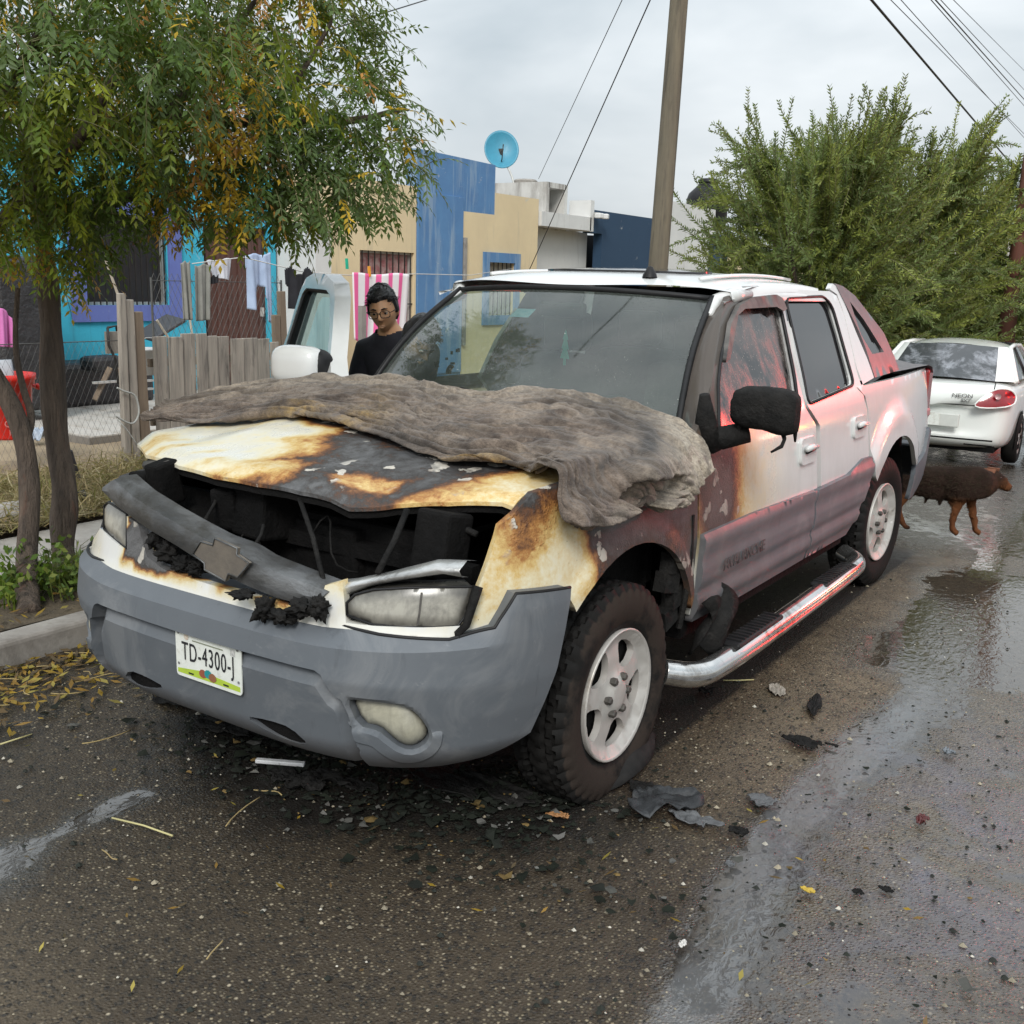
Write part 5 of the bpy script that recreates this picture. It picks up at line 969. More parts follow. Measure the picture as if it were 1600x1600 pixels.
M_blue = wall_mat('blue_render', (.10, .23, .43), (.08, .18, .36), (.28, .37, .47), .56, 2.)
M_white = wall_mat('white_render', (.66, .66, .64), (.58, .58, .57), (.38, .37, .35), .62)
M_navy = wall_mat('navy_render', (.018, .048, .095), (.022, .055, .105), (.03, .065, .11), .7)
M_roof = mat('roof_slab', (.3, .29, .27), (.2, .19, .18), 2, .9)
M_dark = mat('dark_interior', (.012, .012, .013), None, 4, .5)
M_pane = mat('window_pane', (.02, .022, .025), (.03, .032, .035), 3, .4)
M_steel = mat('white_painted_steel', (.5, .5, .48), (.4, .4, .38), 20, .5, .2)
M_iron = mat('black_iron', (.02, .02, .02), (.035, .033, .03), 20, .55, .4)
def fx(L): return [tuple(ax(x, y, XF)[1:]) for x, y in L]
def fmap(X=None): X = XF if X is None else X; return lambda P, d: np.c_[np.full(len(P), X)-d, P[:, 0], P[:, 1]]
def facade(name, poly, m, par, holes=(), X=None, thick=.2): o = slab(name, poly, .8, fmap(X), thick, m, par, holes); o.data.polygons.foreach_set('use_smooth', [False]*len(o.data.polygons)); return o
def rect(y0, z0, y1, z1): return [(y0, z0), (y1, z0), (y1, z1), (y0, z1)]
def ring(name, y0, z0, y1, z1, w, d0, d1, m, par):
    b = MB(); xc = XF+(d0+d1)/2; dd = d1-d0
    for c, s in ((((y0+y1)/2, z0-w/2), (y1-y0+2*w, w)), (((y0+y1)/2, z1+w/2), (y1-y0+2*w, w)), ((y0-w/2, (z0+z1)/2), (w, z1-z0)), ((y1+w/2, (z0+z1)/2), (w, z1-z0))): b.box((xc, c[0], c[1]), (dd, s[0], s[1]))
    return b.build(name, m, par)
def window(par, y0, z0, y1, z1, nb, bm, trim=None, tw=.16, curtain=None, hb=()):
    w = MB().box((XF-.14, (y0+y1)/2, (z0+z1)/2), (.02, y1-y0, z1-z0)).build('window', M_pane, par)
    if curtain:
        ys = np.linspace(y0, y1, 60); MB().grid(np.array([[(XF-.115+.012*math.sin(y*42), y, z) for y in ys] for z in (z0, z1)])).build('curtain', curtain, w, True)
    ring('window_frame', y0+.035, z0+.035, y1-.035, z1-.035, .035, -.11, -.06, M_steel, w)
    if trim is not None: ring('window_surround', y0, z0, y1, z1, tw, 0, .035, trim, par)
    for k in range(nb): y = y0+(k+.5)*(y1-y0)/nb; MB().box((XF-.02, y, (z0+z1)/2), (.014, .014, z1-z0)).build('window_bar', bm, w)
    for z in hb: MB().box((XF-.035, (y0+y1)/2, z), (.014, y1-y0, .016)).build('window_bar', bm, w)
    return w
def solid(par, poly, m, d0=.21, d1=7.): return prism('house_body', poly, fmap(), d0, d1, m, par)

# turquoise house
H = thing('turquoise_house', 'turquoise house with a periwinkle window surround and brown door', 'house', (XF, 6, .2))
wy0, wz0 = 5.45, 1.30; wy1, wz1 = 6.62, 2.35; dy0, dy1 = 7.18, 8.28
hp_ = [(3.3, .1), (8.42, .1), (8.42, 3.05), (3.3, 3.05)]
facade('wall', hp_, M_cyan, H, [rect(wy0, wz0, wy1, wz1), rect(dy0, .22, dy1, 2.3)])
solid(H, [(3.3, .1), (8.42, .1), (8.42, 2.75), (3.3, 2.75)], M_dark)
window(H, wy0, wz0, wy1, wz1, 14, M_iron, M_peri, .19)
d_ = MB().box((XF-.10, (dy0+dy1)/2, 1.26), (.05, dy1-dy0, 2.08)).build('door', mat('brown_steel_door', (.10, .045, .035), (.075, .035, .028), 6, .5), H)
for k in range(6): MB().box((XF-.065, dy0+.1+k*(dy1-dy0-.2)/5, 1.26), (.02, .05, 1.95)).build('door_panel', mat('brown_steel_door', (.1, .045, .035)), d_)
MB().box((XF-.04, dy1-.1, 1.2), (.06, .03, .12)).build('door_handle', M_steel, d_)
MB().box((XF+.05, 4.3, .33), (.1, 2.0, .36)).build('plinth', mat('dark_plinth', (.05, .05, .052), None, 5, .8), H)
# whitewashed dividing wall between the two houses
o = MB().box((XF+.3, 8.62, 1.25), (.8, .3, 2.3)).build('dividing_wall', M_white, loc=(XF, 8.62, .1)); tag(o, 'whitewashed wall between turquoise and cream houses', 'wall')

# cream and blue house
H = thing('cream_house', 'cream house with a tall blue parapet panel over its front', 'house', (XF, 11, .2))
bt = fx([(655, 232), (775, 262)]); bzt = (bt[0][1]+bt[1][1])/2; cy1 = 15.02
win1 = rect(10.12, .95, 11.40, 2.10); win2 = rect(13.45, 1.1, 14.25, 2.02)
facade('wall', [(8.78, .1), (11.45, .1), (11.45, 3.12), (8.78, 3.12)], M_cream, H, [win1])
facade('wall', [(12.68, .1), (cy1, .1), (cy1, 3.2), (13.60, 3.2), (13.60, 2.83), (12.68, 2.83)], M_cream, H, [win2])
facade('blue_panel', [(11.45, .1), (12.68, .1), (12.68, 2.83), (13.60, 2.83), (13.60, 3.66), (11.45, 3.70)], M_blue, H)
bevel(MB().box((XF+.015, 12.06, 1.6), (.03, 1.2, 2.9)).build('blue_pilaster', M_blue, H), .004)
solid(H, [(8.78, .1), (cy1, .1), (cy1, 2.9), (8.78, 2.9)], M_dark)
solid(H, [(11.47, 2.9), (13.58, 2.9), (13.58, 3.6), (11.47, 3.6)], M_blue, .205, .24)
cur = mat('floral_curtain', (.42, .32, .30), (.30, .07, .08), 9, .9)
window(H, 10.12, .95, 11.40, 2.10, 9, M_iron, None, 0, cur, (1.3, 1.75)); window(H, 13.45, 1.1, 14.25, 2.02, 6, M_iron, M_blue, .17, mat('pale_curtain', (.5, .47, .42), (.42, .4, .36), 5, .9))
MB().box((XF+.03, 12.72, 1.5), (.05, .06, 1.8)).build('drain_pipe', M_conc, H)
# rooftop block with an open niche, its top ring, dish
o = thing('roof_block', 'whitewashed rooftop block with an open niche on the cream house', 'roof block', (XF-1.2, 15.2, 2.9))
rp = lambda x, y: ax(x, y, XF-.3)
pz = [rp(855, 290), rp(887, 288), rp(887, 352), rp(856, 352)]; y0, y1, zt, zb = pz[0][1], pz[1][1], (pz[0][2]+pz[1][2])/2+.03, pz[3][2]
nw = .10; b = MB(); X0 = XF-.3; D = 1.75; yc = (y0+y1)/2
b.box((X0-D/2, y0+.04, (zt+2.7)/2), (D, .1, zt-2.7)); b.box((X0-D/2, y1-.04, (zt+2.7)/2), (D, .1, zt-2.7)); b.box((X0-D/2, yc, zt-.05), (D, y1-y0-.14, .1)); b.box((X0-D/2, yc, (zb+2.7)/2), (D-.02, y1-y0-.14, max(.05, zb-2.7))); b.box((X0-.5-D/2, yc, (zt+zb)/2), (D-1, y1-y0-.16, zt-zb-.1)); b.build('block', wall_mat('peeling_whitewash', (.62, .61, .58), (.5, .49, .46), (.22, .2, .18), .52, 4.), o)
MB().lathe([(.22, .0), (.24, .06), (.20, .09), (.0, .10)], (X0-.75, yc, zt), n=16).build('hatch_ring', M_conc, o)
dc = adist(783, 236, np.dot(np.array((X0-1.5, y0, zt))-CAM, FW)*1.0); DS = thing('satellite_dish', 'blue satellite dish on a bent pole above the rooftops', 'satellite dish', dc)
ndir = Vector((.62, -.70, .30)).normalized(); q_ = ndir.to_track_quat('Z', 'Y').to_matrix(); prof = [(.37*k/10, .10*(k/10)**2-.02) for k in range(11)]
V = []; n = 36
for r_, h in prof:
    for k in range(n): w = 2*math.pi*k/n; V.append(np.array(q_ @ Vector((r_*math.cos(w)*.94, r_*math.sin(w)*1.06, h)))+dc)
F = [(i*n+k, i*n+(k+1) % n, (i+1)*n+(k+1) % n, (i+1)*n+k) for i in range(10) for k in range(n)]
o = mesh_obj('dish', V, F, mat('dish_blue', (.04, .26, .38), (.035, .22, .33), 8, .45), DS, True); o.modifiers.new('thick', 'SOLIDIFY').thickness = .012
nd = np.array(ndir); ft = adist(803, 284, np.dot(np.array((X0-1.2, y0, zt))-CAM, FW)); MB().tube(chaikin([dc-nd*.03, dc-nd*.10+np.array((0, 0, -.08)), (dc+ft)/2+np.array((.02, 0, -.02)), ft, ft+np.array((0, 0, -.15))], 2, False), .022, 8).build('mast', M_steel, DS, True)
MB().box(dc-nd*.05, (.12, .12, .12)).build('dish_bracket', M_soot, DS); MB().tube([dc+np.array((0, 0, -.25)), dc+nd*.2+np.array((0, 0, -.22)), dc+nd*.36+np.array((0, 0, -.02))], .011, 6).build('feed_arm', M_soot, DS, True)

# white and navy house
H = thing('white_navy_house', 'flat roofed white house with stepped navy panels', 'house', (XF, 18, .2))
facade('wall', [(15.06, .1), (17.45, .1), (17.45, 2.72), (15.06, 2.72)], M_white, H, X=XF-.35)
b = MB(); b.box((XF-.2, 15.98, 2.86), (.5, 1.85, .26)); b.box((XF-.2, 16.93, 3.02), (.5, .14, .60)); b.build('eave', M_white, H)
facade('navy_panel', fx([(940, 440), (938, 372)])[:0] + [(17.45, .1), (20.4, .1), (20.4, 3.14), (17.0, 3.15), (17.0, 2.70), (17.45, 2.70)], M_navy, H)
facade('wall', [(20.4, .1), (22.75, .1), (22.75, 2.93), (23.0, 2.93), (23.0, 3.55), (20.4, 3.58)], M_white, H, X=XF+.03)
facade('navy_panel', [(22.75, .1), (24.0, .1), (24.0, 3.0), (22.75, 2.92)], M_navy, H)
solid(H, [(15.06, .1), (24, .1), (24, 2.9), (15.06, 2.6)], M_dark, .6, 7)
lm = thing('security_lamp', 'small white twin floodlight at the top corner of the navy panel', 'lamp', (XF+.05, 17.3, 2.95))
lp = ax(933, 336, XF+.1); MB().box(lp, (.08, .1, .1)).build('lamp_base', M_steel, lm)
for dy in (-.08, .16): bevel(MB().box(lp+np.array((.1, dy, -.02)), (.14, .14, .10), rz=.4*dy*5).build('lamp_head', mat('lamp_white', (.75, .75, .74), None, 5, .3), lm), .02)
# water tank
wt = thing('water_tank', 'black plastic rooftop water tank behind the trees', 'water tank', (XF-1.5, 23.4, 3.0)); tp = ax(1106, 300, XF-1.2)
MB().lathe([(.0, -.95), (.52, -.95), (.55, -.7), (.52, -.68), (.55, -.64), (.55, -.2), (.50, -.05), (.28, .16), (.25, .18), (.25, .26), (.0, .27)], tp, n=28).build('tank_body', M_black, wt, True)
MB().lathe([(.28, .24), (.28, .31), (.2, .34), (0, .34)], tp, n=20).build('tank_lid', M_black, wt, True)
# further houses behind the trees
for q, (y0, y1, z, m, lb) in enumerate(((24.1, 31, 2.7, M_cream, 'low beige house behind the first street tree'), (31.2, 38, 2.9, M_white, 'low white house far down the street behind the trees'), (38.2, 47, 3.0, M_cream, 'last beige house at the far end of the row'))):
    H = thing('far_house', lb, 'house', (XF, y0+3, .2), 'houses far down the street'); facade('wall', rect(y0, .1, y1, z), m, H, [rect(y0+1.5, 1., y0+3, 2.1)]); solid(H, rect(y0, .1, y1, z-.3), M_dark); window(H, y0+1.5, 1., y0+3, 2.1, 8, M_iron)
# house end facing us at the street's end, with a red post
H = thing('end_wall', 'pale rendered wall beyond the white sedan', 'wall', (-1, 24, .1)); MB().box((-3.4, 26.0, 1.5), (2.6, .25, 2.9)).build('wall_panel', wall_mat('pale_render', (.58, .54, .50), (.5, .47, .43), (.36, .33, .3), .6), H); MB().box((-1.9, 26.4, 1.1), (.35, .3, 2.2)).build('pier', M_conc, H)
pr_ = ax(1574, 560, -1.95)
o = thing('red_post', 'red painted steel post beside the pale wall past the sedan', 'post', (pr_[0], pr_[1], .05)); MB().box((pr_[0], pr_[1], 1.3), (.24, .14, 2.6)).build('post', mat('red_paint', (.55, .075, .05), (.45, .06, .045), 8, .5), o); MB().box((pr_[0], pr_[1], .08), (.32, .22, .06)).build('base_plate', M_iron, o)
o = thing('iron_gate', 'dark iron gate bars right of the red post', 'gate', (pr_[0]+.6, pr_[1]+1, .1))
for k in range(7): MB().box((pr_[0]+.35+k*.14, pr_[1]+.8, 1.25), (.03, .03, 2.4)).build('gate_bar', M_iron, o)
MB().box((pr_[0]+.77, pr_[1]+.8, 2.4), (1.0, .04, .05)).build('gate_rail', M_iron, o)

# ------------------------------------------------------------------ utility poles and wires
def pole_mat(): return mat('weathered_pole_wood', (.17, .145, .10), (.11, .095, .07), 5, .85, bump=(30, .6, .01), stretch=(3, 3, .25), dirt=((.07, .06, .045), 4, .58, (3, 3, .2)))
P0 = ax(1028, 420, -3.4); P1 = ax(1061, 0, -3.4); dr = (P1-P0)/(P1[2]-P0[2]); bt_ = P0-dr*(P0[2]-.1); tp_ = P0+dr*(8-P0[2])
UP = thing('utility_pole', 'leaning grey wooden utility pole behind the truck roof', 'utility pole', tuple(bt_)); MB().tube([bt_-dr*.3, bt_+dr*2, bt_+dr*5, tp_], (.128, .118, .105, .09), 18).build('shaft', pole_mat(), UP, True)
MB().box(tp_-dr*.7, (1.6, .1, .12)).build('cross_arm', pole_mat(), UP)
for k in (-.7, -.25, .3, .72): MB().lathe([(.0, .14), (.04, .13), (.055, .07), (.03, .05), (.05, .02), (.02, 0)], tp_-dr*.7+np.array((k, 0, .06)), n=10).build('insulator', M_conc, UP, True)
q0 = ax(1606, 250, -.9); bb = np.array((q0[0], q0[1], .1)); U2 = thing('utility_pole', 'reddish brown pole at the right edge beyond the trees', 'utility pole', tuple(bb)); MB().tube([bb, (q0[0]+.05, q0[1], 4), (q0[0]+.12, q0[1], 7.5)], (.15, .13, .11), 14).build('shaft', mat('brown_pole', (.17, .07, .05), (.12, .055, .04), 4, .7, stretch=(3, 3, .3)), U2, True)
MB().box((q0[0]+.12, q0[1], 7.0), (1.5, .1, .12)).build('cross_arm', pole_mat(), U2)
M_wire = mat('cable_black', (.018, .018, .018), None, 5, .6)
def wire(a_, b_, da, db, r_, lb, sag=.0):
    A, B_ = adist(*a_, da), adist(*b_, db); A, B_ = A+(A-B_)*.6, B_+(B_-A)*.05; t_ = np.linspace(0, 1, 14); P = A+(B_-A)*t_[:, None]; P[:, 2] -= 4*sag*t_*(1-t_); tag(MB().tube(P, r_, 5).build('power_line', M_wire, None, True, loc=tuple(A)), lb, 'cable', 'overhead cables')
wire((1362, 0), (1585, 262), 12, 25, .016, 'thick black overhead cable running down to the right behind the tree tops')
wire((1392, 0), (1596, 205), 14, 27, .006, 'thin overhead wire just right of the thick black cable')
wire((1408, 0), (1600, 215), 14, 27, .006, 'second thin overhead wire, close beside the thin one by the thick cable')
wire((1455, 0), (1600, 165), 14, 27, .007, 'thin overhead wire in the upper right corner, lowest of its four')
wire((1462, 0), (1600, 155), 14, 27, .010, 'darkest of the four overhead wires in the upper right corner')
wire((1470, 0), (1600, 140), 14, 27, .006, 'thin overhead wire in the upper right corner, third from the left')
wire((1490, 0), (1600, 110), 14, 27, .005, 'overhead wire nearest the upper right corner of the picture')
wire((972, 0), (845, 272), 9, 16, .004, 'thin grey wire sloping down to the rooftop block')
wire((1016, 0), (828, 420), 9, 15, .006, 'grey service wire crossing the white wall left of the wooden pole')
wire((575, 28), (672, -2), 7, 9, .005, 'short wire crossing the sky at the tree edge, top of the picture')

# ------------------------------------------------------------------ fences and yard
M_plank = mat('grey_weathered_wood', (.36, .325, .275), (.22, .2, .175), 4, .9, bump=(26, .7, .006), stretch=(6, 6, .5), dirt=((.10, .09, .08), 5, .6, (4, 4, .4)))
M_plank2 = mat('brown_weathered_wood', (.22, .17, .12), (.15, .115, .085), 4, .9, bump=(26, .7, .006), stretch=(6, 6, .5))
FX = -5.0
FE = thing('plank_fence', 'low fence of grey vertical planks behind the truck nose', 'fence', (FX, 4.3, .14))
px = [(238, 258, 526), (260, 281, 527), (283, 304, 521), (305, 321, 522), (322, 338, 524), (339, 357, 527), (358, 377, 528), (378, 400, 530), (402, 420, 528), (421, 434, 536)]
for i, (a_, b_, t_) in enumerate(px):
    A, B_ = ax(a_, t_, FX), ax(b_, t_, FX); B_ = ax(px[i+1][0] if i < 9 else b_, t_, FX); w = B_[1]-A[1]-.005; zt = A[2]+.01*math.sin(i*3); b = MB().box((FX+.012*math.sin(i*2.3), (A[1]+B_[1])/2, (zt+.1)/2), (.024, w, zt-.1), rx=.008*math.sin(i*5)); bevel(b.build('plank', M_plank, FE), .004, 1)
for z in (.45, .95): MB().box((FX-.04, 4.35, z), (.03, 1.4, .07)).build('rail', M_plank2, FE)
pw_ = [(181, 192, 458, .02), (192, 206, 468, .0), (205, 222, 487, -.02)]
for i, (a_, b_, t_, dx) in enumerate(pw_):
    A, B_ = ax(a_, t_, FX+.1+dx), ax(b_, t_, FX+.1+dx); zt = A[2]; o = bevel(MB().box((0, 0, 0), (.05+.01*i, B_[1]-A[1]-.004, zt-.05), rx=.02*(i-1)).build('fence_post', (M_plank, M_plank, M_plank2)[i], None, loc=(0, 0, 0)), .005, 1)
    o.location = (FX+.1+dx, (A[1]+B_[1])/2, (zt+.05)/2); tag(o, ('leftmost weathered post of the three boards tied beside the truck nose', 'middle weathered post of the three boards tied beside the truck nose', 'shorter knotty brown board, nearest the plank fence')[i], 'post', 'boards tied together as a gate post')
for i, (a_, b_, t_, zb) in enumerate(((428, 437, 492, .1), (437, 446, 455, .1))):
    A, B_ = ax(a_, t_, FX-.15), ax(b_, t_, FX-.15); o = bevel(MB().box((0, 0, 0), (.05, B_[1]-A[1], A[2]-zb), rx=.03).build('fence_post', M_plank2), .004, 1); o.location = (FX-.15, (A[1]+B_[1])/2, (A[2]+zb)/2); tag(o, ('short brown stake at the end of the plank fence by the white mirror', 'taller brown stake under the black shirt')[i], 'post')
A = ax(566, 478, -4.2); o = MB().box((0, 0, 0), (.05, .06, A[2]-.1)).build('fence_post', M_conc); o.location = (-4.2, A[1], (A[2]+.1)/2); tag(o, 'grey stake in front of the striped towel', 'post')
# wire tying the boards
P = [ax(x, y, FX+.18) for x, y in ((183, 606), (195, 612), (212, 616), (218, 640), (215, 655), (206, 664), (188, 655), (181, 650))]; tag(MB().tube(chaikin(P, 2, False), .008, 6).build('tie_rope', mat('tie_rope_grey', (.42, .43, .4), (.3, .31, .3), 30, .8), None, True, loc=tuple(P[0])), 'pale rope tied round the gate post boards', 'rope')
P = [ax(x, y, FX+.18) for x, y in ((183, 655), (197, 670), (211, 690), (218, 702))]; tag(MB().tube(P, .005, 5).build('tie_wire', mat('tie_rope_grey', (.42, .43, .4)), None, True, loc=tuple(P[0])), 'thin pale wire slanting across the gate post boards', 'wire')
def netting(name, y0, y1, z0, z1, X, cell, r_, m, lb, hexed=True):
    b = MB(); nz_ = int((z1-z0)/cell*1.0)+1; ny = int((y1-y0)/cell)+1; segs = []
    for i in range(ny):
        for j in range(nz_):
            y, z = y0+i*cell+(cell/2 if j % 2 else 0), z0+j*cell
            for sg in (-1, 1): segs.append(((y, z), (y+sg*cell/2, z+cell)))
    V = []; F = []
    for (a0, b0), (a1, b1) in segs:
        if not (y0 <= a1 <= y1): continue
        k = len(V); n_ = np.array((b1-b0, -(a1-a0))); n_ = n_/np.linalg.norm(n_)*r_
        for (y, z) in ((a0, b0), (a1, b1)): V += [(X+r_, y, z), (X-r_, y+n_[0], z+n_[1]), (X-r_, y-n_[0], z-n_[1])]
        F += [(k+q, k+(q+1) % 3, k+3+(q+1) % 3, k+3+q) for q in range(3)]
    WF = thing(name, lb, 'fence', (X, (y0+y1)/2, z0)); o = mesh_obj('wire_net', V, F, m, WF, False); o['kind'] = 'stuff'
    MB().tube([(X, y0, z1), (X, y1, z1)], .004, 5).build('top_wire', m, WF); MB().tube([(X, y0, z0), (X, y0, z1+.03)], .012, 6).build('stay', m, WF); MB().tube([(X, y1, z0), (X, y1, z1+.03)], .012, 6).build('stay', m, WF); return WF
M_galv = mat('galvanised_wire', (.10, .10, .095), (.07, .07, .068), 30, .6, .2)
netting('chicken_wire', 1.7, 3.35, .16, 1.15, FX, .055, .0009, M_galv, 'chicken wire fence between the tree trunks and the tied posts')
netting('chain_link_fence', 4.6, 6.3, .5, 1.62, FX-1.2, .07, .0017, M_galv, 'diamond wire mesh in front of the brown door')

# clothes line and washing
cl0, cl1 = ax(470, 424, -5.3), ax(735, 430, -5.9); P = [ax(300, 412, -5.2), ax(380, 402, -5.2), cl0, ax(545, 430, -5.5), ax(650, 428, -5.7), cl1, ax(800, 420, -6.2)]; tag(MB().tube(P, .005, 5).build('clothes_line', mat('line_white', (.6, .6, .58), None, 5, .8), None, True, loc=tuple(P[0])), 'white clothes line strung across the yards', 'clothes line')
def cloth(name, tl, tr, bl_, br, X, m, lb, cat, seed, amp=.03, outline=None, parts=()):
    nu_, nv_ = 26, 30; C_ = [ax(*q, X) for q in (tl, tr, bl_, br)]; G = []
    for v in np.linspace(0, 1, nv_):
        row = []
        for u in np.linspace(0, 1, nu_): p = (C_[0]*(1-u)+C_[1]*u)*(1-v)+(C_[2]*(1-u)+C_[3]*u)*v; p = p+np.array((amp*(math.sin(u*11+seed)+.5*math.sin(u*23+seed*2))*(.3+.7*v), 0, .010*math.sin(u*9+seed)*(1-v))); row.append(p)
        G.append(row)
    b = MB().grid(np.array(G)); u_, v_ = np.meshgrid(np.linspace(0, 1, nu_), np.linspace(0, 1, nv_))
    o = b.build(name, m, None, True, loc=tuple(C_[0]), attrs=dict(uu=u_.ravel(), vv=v_.ravel())); 
    if outline:
        bmm = bmesh.new(); bmm.from_mesh(o.data); pu = np.c_[u_.ravel(), v_.ravel()]; bmm.verts.ensure_lookup_table()
        dead = [f for f in bmm.faces if not inside(np.array([np.mean([pu[v.index] for v in f.verts], axis=0)]), outline)[0]]; bmesh.ops.delete(bmm, geom=dead, context='FACES'); bmm.to_mesh(o.data); bmm.free()
    o.modifiers.new('thick', 'SOLIDIFY').thickness = .004; return tag(o, lb, cat, 'washing on the line')
def stripe_mat():
    t = NT('pink_striped_towel'); u = t.att('uu'); s_ = t.m2('FRACT', t.m2('MULTIPLY_ADD', u, 5.1, -.08)); c = t.mix(t.ramp(s_, [(.02, 0.), (.06, 1.), (.42, 1.), (.47, 0.)]), (.78, .76, .77), (.80, .13, .34)); return t.set(col=c, rough=.9, nrm=t.bump(t.noise(90, 4), .5, .004))
cloth('striped_towel', (549, 427), (640, 428), (549, 530), (632, 560), -5.4, stripe_mat(), 'white towel with pink stripes hanging behind the young man', 'towel', 1)
cloth('black_shirt', (444, 414), (489, 416), (448, 482), (482, 484), -5.25, mat('black_cotton', (.012, .012, .016), (.02, .02, .025), 8, .9), 'black shirt pegged on the line beside the open door', 'shirt', 3, .03, [(.0, .1), (.25, 0), (.4, .22), (.62, .22), (.8, 0), (1, .15), (.98, .5), (.85, .5), (.85, 1), (.15, 1), (.15, .5), (.0, .45)])
M_pale = mat('pale_blue_cotton', (.42, .52, .70), (.36, .45, .62), 6, .9)
cloth('pale_blue_trousers', (384, 398), (422, 396), (389, 492), (424, 505), -5.3, M_pale, 'pale blue trousers hanging in front of the brown door', 'trousers', 5, .03, [(0, 0), (1, 0), (1, 1), (.78, 1), (.72, .5), (.40, .5), (.32, .62), (.32, .9), (.05, .9), (.05, .5)])
cloth('white_shirt', (322, 408), (362, 404), (330, 432), (360, 438), -5.25, mat('white_cotton', (.66, .68, .74), (.58, .6, .66), 6, .9), 'white shirt folded over the line left of the blue trousers', 'shirt', 7, .02)
cloth('grey_trousers', (304, 415), (328, 412), (306, 502), (326, 500), -5.2, mat('grey_denim', (.27, .27, .245), (.21, .21, .19), 9, .9), 'grey trousers hanging beside the turquoise wall', 'trousers', 9, .02)
cloth('dark_sock', (329, 432), (341, 430), (330, 444), (340, 442), -5.22, mat('black_cotton', (.012, .012, .016)), 'small dark garment left of the white shirt', 'garment', 11, .01)
cloth('grey_garment', (282, 410), (296, 408), (288, 500), (300, 500), -5.15, mat('grey_denim', (.27, .27, .245)), 'narrow grey-green garment beside the window surround', 'garment', 4, .02)
for (x, y, c, lb) in ((542, 412, (.02, .45, .28), 'green clothes peg on the line beside the open door'), (577, 424, (.85, .35, .03), 'orange clothes peg on the striped towel')): p = ax(x, y, -5.4); tag(MB().box((0, 0, 0), (.025, .022, .11), rx=.1).build('clothes_peg', mat('peg%d' % x, c, None, 5, .5)), lb, 'clothes peg').location = p
cloth('pink_cloth', (-12, 470), (18, 495), (-14, 540), (21, 543), -5.1, mat('pink_cotton', (.70, .22, .52), (.6, .18, .45), 7, .85), 'pink cloth draped at the left edge above the red bucket', 'cloth', 2)

# yard things
bc = az(16, 684, .16); BK = thing('red_bucket', 'large red plastic bucket behind the tree trunk', 'bucket', (-5.3, 2.55, .16)); k_ = az(16, 684, .16); pos = ax(12, 640, -5.4); s_ = 1.
M_redp = mat('red_plastic', (.72, .028, .02), (.62, .022, .016), 6, .35)
R1 = .21; zb, zt = ax(12, 684, -5.4)[2], ax(12, 583, -5.4)[2]; cx_, cy_ = -5.4, pos[1]
MB().lathe([(0, zb), (.155, zb), (.165, zb+.02), (R1-.02, zt-.08), (R1, zt-.08), (R1, zt-.05), (R1+.012, zt-.045), (R1+.012, zt), (R1-.008, zt), (R1-.03, zt-.09), (.15, zb+.03), (0, zb+.03)], (cx_, cy_, 0), n=40).build('bucket_body', M_redp, BK, True)
MB().tube([(cx_+.05, cy_+R1+.02, zt-.1), (cx_+.03, cy_+R1+.05, zt-.13), (cx_-.05, cy_+R1+.02, zt-.1)], .016, 6).build('handle_lug', M_redp, BK, True)
fr_ = Vector((CAM[0]-cx_, CAM[1]-cy_, 0)).normalized(); rt_ = Vector((0, 0, 1)).cross(fr_)
for q, (s, dz, sz) in enumerate((('OB', .13, .075), ('15', .06, .06))):
    p = Vector((cx_, cy_, zb+dz))+fr_*(.168+.13*dz+.005)+rt_*(.02); text('bucket_print', s, frame(p, rt_, fr_), sz, mat('print_pink', (.75, .25, .22), None, 5, .4), BK, 1, .001)
MB().tube([(cx_, cy_-.02, zt-.25), (cx_-.02, cy_-.04, zt+.10)], .1, 12).build('bag_in_bucket', mat('clear_bag', (.5, .52, .54), (.35, .37, .4), 8, .25), None, True, loc=(cx_, cy_, zt)); tag(bpy.data.objects['bag_in_bucket'], 'greyish clear plastic bag standing in the red bucket', 'bag')
o = MB(); 
def yard_box(name, px_, X, d, m, lb, cat, rz=0, bev=.015): p = ax(*px_, X); q = bevel(MB().box((0, 0, 0), d, rz=rz).build(name, m), bev, 2); q.location = p; return tag(q, lb, cat)
M_tarp = mat('black_tarp', (.018, .018, .02), (.035, .034, .036), 5, .45, bump=(14, .9, .03))
yard_box('tarp_covered_pile', (140, 598), -8.2, (.5, 1.4, .5), M_tarp, 'black tarp covered pile along the foot of the turquoise wall', 'pile', 0, .06)
yard_box('tarp_covered_pile', (12, 520), -7.6, (.8, .7, 1.5), M_tarp, 'tall dark covered stack at the left edge behind the red bucket', 'pile', 0, .08)
yard_box('black_bag', (158, 567), -7.7, (.25, .42, .16), M_tarp, 'crumpled black bag on the plank bench by the turquoise wall', 'bag', .2, .05)
yard_box('dark_table', (250, 512), -7.2, (.3, .5, .04), mat('dark_board', (.05, .05, .055), None, 5, .5), 'tilted dark table top leaning under the blue window', 'table', .1).rotation_euler = (.42, .2, 0)
bk = thing('white_bucket', 'white plastic bucket beside the tied posts', 'bucket', tuple(ax(229, 566, -6.3))); c_ = ax(229, 566, -6.3); MB().lathe([(0, -.12), (.10, -.12), (.13, .12), (.14, .12), (.14, .14), (.12, .14), (.09, -.1), (0, -.1)], c_, n=24).build('bucket_body', mat('white_plastic', (.5, .52, .53), (.42, .44, .45), 6, .4), bk, True); MB().tube(chaikin([c_+np.array((0, -.14, .12)), c_+np.array((.05, -.1, .24)), c_+np.array((.05, .1, .24)), c_+np.array((0, .14, .12))], 2, False), .005, 5).build('bucket_handle', M_steel, bk, True)
tr_ = thing('wooden_trestle', 'rough wooden trestle with white rails by the turquoise wall', 'trestle', (-7.2, 5.4, .2))
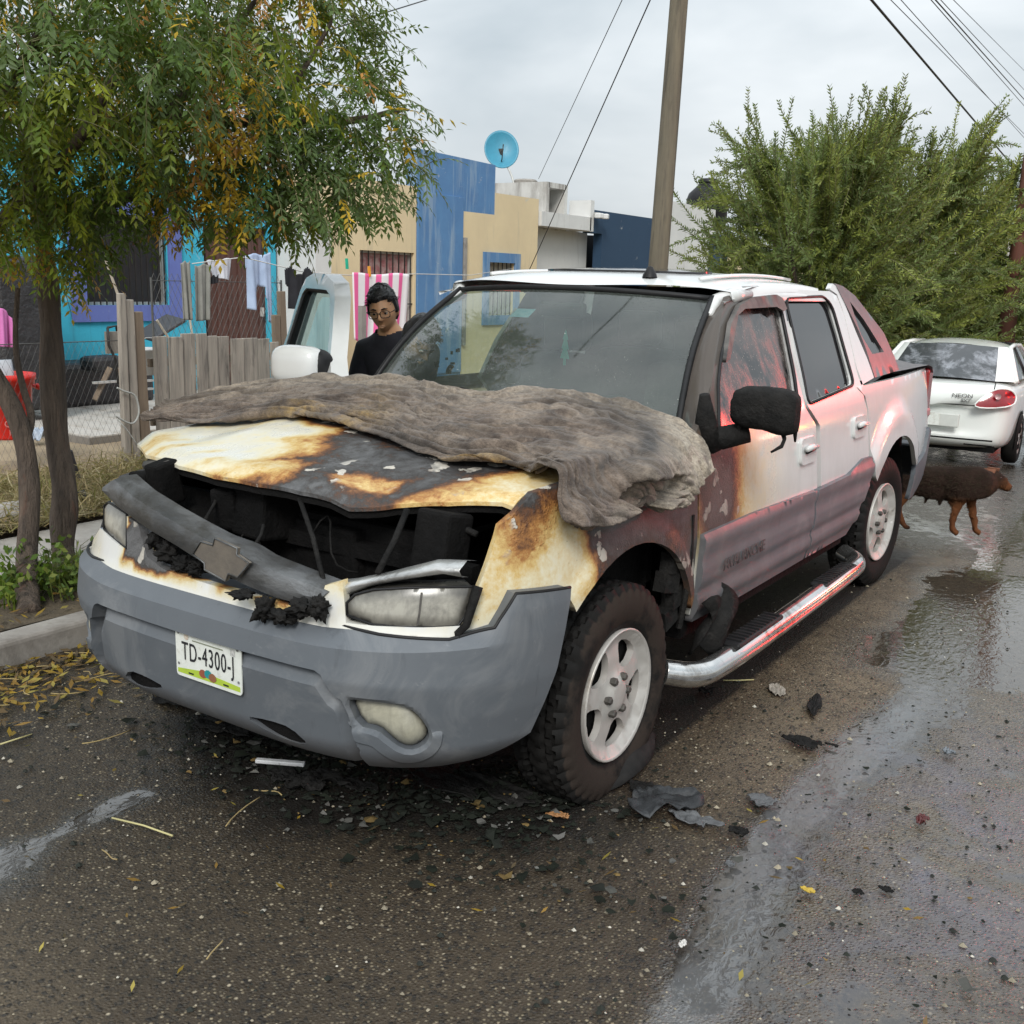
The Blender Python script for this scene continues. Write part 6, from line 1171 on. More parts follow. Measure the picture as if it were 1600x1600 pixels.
A, B_ = ax(172, 575, -7.2), ax(148, 625, -7.2); MB().tube([A, B_], .035, 4).build('leg', M_plank2, tr_); A, B_ = ax(186, 575, -7.3), ax(197, 620, -7.3); MB().tube([A, B_], .03, 4).build('leg', M_plank2, tr_)
for (x0, x1, y) in ((146, 182, 597), (216, 238, 571), (216, 238, 595), (216, 238, 608)): A, B_ = ax(x0, y, -7.15), ax(x1, y, -7.15); MB().box((A+B_)/2, (.05, B_[1]-A[1], .022)).build('rail', M_steel, tr_)
ch_ = thing('folding_chair', 'old folding chair frame left of the tied posts', 'chair', (-6.8, 4.8, .2)); MB().tube([ax(x, y, -6.8) for x, y in ((168, 512), (170, 540), (180, 560), (185, 600))], .014, 6).build('chair_frame', M_iron, ch_, True); MB().tube([ax(x, y, -6.9) for x, y in ((168, 512), (182, 509), (186, 545))], .014, 6).build('chair_frame', M_iron, ch_, True); A = ax(180, 535, -6.85); MB().box(A, (.03, .22, .22)).build('backrest', mat('chair_canvas', (.22, .2, .17), None, 9, .9), ch_)
for (a_, b_, X, lb) in (((290, 450), (300, 522), -6.6, 'pale broom stick leaning above the plank fence'), ((245, 500), (262, 526), -6.4, 'short pale stick across the dark table'), ((163, 400), (184, 460), -5.3, 'thin pale stick rising from the tied posts')): A, B_ = ax(*a_, X), ax(*b_, X); tag(MB().tube([A, B_+(B_-A)*.3], .012, 6).build('stick', mat('pale_stick', (.55, .5, .4), (.45, .4, .32), 6, .7), None, loc=tuple(A)), lb, 'stick')
o = crumple(az(58, 690, .17)+np.array((0, 0, 0)), .10, .16, .16, 5, mat('blue_bag', (.38, .44, .52), (.3, .35, .43), 9, .5), 'blue_bag'); tag(o, 'crumpled pale blue bag on the ground beside the red bucket', 'bag')
p_ = az(112, 760, .14); o = bevel(MB().box((0, 0, 0), (.05, .10, .30), rx=.25).build('broken_board', M_tarp), .01); o.location = p_+np.array((0, 0, .12)); tag(o, 'dark broken board leaning behind the tree trunk', 'board')
p_ = az(121, 785, .14); o = crumple(p_, .07, .09, .1, 9, M_tarp, 'dark_rag'); tag(o, 'dark crumpled rag on the dry grass behind the trunk', 'rag')
p_ = az(20, 808, .14); V = MB(); V.lathe([(0, .10), (.09, .085), (.15, .03), (.15, -.02), (0, -.03)], p_, n=14); o = V.build('stone', M_conc, None, True, loc=tuple(p_)); o.scale = (1, 1.6, 1); tag(o, 'pale flat stone lying in the dry grass by the pavement', 'stone')
# ------------------------------------------------------------------ trees and plants
def leaf_mat(name, rough=.5, tr=.25, spec=.35):
    t = NT(name); c = t.attc('tint'); c2 = t.mix(t.noise(24, 3), c, t.mix(.5, c, (.02, .03, .015))); t.set(col=c2, rough=rough, spec=spec)
    td = t.n('ShaderNodeBsdfTranslucent'); t.l(t.mix(.4, c2, (.25, .32, .04)), td.inputs[0]); ms = t.n('ShaderNodeMixShader'); ms.inputs[0].default_value = tr; t.l(t.bs.outputs[0], ms.inputs[1]); t.l(td.outputs[0], ms.inputs[2]); t.l(ms.outputs[0], t.out.inputs[0]); return t.m
M_leaf = leaf_mat('leaflets', .5, .38); M_leaf2 = leaf_mat('narrow_leaves', .55, .3)
M_bark = mat('rough_bark', (.16, .12, .092), (.055, .042, .034), 7, .92, bump=(16, 1., .05), stretch=(2.5, 2.5, .35), dirt=((.17, .075, .045), 4, .64, (2, 2, .4)))
M_twig = mat('green_twig', (.17, .17, .07), (.12, .12, .05), 6, .7)
def limb(mb, pts, r0, r1, n=10, knob=.12):
    P = chaikin(pts, 3, False); m = len(P); R_ = np.linspace(r0, r1, m)*(1+knob*(vnoise(np.c_[P*5], 1, 3)-.5)*2); mb.tube(P, R_, n); return P
def unit(v): return v/(np.linalg.norm(v)+1e-9)
def frond(Vl, Fl, Cl, Tw, base, d, L, nl, lw, ll, col, droop):
    """pinnate leaf: drooping stalk with pairs of folded leaflets"""
    d = unit(d); side = unit(np.cross(d, (0, 0, 1))+rng.normal(0, .15, 3)); p = base.copy(); st = L/nl; pts = [p.copy()]
    for k in range(nl):
        d = unit(d+np.array((0, 0, -droop/nl))+rng.normal(0, .03, 3)); p = p+d*st; pts.append(p.copy()); up = unit(np.cross(side, d))
        for sg in (-1, 1) if k < nl-1 else (0,):
            ld = unit(d*.62+side*sg*.8+np.array((0, 0, -.3))+rng.normal(0, .26, 3)) if sg else d; l_ = ll*(.75+.5*math.sin(math.pi*(k+1)/(nl+1)))*rng.uniform(.8, 1.1); w_ = unit(np.cross(ld, up))*lw*rng.uniform(.8, 1.15); n_ = unit(np.cross(w_, ld))
            i = len(Vl); Vl += [p, p+ld*l_*.42+w_+n_*.15*lw, p+ld*l_-n_*lw*.5, p+ld*l_*.42-w_+n_*.15*lw, p+ld*l_*.5-n_*lw*.25]; Fl += [(i, i+1, i+4), (i+1, i+2, i+4), (i, i+4, i+3), (i+4, i+2, i+3)]
            c_ = col*rng.uniform(1.0, 2.0); Cl += [c_]*5
    Tw.append(np.array(pts))
mask = [(-500, -900), (560, -900), (575, -20), (600, 60), (585, 110), (618, 150), (640, 165), (664, 235), (655, 285), (640, 285), (600, 320), (560, 340), (505, 335), (470, 365), (420, 350), (380, 345), (330, 358), (270, 338), (200, 352), (150, 385), (110, 450), (40, 390), (-100, 400), (-500, 480)]
def pj(P): D = P-CAM; z = D @ FW; return np.c_[800+FPX*(D @ CR)/z, 800-FPX*(D @ CU)/z], z
g1, g2, g3, gy, gb_ = np.array((.052, .098, .009)), np.array((.088, .135, .045)), np.array((.19, .215, .014)), np.array((.52, .34, .03)), np.array((.40, .19, .045))
def neem(name, lb, trunk, limbs, centres, nfr, tr_=(.056, .036)):
    T = thing(name, lb, 'tree', tuple(trunk[0])); mb = MB(); tp = limb(mb, trunk, tr_[0], tr_[1], 18, .22); mb.build('trunk', M_bark, T, True)
    b = MB(); bp_ = []
    for L, r0, r1 in limbs: bp_.append(limb(b, L, r0, r1, 8))
    b.build('limb', M_bark, T, True); Vl, Fl, Cl, Tw = [], [], [], []; C_ = np.array([c[:3] for c in centres]); R_ = np.array([c[3] for c in centres]); k = 0; tries = 0
    pr = R_**2.2; pr /= pr.sum()
    while k < nfr and tries < nfr*12:
        tries += 1; i = rng.choice(len(C_), p=pr); o = unit(rng.normal(0, 1, 3)); p = C_[i]+o*R_[i]*rng.uniform(.25, 1.)**.6*np.array((1, 1, .8))
        uv, zz = pj(p[None]); 
        if zz[0] < 1.9: continue
        if not inside(uv+rng.normal(0, 9, 2), mask)[0]: continue
        # gaps in the crown
        if fbm(p[None], 1.5, 2, 40)[0] < .36: continue
        cl = fbm(p[None], 1.9, 2, 44)[0]; r_ = rng.random(); 
        col = (g1*(1-r_)+g2*r_) if cl < .56 else (g1*(1-r_)+g3*r_)
        if fbm(p[None], 2.6, 2, 47)[0]+rng.normal(0, .05) > .665: col = gy if rng.random() < .65 else gb_
        elif rng.random() < .02: col = gy
        d = unit(o*np.array((1, 1, .35))+np.array((0, 0, -.15))+rng.normal(0, .6, 3)); frond(Vl, Fl, Cl, Tw, p, d, rng.uniform(.13, .27), int(rng.integers(5, 9)), .0080, .043, col, rng.uniform(.2, 2.0)); k += 1
    o = mesh_obj('crown', Vl, Fl, M_leaf, T, True, cols=np.array(Cl)); o['kind'] = 'stuff'
    b = MB()
    for P in Tw[::2]: b.tube(P, np.linspace(.0028, .0012, len(P)), 3, False)
    o = b.build('leaf_stalk', M_twig, T, True); o['kind'] = 'stuff'; return T
tA = az(45, 958, .1); tB = az(103, 900, .1)
A2 = [tA, adist(40, 880, 5.35), adist(48, 790, 5.35), adist(42, 700, 5.35), adist(18, 630, 5.3), adist(-25, 560, 5.25), adist(-60, 440, 5.2), adist(-40, 250, 5.1)]
B2 = [tB, adist(96, 840, 5.75), adist(104, 770, 5.75), adist(88, 690, 5.75), adist(82, 600, 5.7), adist(80, 500, 5.65), adist(70, 400, 5.6), adist(60, 310, 5.5), adist(40, 180, 5.4)]
neem('neem_tree', 'nearer kerbside tree with forked reddish trunk and drooping leaflets', A2,
     [([adist(40, 690, 5.35), adist(52, 650, 5.4), adist(36, 610, 5.4), adist(22, 540, 5.35), adist(28, 450, 5.3)], .022, .012), ([adist(-40, 400, 5.2), adist(40, 300, 4.9), adist(120, 230, 4.6), adist(180, 120, 4.3)], .04, .012), ([adist(-40, 250, 5.1), adist(20, 120, 4.6), adist(80, 20, 4.2)], .035, .01)],
     [(*adist(60, 60, 4.1), .55), (*adist(-60, 180, 4.3), .6), (*adist(190, 40, 4.2), .5), (*adist(40, 260, 4.8), .6), (*adist(150, 200, 4.7), .55), (*adist(100, -180, 4.3), .75), (*adist(320, 60, 4.3), .5), (*adist(-200, 0, 4.4), .9), (*adist(-120, 330, 4.8), .6)], 1900)
neem('neem_tree', 'straight dark trunked tree behind it whose crown reaches over the cream house', B2,
     [([adist(62, 320, 5.5), adist(140, 330, 5.4), adist(220, 300, 5.3), adist(270, 250, 5.2)], .045, .018), ([adist(50, 240, 5.45), adist(160, 190, 5.3), adist(260, 180, 5.2), adist(400, 195, 5.2), adist(560, 190, 5.3), adist(625, 170, 5.35), adist(640, 172, 5.4)], .045, .003), ([adist(225, 205, 5.25), adist(255, 245, 5.2), adist(272, 300, 5.15), adist(310, 360, 5.1)], .014, .004), ([adist(260, 180, 5.2), adist(330, 90, 5.2), adist(400, 0, 5.3)], .03, .012), ([adist(400, 195, 5.2), adist(470, 120, 5.2), adist(520, 30, 5.3)], .018, .008)],
     [(*adist(250, 300, 5.0), .55), (*adist(130, 350, 5.2), .5), (*adist(380, 290, 5.1), .55), (*adist(500, 270, 5.2), .55), (*adist(580, 270, 5.3), .38), (*adist(420, 160, 5.2), .6), (*adist(300, 170, 5.0), .6), (*adist(520, 110, 5.3), .5), (*adist(560, 180, 5.3), .4), (*adist(460, 20, 5.3), .6), (*adist(330, -150, 5.3), 1.0), (*adist(50, 400, 5.5), .42), (*adist(330, 390, 5.0), .28), (*adist(430, 390, 5.1), .3), (*adist(200, 400, 5.1), .32), (*adist(130, 120, 5.2), .6)], 3300, (.072, .05))
def bushy(lb, base, hgt, spread, nsh, seed, leaf=.05):
    r_ = np.random.default_rng(seed); T = thing('street_tree', lb, 'tree', tuple(base), 'bushy street trees beyond the truck'); mb = MB(); limb(mb, [base, base+np.array((.05, 0, .5)), base+np.array((.0, .05, 1.0))], .09, .07, 10); mb.build('trunk', M_bark, T, True)
    b = MB(); Vl, Fl, Cl = [], [], []; k0 = base+np.array((0, .05, .9)); ends = []
    for i in range(11):
        a_ = i*2.4+r_.uniform(-.3, .3); e_ = base+np.array((math.cos(a_)*spread*r_.uniform(.35, .8), math.sin(a_)*spread*r_.uniform(.35, .8), hgt*r_.uniform(.55, .78))); P = limb(b, [k0, (k0+e_)/2+np.array((0, 0, -.1))+r_.normal(0, .08, 3), e_], .045, .012, 6); ends += list(P[3:])
    b.build('limb', M_bark, T, True); ends = np.array(ends); tw = MB()
    for i in range(nsh):
        s_ = ends[r_.integers(len(ends))] if i % 3 else base+np.array((*(unit(r_.normal(0, 1, 2))*spread*r_.uniform(.3, .95)), hgt*r_.uniform(.18, .62))); o = s_-base; out = unit(np.array((o[0], o[1], 0))+1e-6); up = r_.uniform(.25, 1.25); d = unit(out*r_.uniform(.3, 1.2)+np.array((0, 0, up if s_[2] > base[2]+hgt*.5 else r_.uniform(-.35, .7)))+r_.normal(0, .22, 3)); L = r_.uniform(.35, .85)*hgt/3.9; n_ = 24; p = s_.copy(); pts = [p.copy()]; sh = r_.uniform(.65, 1.3); yel = r_.random()
        dd = d+np.cumsum(r_.normal(0, .05, (n_, 3))+np.array((0, 0, .02 if up > .6 else -.03)), 0); dd /= np.linalg.norm(dd, axis=1)[:, None]; pts = np.vstack([p, p+np.cumsum(dd*L/n_, 0)])
        K = np.repeat(np.arange(n_), 3); Dk = dd[K]; a_ = K*2.2+np.tile(np.arange(3), n_)*2.1; pr = np.cross(Dk, (.3, .1, 1)); pr /= np.linalg.norm(pr, axis=1)[:, None]; pe = np.cross(Dk, pr); nr = lambda A: A/(np.linalg.norm(A, axis=1)[:, None]+1e-9); m_ = len(K)
        ld = nr(Dk*.75+(pr*np.cos(a_)[:, None]+pe*np.sin(a_)[:, None])*.85+r_.normal(0, .12, (m_, 3))); w_ = nr(np.cross(ld, r_.normal(0, 1, (m_, 3))))*leaf*.17; l_ = (leaf*r_.uniform(1.0, 1.8, m_)*(1.1-.5*K/n_))[:, None]; B0 = pts[K+1]
        Vl.append(np.stack([B0, B0+ld*l_*.45+w_, B0+ld*l_, B0+ld*l_*.45-w_], 1).reshape(-1, 3)); Cl.append(np.repeat(np.array((.18, .245, .08) if yel > .45 else (.27, .32, .07))[None]*(sh*r_.uniform(.75, 1.25, m_))[:, None], 4, 0))
        tw.tube(np.array(pts)[::6], .006, 3, False)
    Vl = np.vstack(Vl); Fl = np.arange(len(Vl)).reshape(-1, 4).tolist(); o = mesh_obj('crown', Vl, Fl, M_leaf2, T, True, cols=np.vstack(Cl)); o['kind'] = 'stuff'; o = tw.build('shoot', M_twig, T, True); o['kind'] = 'stuff'
def gp(px_, X, z=.12): 
    p = ax(px_, 400, X); return np.array((p[0], p[1], z+float(grade(p[1]))))
bushy('tallest bushy street tree, straight behind the truck cab', gp(1272, -2.55), 4.95, 1.55, 1350, 3, .064)
bushy('yellow-green street tree above the truck bed and white sedan', gp(1375, -2.3), 5.2, 1.9, 1350, 4, .075)
bushy('farther bushy tree at the right edge in front of the brown pole', gp(1520, -1.9), 5.1, 2.4, 1350, 5, .09)
# plants at the trunk bases
def weeds(name, lb, c, n, h, sp, cols, seed, kind=None, w=.006, lean_=.5, leafy=False):
    r_ = np.random.default_rng(seed); V, F, C_ = [], [], []
    for i in range(n):
        a_, q = r_.uniform(0, 6.28), sp*math.sqrt(r_.random()); p = np.array((c[0]+q*math.cos(a_)*1., c[1]+q*math.sin(a_), c[2])); d = unit(np.array((r_.normal(0, lean_), r_.normal(0, lean_), 1.))); L = h*r_.uniform(.4, 1.1); side = unit(np.cross(d, r_.normal(0, 1, 3)))*w; col = np.array(cols[r_.integers(len(cols))])*r_.uniform(.7, 1.3)
        if leafy:
            for k in range(6):
                s_ = p+d*L*(k+1)/6; ld = unit(r_.normal(0, 1, 3)+d*.4); ww = unit(np.cross(ld, r_.normal(0, 1, 3)))*.013; j = len(V); l_ = .045*r_.uniform(.7, 1.3); V += [s_, s_+ld*l_*.5+ww, s_+ld*l_, s_+ld*l_*.5-ww]; F.append((j, j+1, j+2, j+3)); C_ += [col*r_.uniform(.8, 1.2)]*4
        j = len(V); m_ = p+d*L*.5+r_.normal(0, .02, 3); e_ = p+d*L+np.array((r_.normal(0, .3*L), r_.normal(0, .3*L), -.15*L)); V += [p-side, p+side, m_+side*.8, m_-side*.8, e_]; F += [(j, j+1, j+2, j+3), (j+3, j+2, j+4)]; C_ += [col*(1 if not leafy else .8)]*5
    o = mesh_obj(name, V, F, M_leaf2, None, True, cols=np.array(C_), loc=tuple(c)); return tag(o, lb, None if kind else 'plant', None, kind)
weeds('weed_clump', 'bright green leafy weed growing left of the reddish trunk base', az(15, 940, .11), 46, .24, .16, [(.14, .24, .02), (.10, .17, .02), (.2, .26, .03)], 1, leafy=True)
weeds('weed_clump', 'green leafy weed between the two tree trunks', az(75, 925, .11), 60, .28, .2, [(.07, .13, .02), (.12, .19, .03), (.17, .2, .04)], 2, leafy=True)
weeds('weed_clump', 'grey-green wiry weed at the foot of the dark trunk', az(112, 905, .11), 240, .26, .16, [(.13, .15, .08), (.2, .2, .11), (.09, .12, .06)], 3, w=.003, lean_=.8)
weeds('weed_clump', 'low green weed beside the far bumper corner', az(142, 915, .11), 40, .2, .1, [(.1, .15, .04), (.14, .17, .06)], 4, leafy=True)
# dry grass on the verge before the yards
r_ = np.random.default_rng(12); V, F, C_ = [], [], []
for i in range(17000):
    x, y = r_.uniform(-5.0, -3.42), r_.uniform(.2, 6.5); den = fbm(np.array([[x, y, 0]]), 1.6, 3, 60)[0]
    if den < .40 or (x < -4.75 and r_.random() < .5): continue
    p = np.array((x, y, .14)); d = unit(np.array((r_.normal(0, .8), r_.normal(0, .8), .75))); L = r_.uniform(.08, .30)*(.5+den); s_ = unit(np.cross(d, r_.normal(0, 1, 3)))*.0035; m_ = p+d*L*.55; e_ = p+d*L+np.array((r_.normal(0, .08), r_.normal(0, .08), -.05)); j = len(V); V += [p-s_, p+s_, m_+s_, m_-s_, e_]; F += [(j, j+1, j+2, j+3), (j+3, j+2, j+4)]; C_ += [np.array(((.46, .35, .17), (.34, .25, .13), (.24, .17, .095), (.5, .42, .25), (.3, .27, .1))[r_.integers(5)])*r_.uniform(.7, 1.2)]*5
tag(mesh_obj('dry_grass', V, F, M_leaf2, None, True, cols=np.array(C_)), kind='stuff')
# fallen leaves and twigs against the kerb
V, F, C_ = [], [], []
for i in range(1500):
    if i < 950: x, y = -1.68+abs(r_.normal(0, .28)), r_.uniform(-.3, 1.4)
    elif i < 1250: x, y = r_.uniform(-2.7, -1.9), r_.uniform(-.2, 2)
    else: x, y = r_.uniform(-1.6, 2.2), r_.uniform(-.9, 1.1)
    if x > -.9 and r_.random() < .55: continue
    z = .012 if x > -1.7 else .125; a_ = r_.uniform(0, 6.28); l_ = r_.uniform(.018, .04)*(1 if x < -.8 else .6); d = np.array((math.cos(a_), math.sin(a_), r_.normal(0, .25))); s_ = np.array((-math.sin(a_), math.cos(a_), r_.normal(0, .3)))*l_*.32; p = np.array((x, y, z+r_.uniform(0, .012))); j = len(V); V += [p-d*l_, p+s_, p+d*l_, p-s_]; F.append((j, j+1, j+2, j+3)); C_ += [np.array(((.42, .27, .03), (.35, .2, .04), (.2, .12, .05), (.45, .36, .08), (.13, .09, .05))[r_.integers(5)])*r_.uniform(.7, 1.2)]*4
tag(mesh_obj('fallen_leaves', V, F, M_leaf2, None, True, cols=np.array(C_)), kind='stuff')
tw = MB()
for i in range(26):
    x, y = (-1.6+abs(r_.normal(0, .5)), r_.uniform(-.4, 1.)) if i < 22 else (r_.uniform(-.9, .6), r_.uniform(-.5, .5)); a_ = r_.uniform(0, 6.28); L = r_.uniform(.05, .2); P = [np.array((x+L*(t-.5)*math.cos(a_)+.1*L*math.sin(t*3+i), y+L*(t-.5)*math.sin(a_)+.12*L*math.cos(t*4+i), .014+.01*abs(math.sin(i+t)))) for t in np.linspace(0, 1, 6)]; tw.tube(P, .0025, 4)
tag(tw.build('fallen_twigs', mat('dry_twig', (.36, .28, .12), (.26, .19, .09), 9, .8), None, True), kind='stuff')
# ------------------------------------------------------------------ white sedan
SD = None
def sedan():
    cx, y0 = -.36, 10.72; W2 = .855; T = thing('white_sedan', 'white compact sedan parked behind the pickup, red tail lamp toward us', 'car', (cx, y0+2.2, 0))
    pm = mat('sedan_white', (.74, .77, .74), (.70, .73, .70), 3, .18, coat=.6, dirt=((.5, .5, .46), 5, .68))
    # body lower: loft over y of cross sections
    ys = [0, .03, .10, .25, .5, .8, 1.2, 1.8, 2.6, 3.4, 3.9, 4.2, 4.36, 4.42]; hw = [.60, .72, .80, .835, .85, .855, .855, .855, .855, .85, .82, .74, .6, .45]; top = [.72, .92, .965, .985, .995, .99, .98, .965, .95, .90, .84, .78, .70, .6]; low = [.42, .32, .25, .22, .2, .2, .2, .2, .2, .2, .22, .26, .34, .42]
    G = []
    for y, h, t_, l_ in zip(ys, hw, top, low):
        row = []
        for (u, v) in ((0, 1.), (.55, 1.), (.80, .985), (.93, .94), (.985, .84), (1, .66), (1.0, .45), (.985, .25), (.95, .08), (.86, 0), (0, 0)): row.append((u*h, y+(.10*(u**3) if y < .3 else -.0), l_+(t_-l_)*v))
        G.append([(cx-p[0], y0+p[1], p[2]) for p in row[::-1]][:-1]+[(cx+p[0], y0+p[1], p[2]) for p in row])
    G = np.array(G); b = MB().grid(G); n = G.shape[1]; b.F += [(n-1-i, n-2-i, i+1, i) for i in range(n//2)]; body = b.build('body', pm, T, True); sb_ = body.modifiers.new('sub', 'SUBSURF'); sb_.levels = 1; sb_.render_levels = 1
    # dark wheel wells
    for sg in (1, -1):
        for yw in (.98, 3.55):
            G2 = []; 
            for x in (.60, .865):
                G2.append([(cx+sg*x, y0+yw+.33*math.cos(q), .30+.34*math.sin(q)) for q in np.linspace(-.25, math.pi+.25, 18)])
            c_ = np.array(G2[1]); MB().add(np.vstack([c_, [[cx+sg*.865, y0+yw, .15]]]), [tuple(range(19))]).build('wheel_well', M_cavity, T)
            w = bpy.data.objects.new('wheel', None); COL.objects.link(w); w.parent = T
            MB().lathe([(.19, .08), (.27, .085), (.30, .06), (.305, 0), (.30, -.06), (.27, -.085), (.19, -.08)], (cx+sg*.80, y0+yw, .305), 'X', 40).build('tyre', M_tyre, w, True, attrs=dict(rust=np.zeros(280)))
            MB().lathe([(.0, .075*sg), (.06, .07*sg), (.16, .055*sg), (.19, .075*sg), (.2, .06*sg)], (cx+sg*.80, y0+yw, .305), 'X', 40).build('rim', M_alloy, w, True)
            for q in range(6): a_ = q*math.pi/3; MB().box((cx+sg*.872, y0+yw+.115*math.cos(a_), .305+.115*math.sin(a_)), (.012, .05, .05), rx=a_).build('rim_slot', M_cavity, w)
    # greenhouse
    gl = mat('sedan_glass', (.035, .04, .045), (.05, .055, .06), 5, .08, spec=.6, dirt=((.28, .3, .33), 3, .56, (1, 1, .5)))
    def P_(x, y, z): return (cx+x, y0+y, z)
    def pan(name, Q, m, par, nn=6, bulge=.03, nrm=(0, -1, .5)):
        a_, b_, c_, d_ = (np.array(q) for q in Q); nv_ = np.array(nrm)/np.linalg.norm(nrm); return MB().grid(np.array([[(a_*(1-u)+b_*u)*(1-v)+(d_*(1-u)+c_*u)*v+nv_*bulge*(4*u*(1-u)*.8+.4*v*(1-v)) for u in np.linspace(0, 1, 9)] for v in np.linspace(0, 1, nn)])).build(name, m, par, True)
    rf = MB().grid(np.array([[P_(x*(1-.04*abs(v-.4)), 1.10+1.35*v-.08*(1-abs(x))*(v < .2)*0, 1.425-.05*(2*v-.9)**2-.05*(x/.56)**2-.02*abs(x/.56)**6) for x in np.linspace(-.57, .57, 13)] for v in np.linspace(0, 1, 9)])).build('roof', pm, T, True)
    pan('rear_window', [P_(-.60, .44, 1.0), P_(.60, .44, 1.0), P_(.51, 1.08, 1.36), P_(-.51, 1.08, 1.36)], gl, T, 8, .055)
    pan('windscreen', [P_(-.66, 3.25, .94), P_(.66, 3.25, .94), P_(.52, 2.42, 1.37), P_(-.52, 2.42, 1.37)], gl, T, 6, .03, (0, 1, .5))
    for sg in (1, -1):
        pan('rear_pillar', [P_(sg*.60, .44, 1.0), P_(sg*.80, .66, .985), P_(sg*.615, 1.22, 1.355), P_(sg*.51, 1.08, 1.365)], pm, T, 6, .02, (sg, 0, .3))
        pan('side_window', [P_(sg*.785, .80, 1.0), P_(sg*.79, 1.72, .975), P_(sg*.60, 1.70, 1.345), P_(sg*.615, 1.24, 1.335)], gl, T, 5, .02, (sg, 0, .2))
        pan('side_window', [P_(sg*.79, 1.80, .975), P_(sg*.785, 2.85, .96), P_(sg*.585, 2.38, 1.33), P_(sg*.60, 1.78, 1.345)], gl, T, 5, .02, (sg, 0, .2))
        MB().tube([P_(sg*.80, .66, .99), P_(sg*.625, 1.2, 1.345), P_(sg*.60, 1.75, 1.365), P_(sg*.59, 2.4, 1.345), P_(sg*.79, 3.2, .95)], .03, 8).build('roof_pillar', pm, T, True)
        MB().tube([P_(sg*.795, 1.76, .965), P_(sg*.60, 1.74, 1.345)], .025, 6).build('door_pillar', M_black, T, True)
        mb_ = MB(); L = chaikin([(sg*.852, .12, .745), (sg*.44, -.05, .715), (sg*.54, .02, .85), (sg*.66, .10, .945), (sg*.80, .22, .94), (sg*.868, .30, .85)], 2); pc_ = L.mean(0)
        Lp = [np.array(P_(*p)) for p in L]; n_ = len(Lp); o = mesh_obj('tail_lamp', np.array(Lp+[np.array(P_(pc_[0]+sg*.02, pc_[1]-.055, pc_[2]))]), [(i, (i+1) % n_, n_) for i in range(n_)], M_red, T, True)
        MB().tube(Lp+Lp[:1], .010, 5).build('lamp_edge', pm, o, True); c0 = np.array(P_(sg*.70, .02, .865)); MB().lathe([(0, .015), (.02, .01), (.034, 0)], c0, 'Y', 12).build('reverse_lens', mat('clear_lens', (.5, .3, .3), None, 5, .15), o, True)
        MB().tube([P_(sg*.87, 1.2, .80), P_(sg*.875, 1.35, .80)], .02, 6, flat=.6).build('door_handle', pm, T, True); MB().tube([P_(sg*.858, 1.75, .95), P_(sg*.865, 1.78, .6), P_(sg*.86, 1.72, .25)], .005, 4).build('door_gap', M_cavity, T); MB().tube([P_(sg*.864, .85, .52), P_(sg*.868, 3.2, .52)], .018, 6).build('rubbing_strip', pm, T, True)
        bevel(MB().box(P_(sg*.93, 2.75, 1.0), (.14, .1, .11)).build('wing_mirror', pm, T), .03, 2)
    MB().tube([P_(x, .06-.03*(1-abs(x)), .74+.0*x) for x in np.linspace(-.52, .52, 9)], .006, 5).build('boot_gap', M_cavity, T)
    for sg in (1, -1): MB().tube([P_(sg*.52, .03, .745), P_(sg*.64, .12, .93), P_(sg*.62, .35, 1.0)], .006, 5).build('boot_gap', M_cavity, T)
    o = bevel(MB().box(P_(.02, -.02, .56), (.62, .05, .15)).build('plate_recess', mat('sedan_recess', (.6, .62, .58), None, 5, .4), T), .01); MB().box(P_(-.03, -.048, .565), (.30, .012, .14)).build('number_plate', mat('plate_white', (.7, .7, .7)), o)
    MB().tube([P_(x, -.02+.1*abs(x)**3, .36) for x in np.linspace(-.7, .7, 9)], .01, 5).build('bumper_seam', M_cavity, T, True); bevel(MB().box(P_(.55, .02, .30), (.3, .04, .012)).build('bumper_slot', M_cavity, T), .003)
    text('badge', 'NEON', frame(P_(.33, .018, .845), (1, .06, 0), (0, -1, .1)), .06, M_soot, T, 1.3, .004); text('badge', 'SXT', frame(P_(.37, .018, .79), (1, .06, 0), (0, -1, .1)), .045, M_black, T, 1.3, .004)
    MB().box(P_(0, 2.2, .3), (1.4, 4.0, .2)).build('underbody', M_cavity, T); MB().tube([P_(-.3, .05, .25), P_(-.3, .3, .25)], .03, 8).build('exhaust', M_soot, T, True)
    # turn the car a little
    T.rotation_euler.z = math.radians(2.5); T.location.z = -.262; return T
sedan()

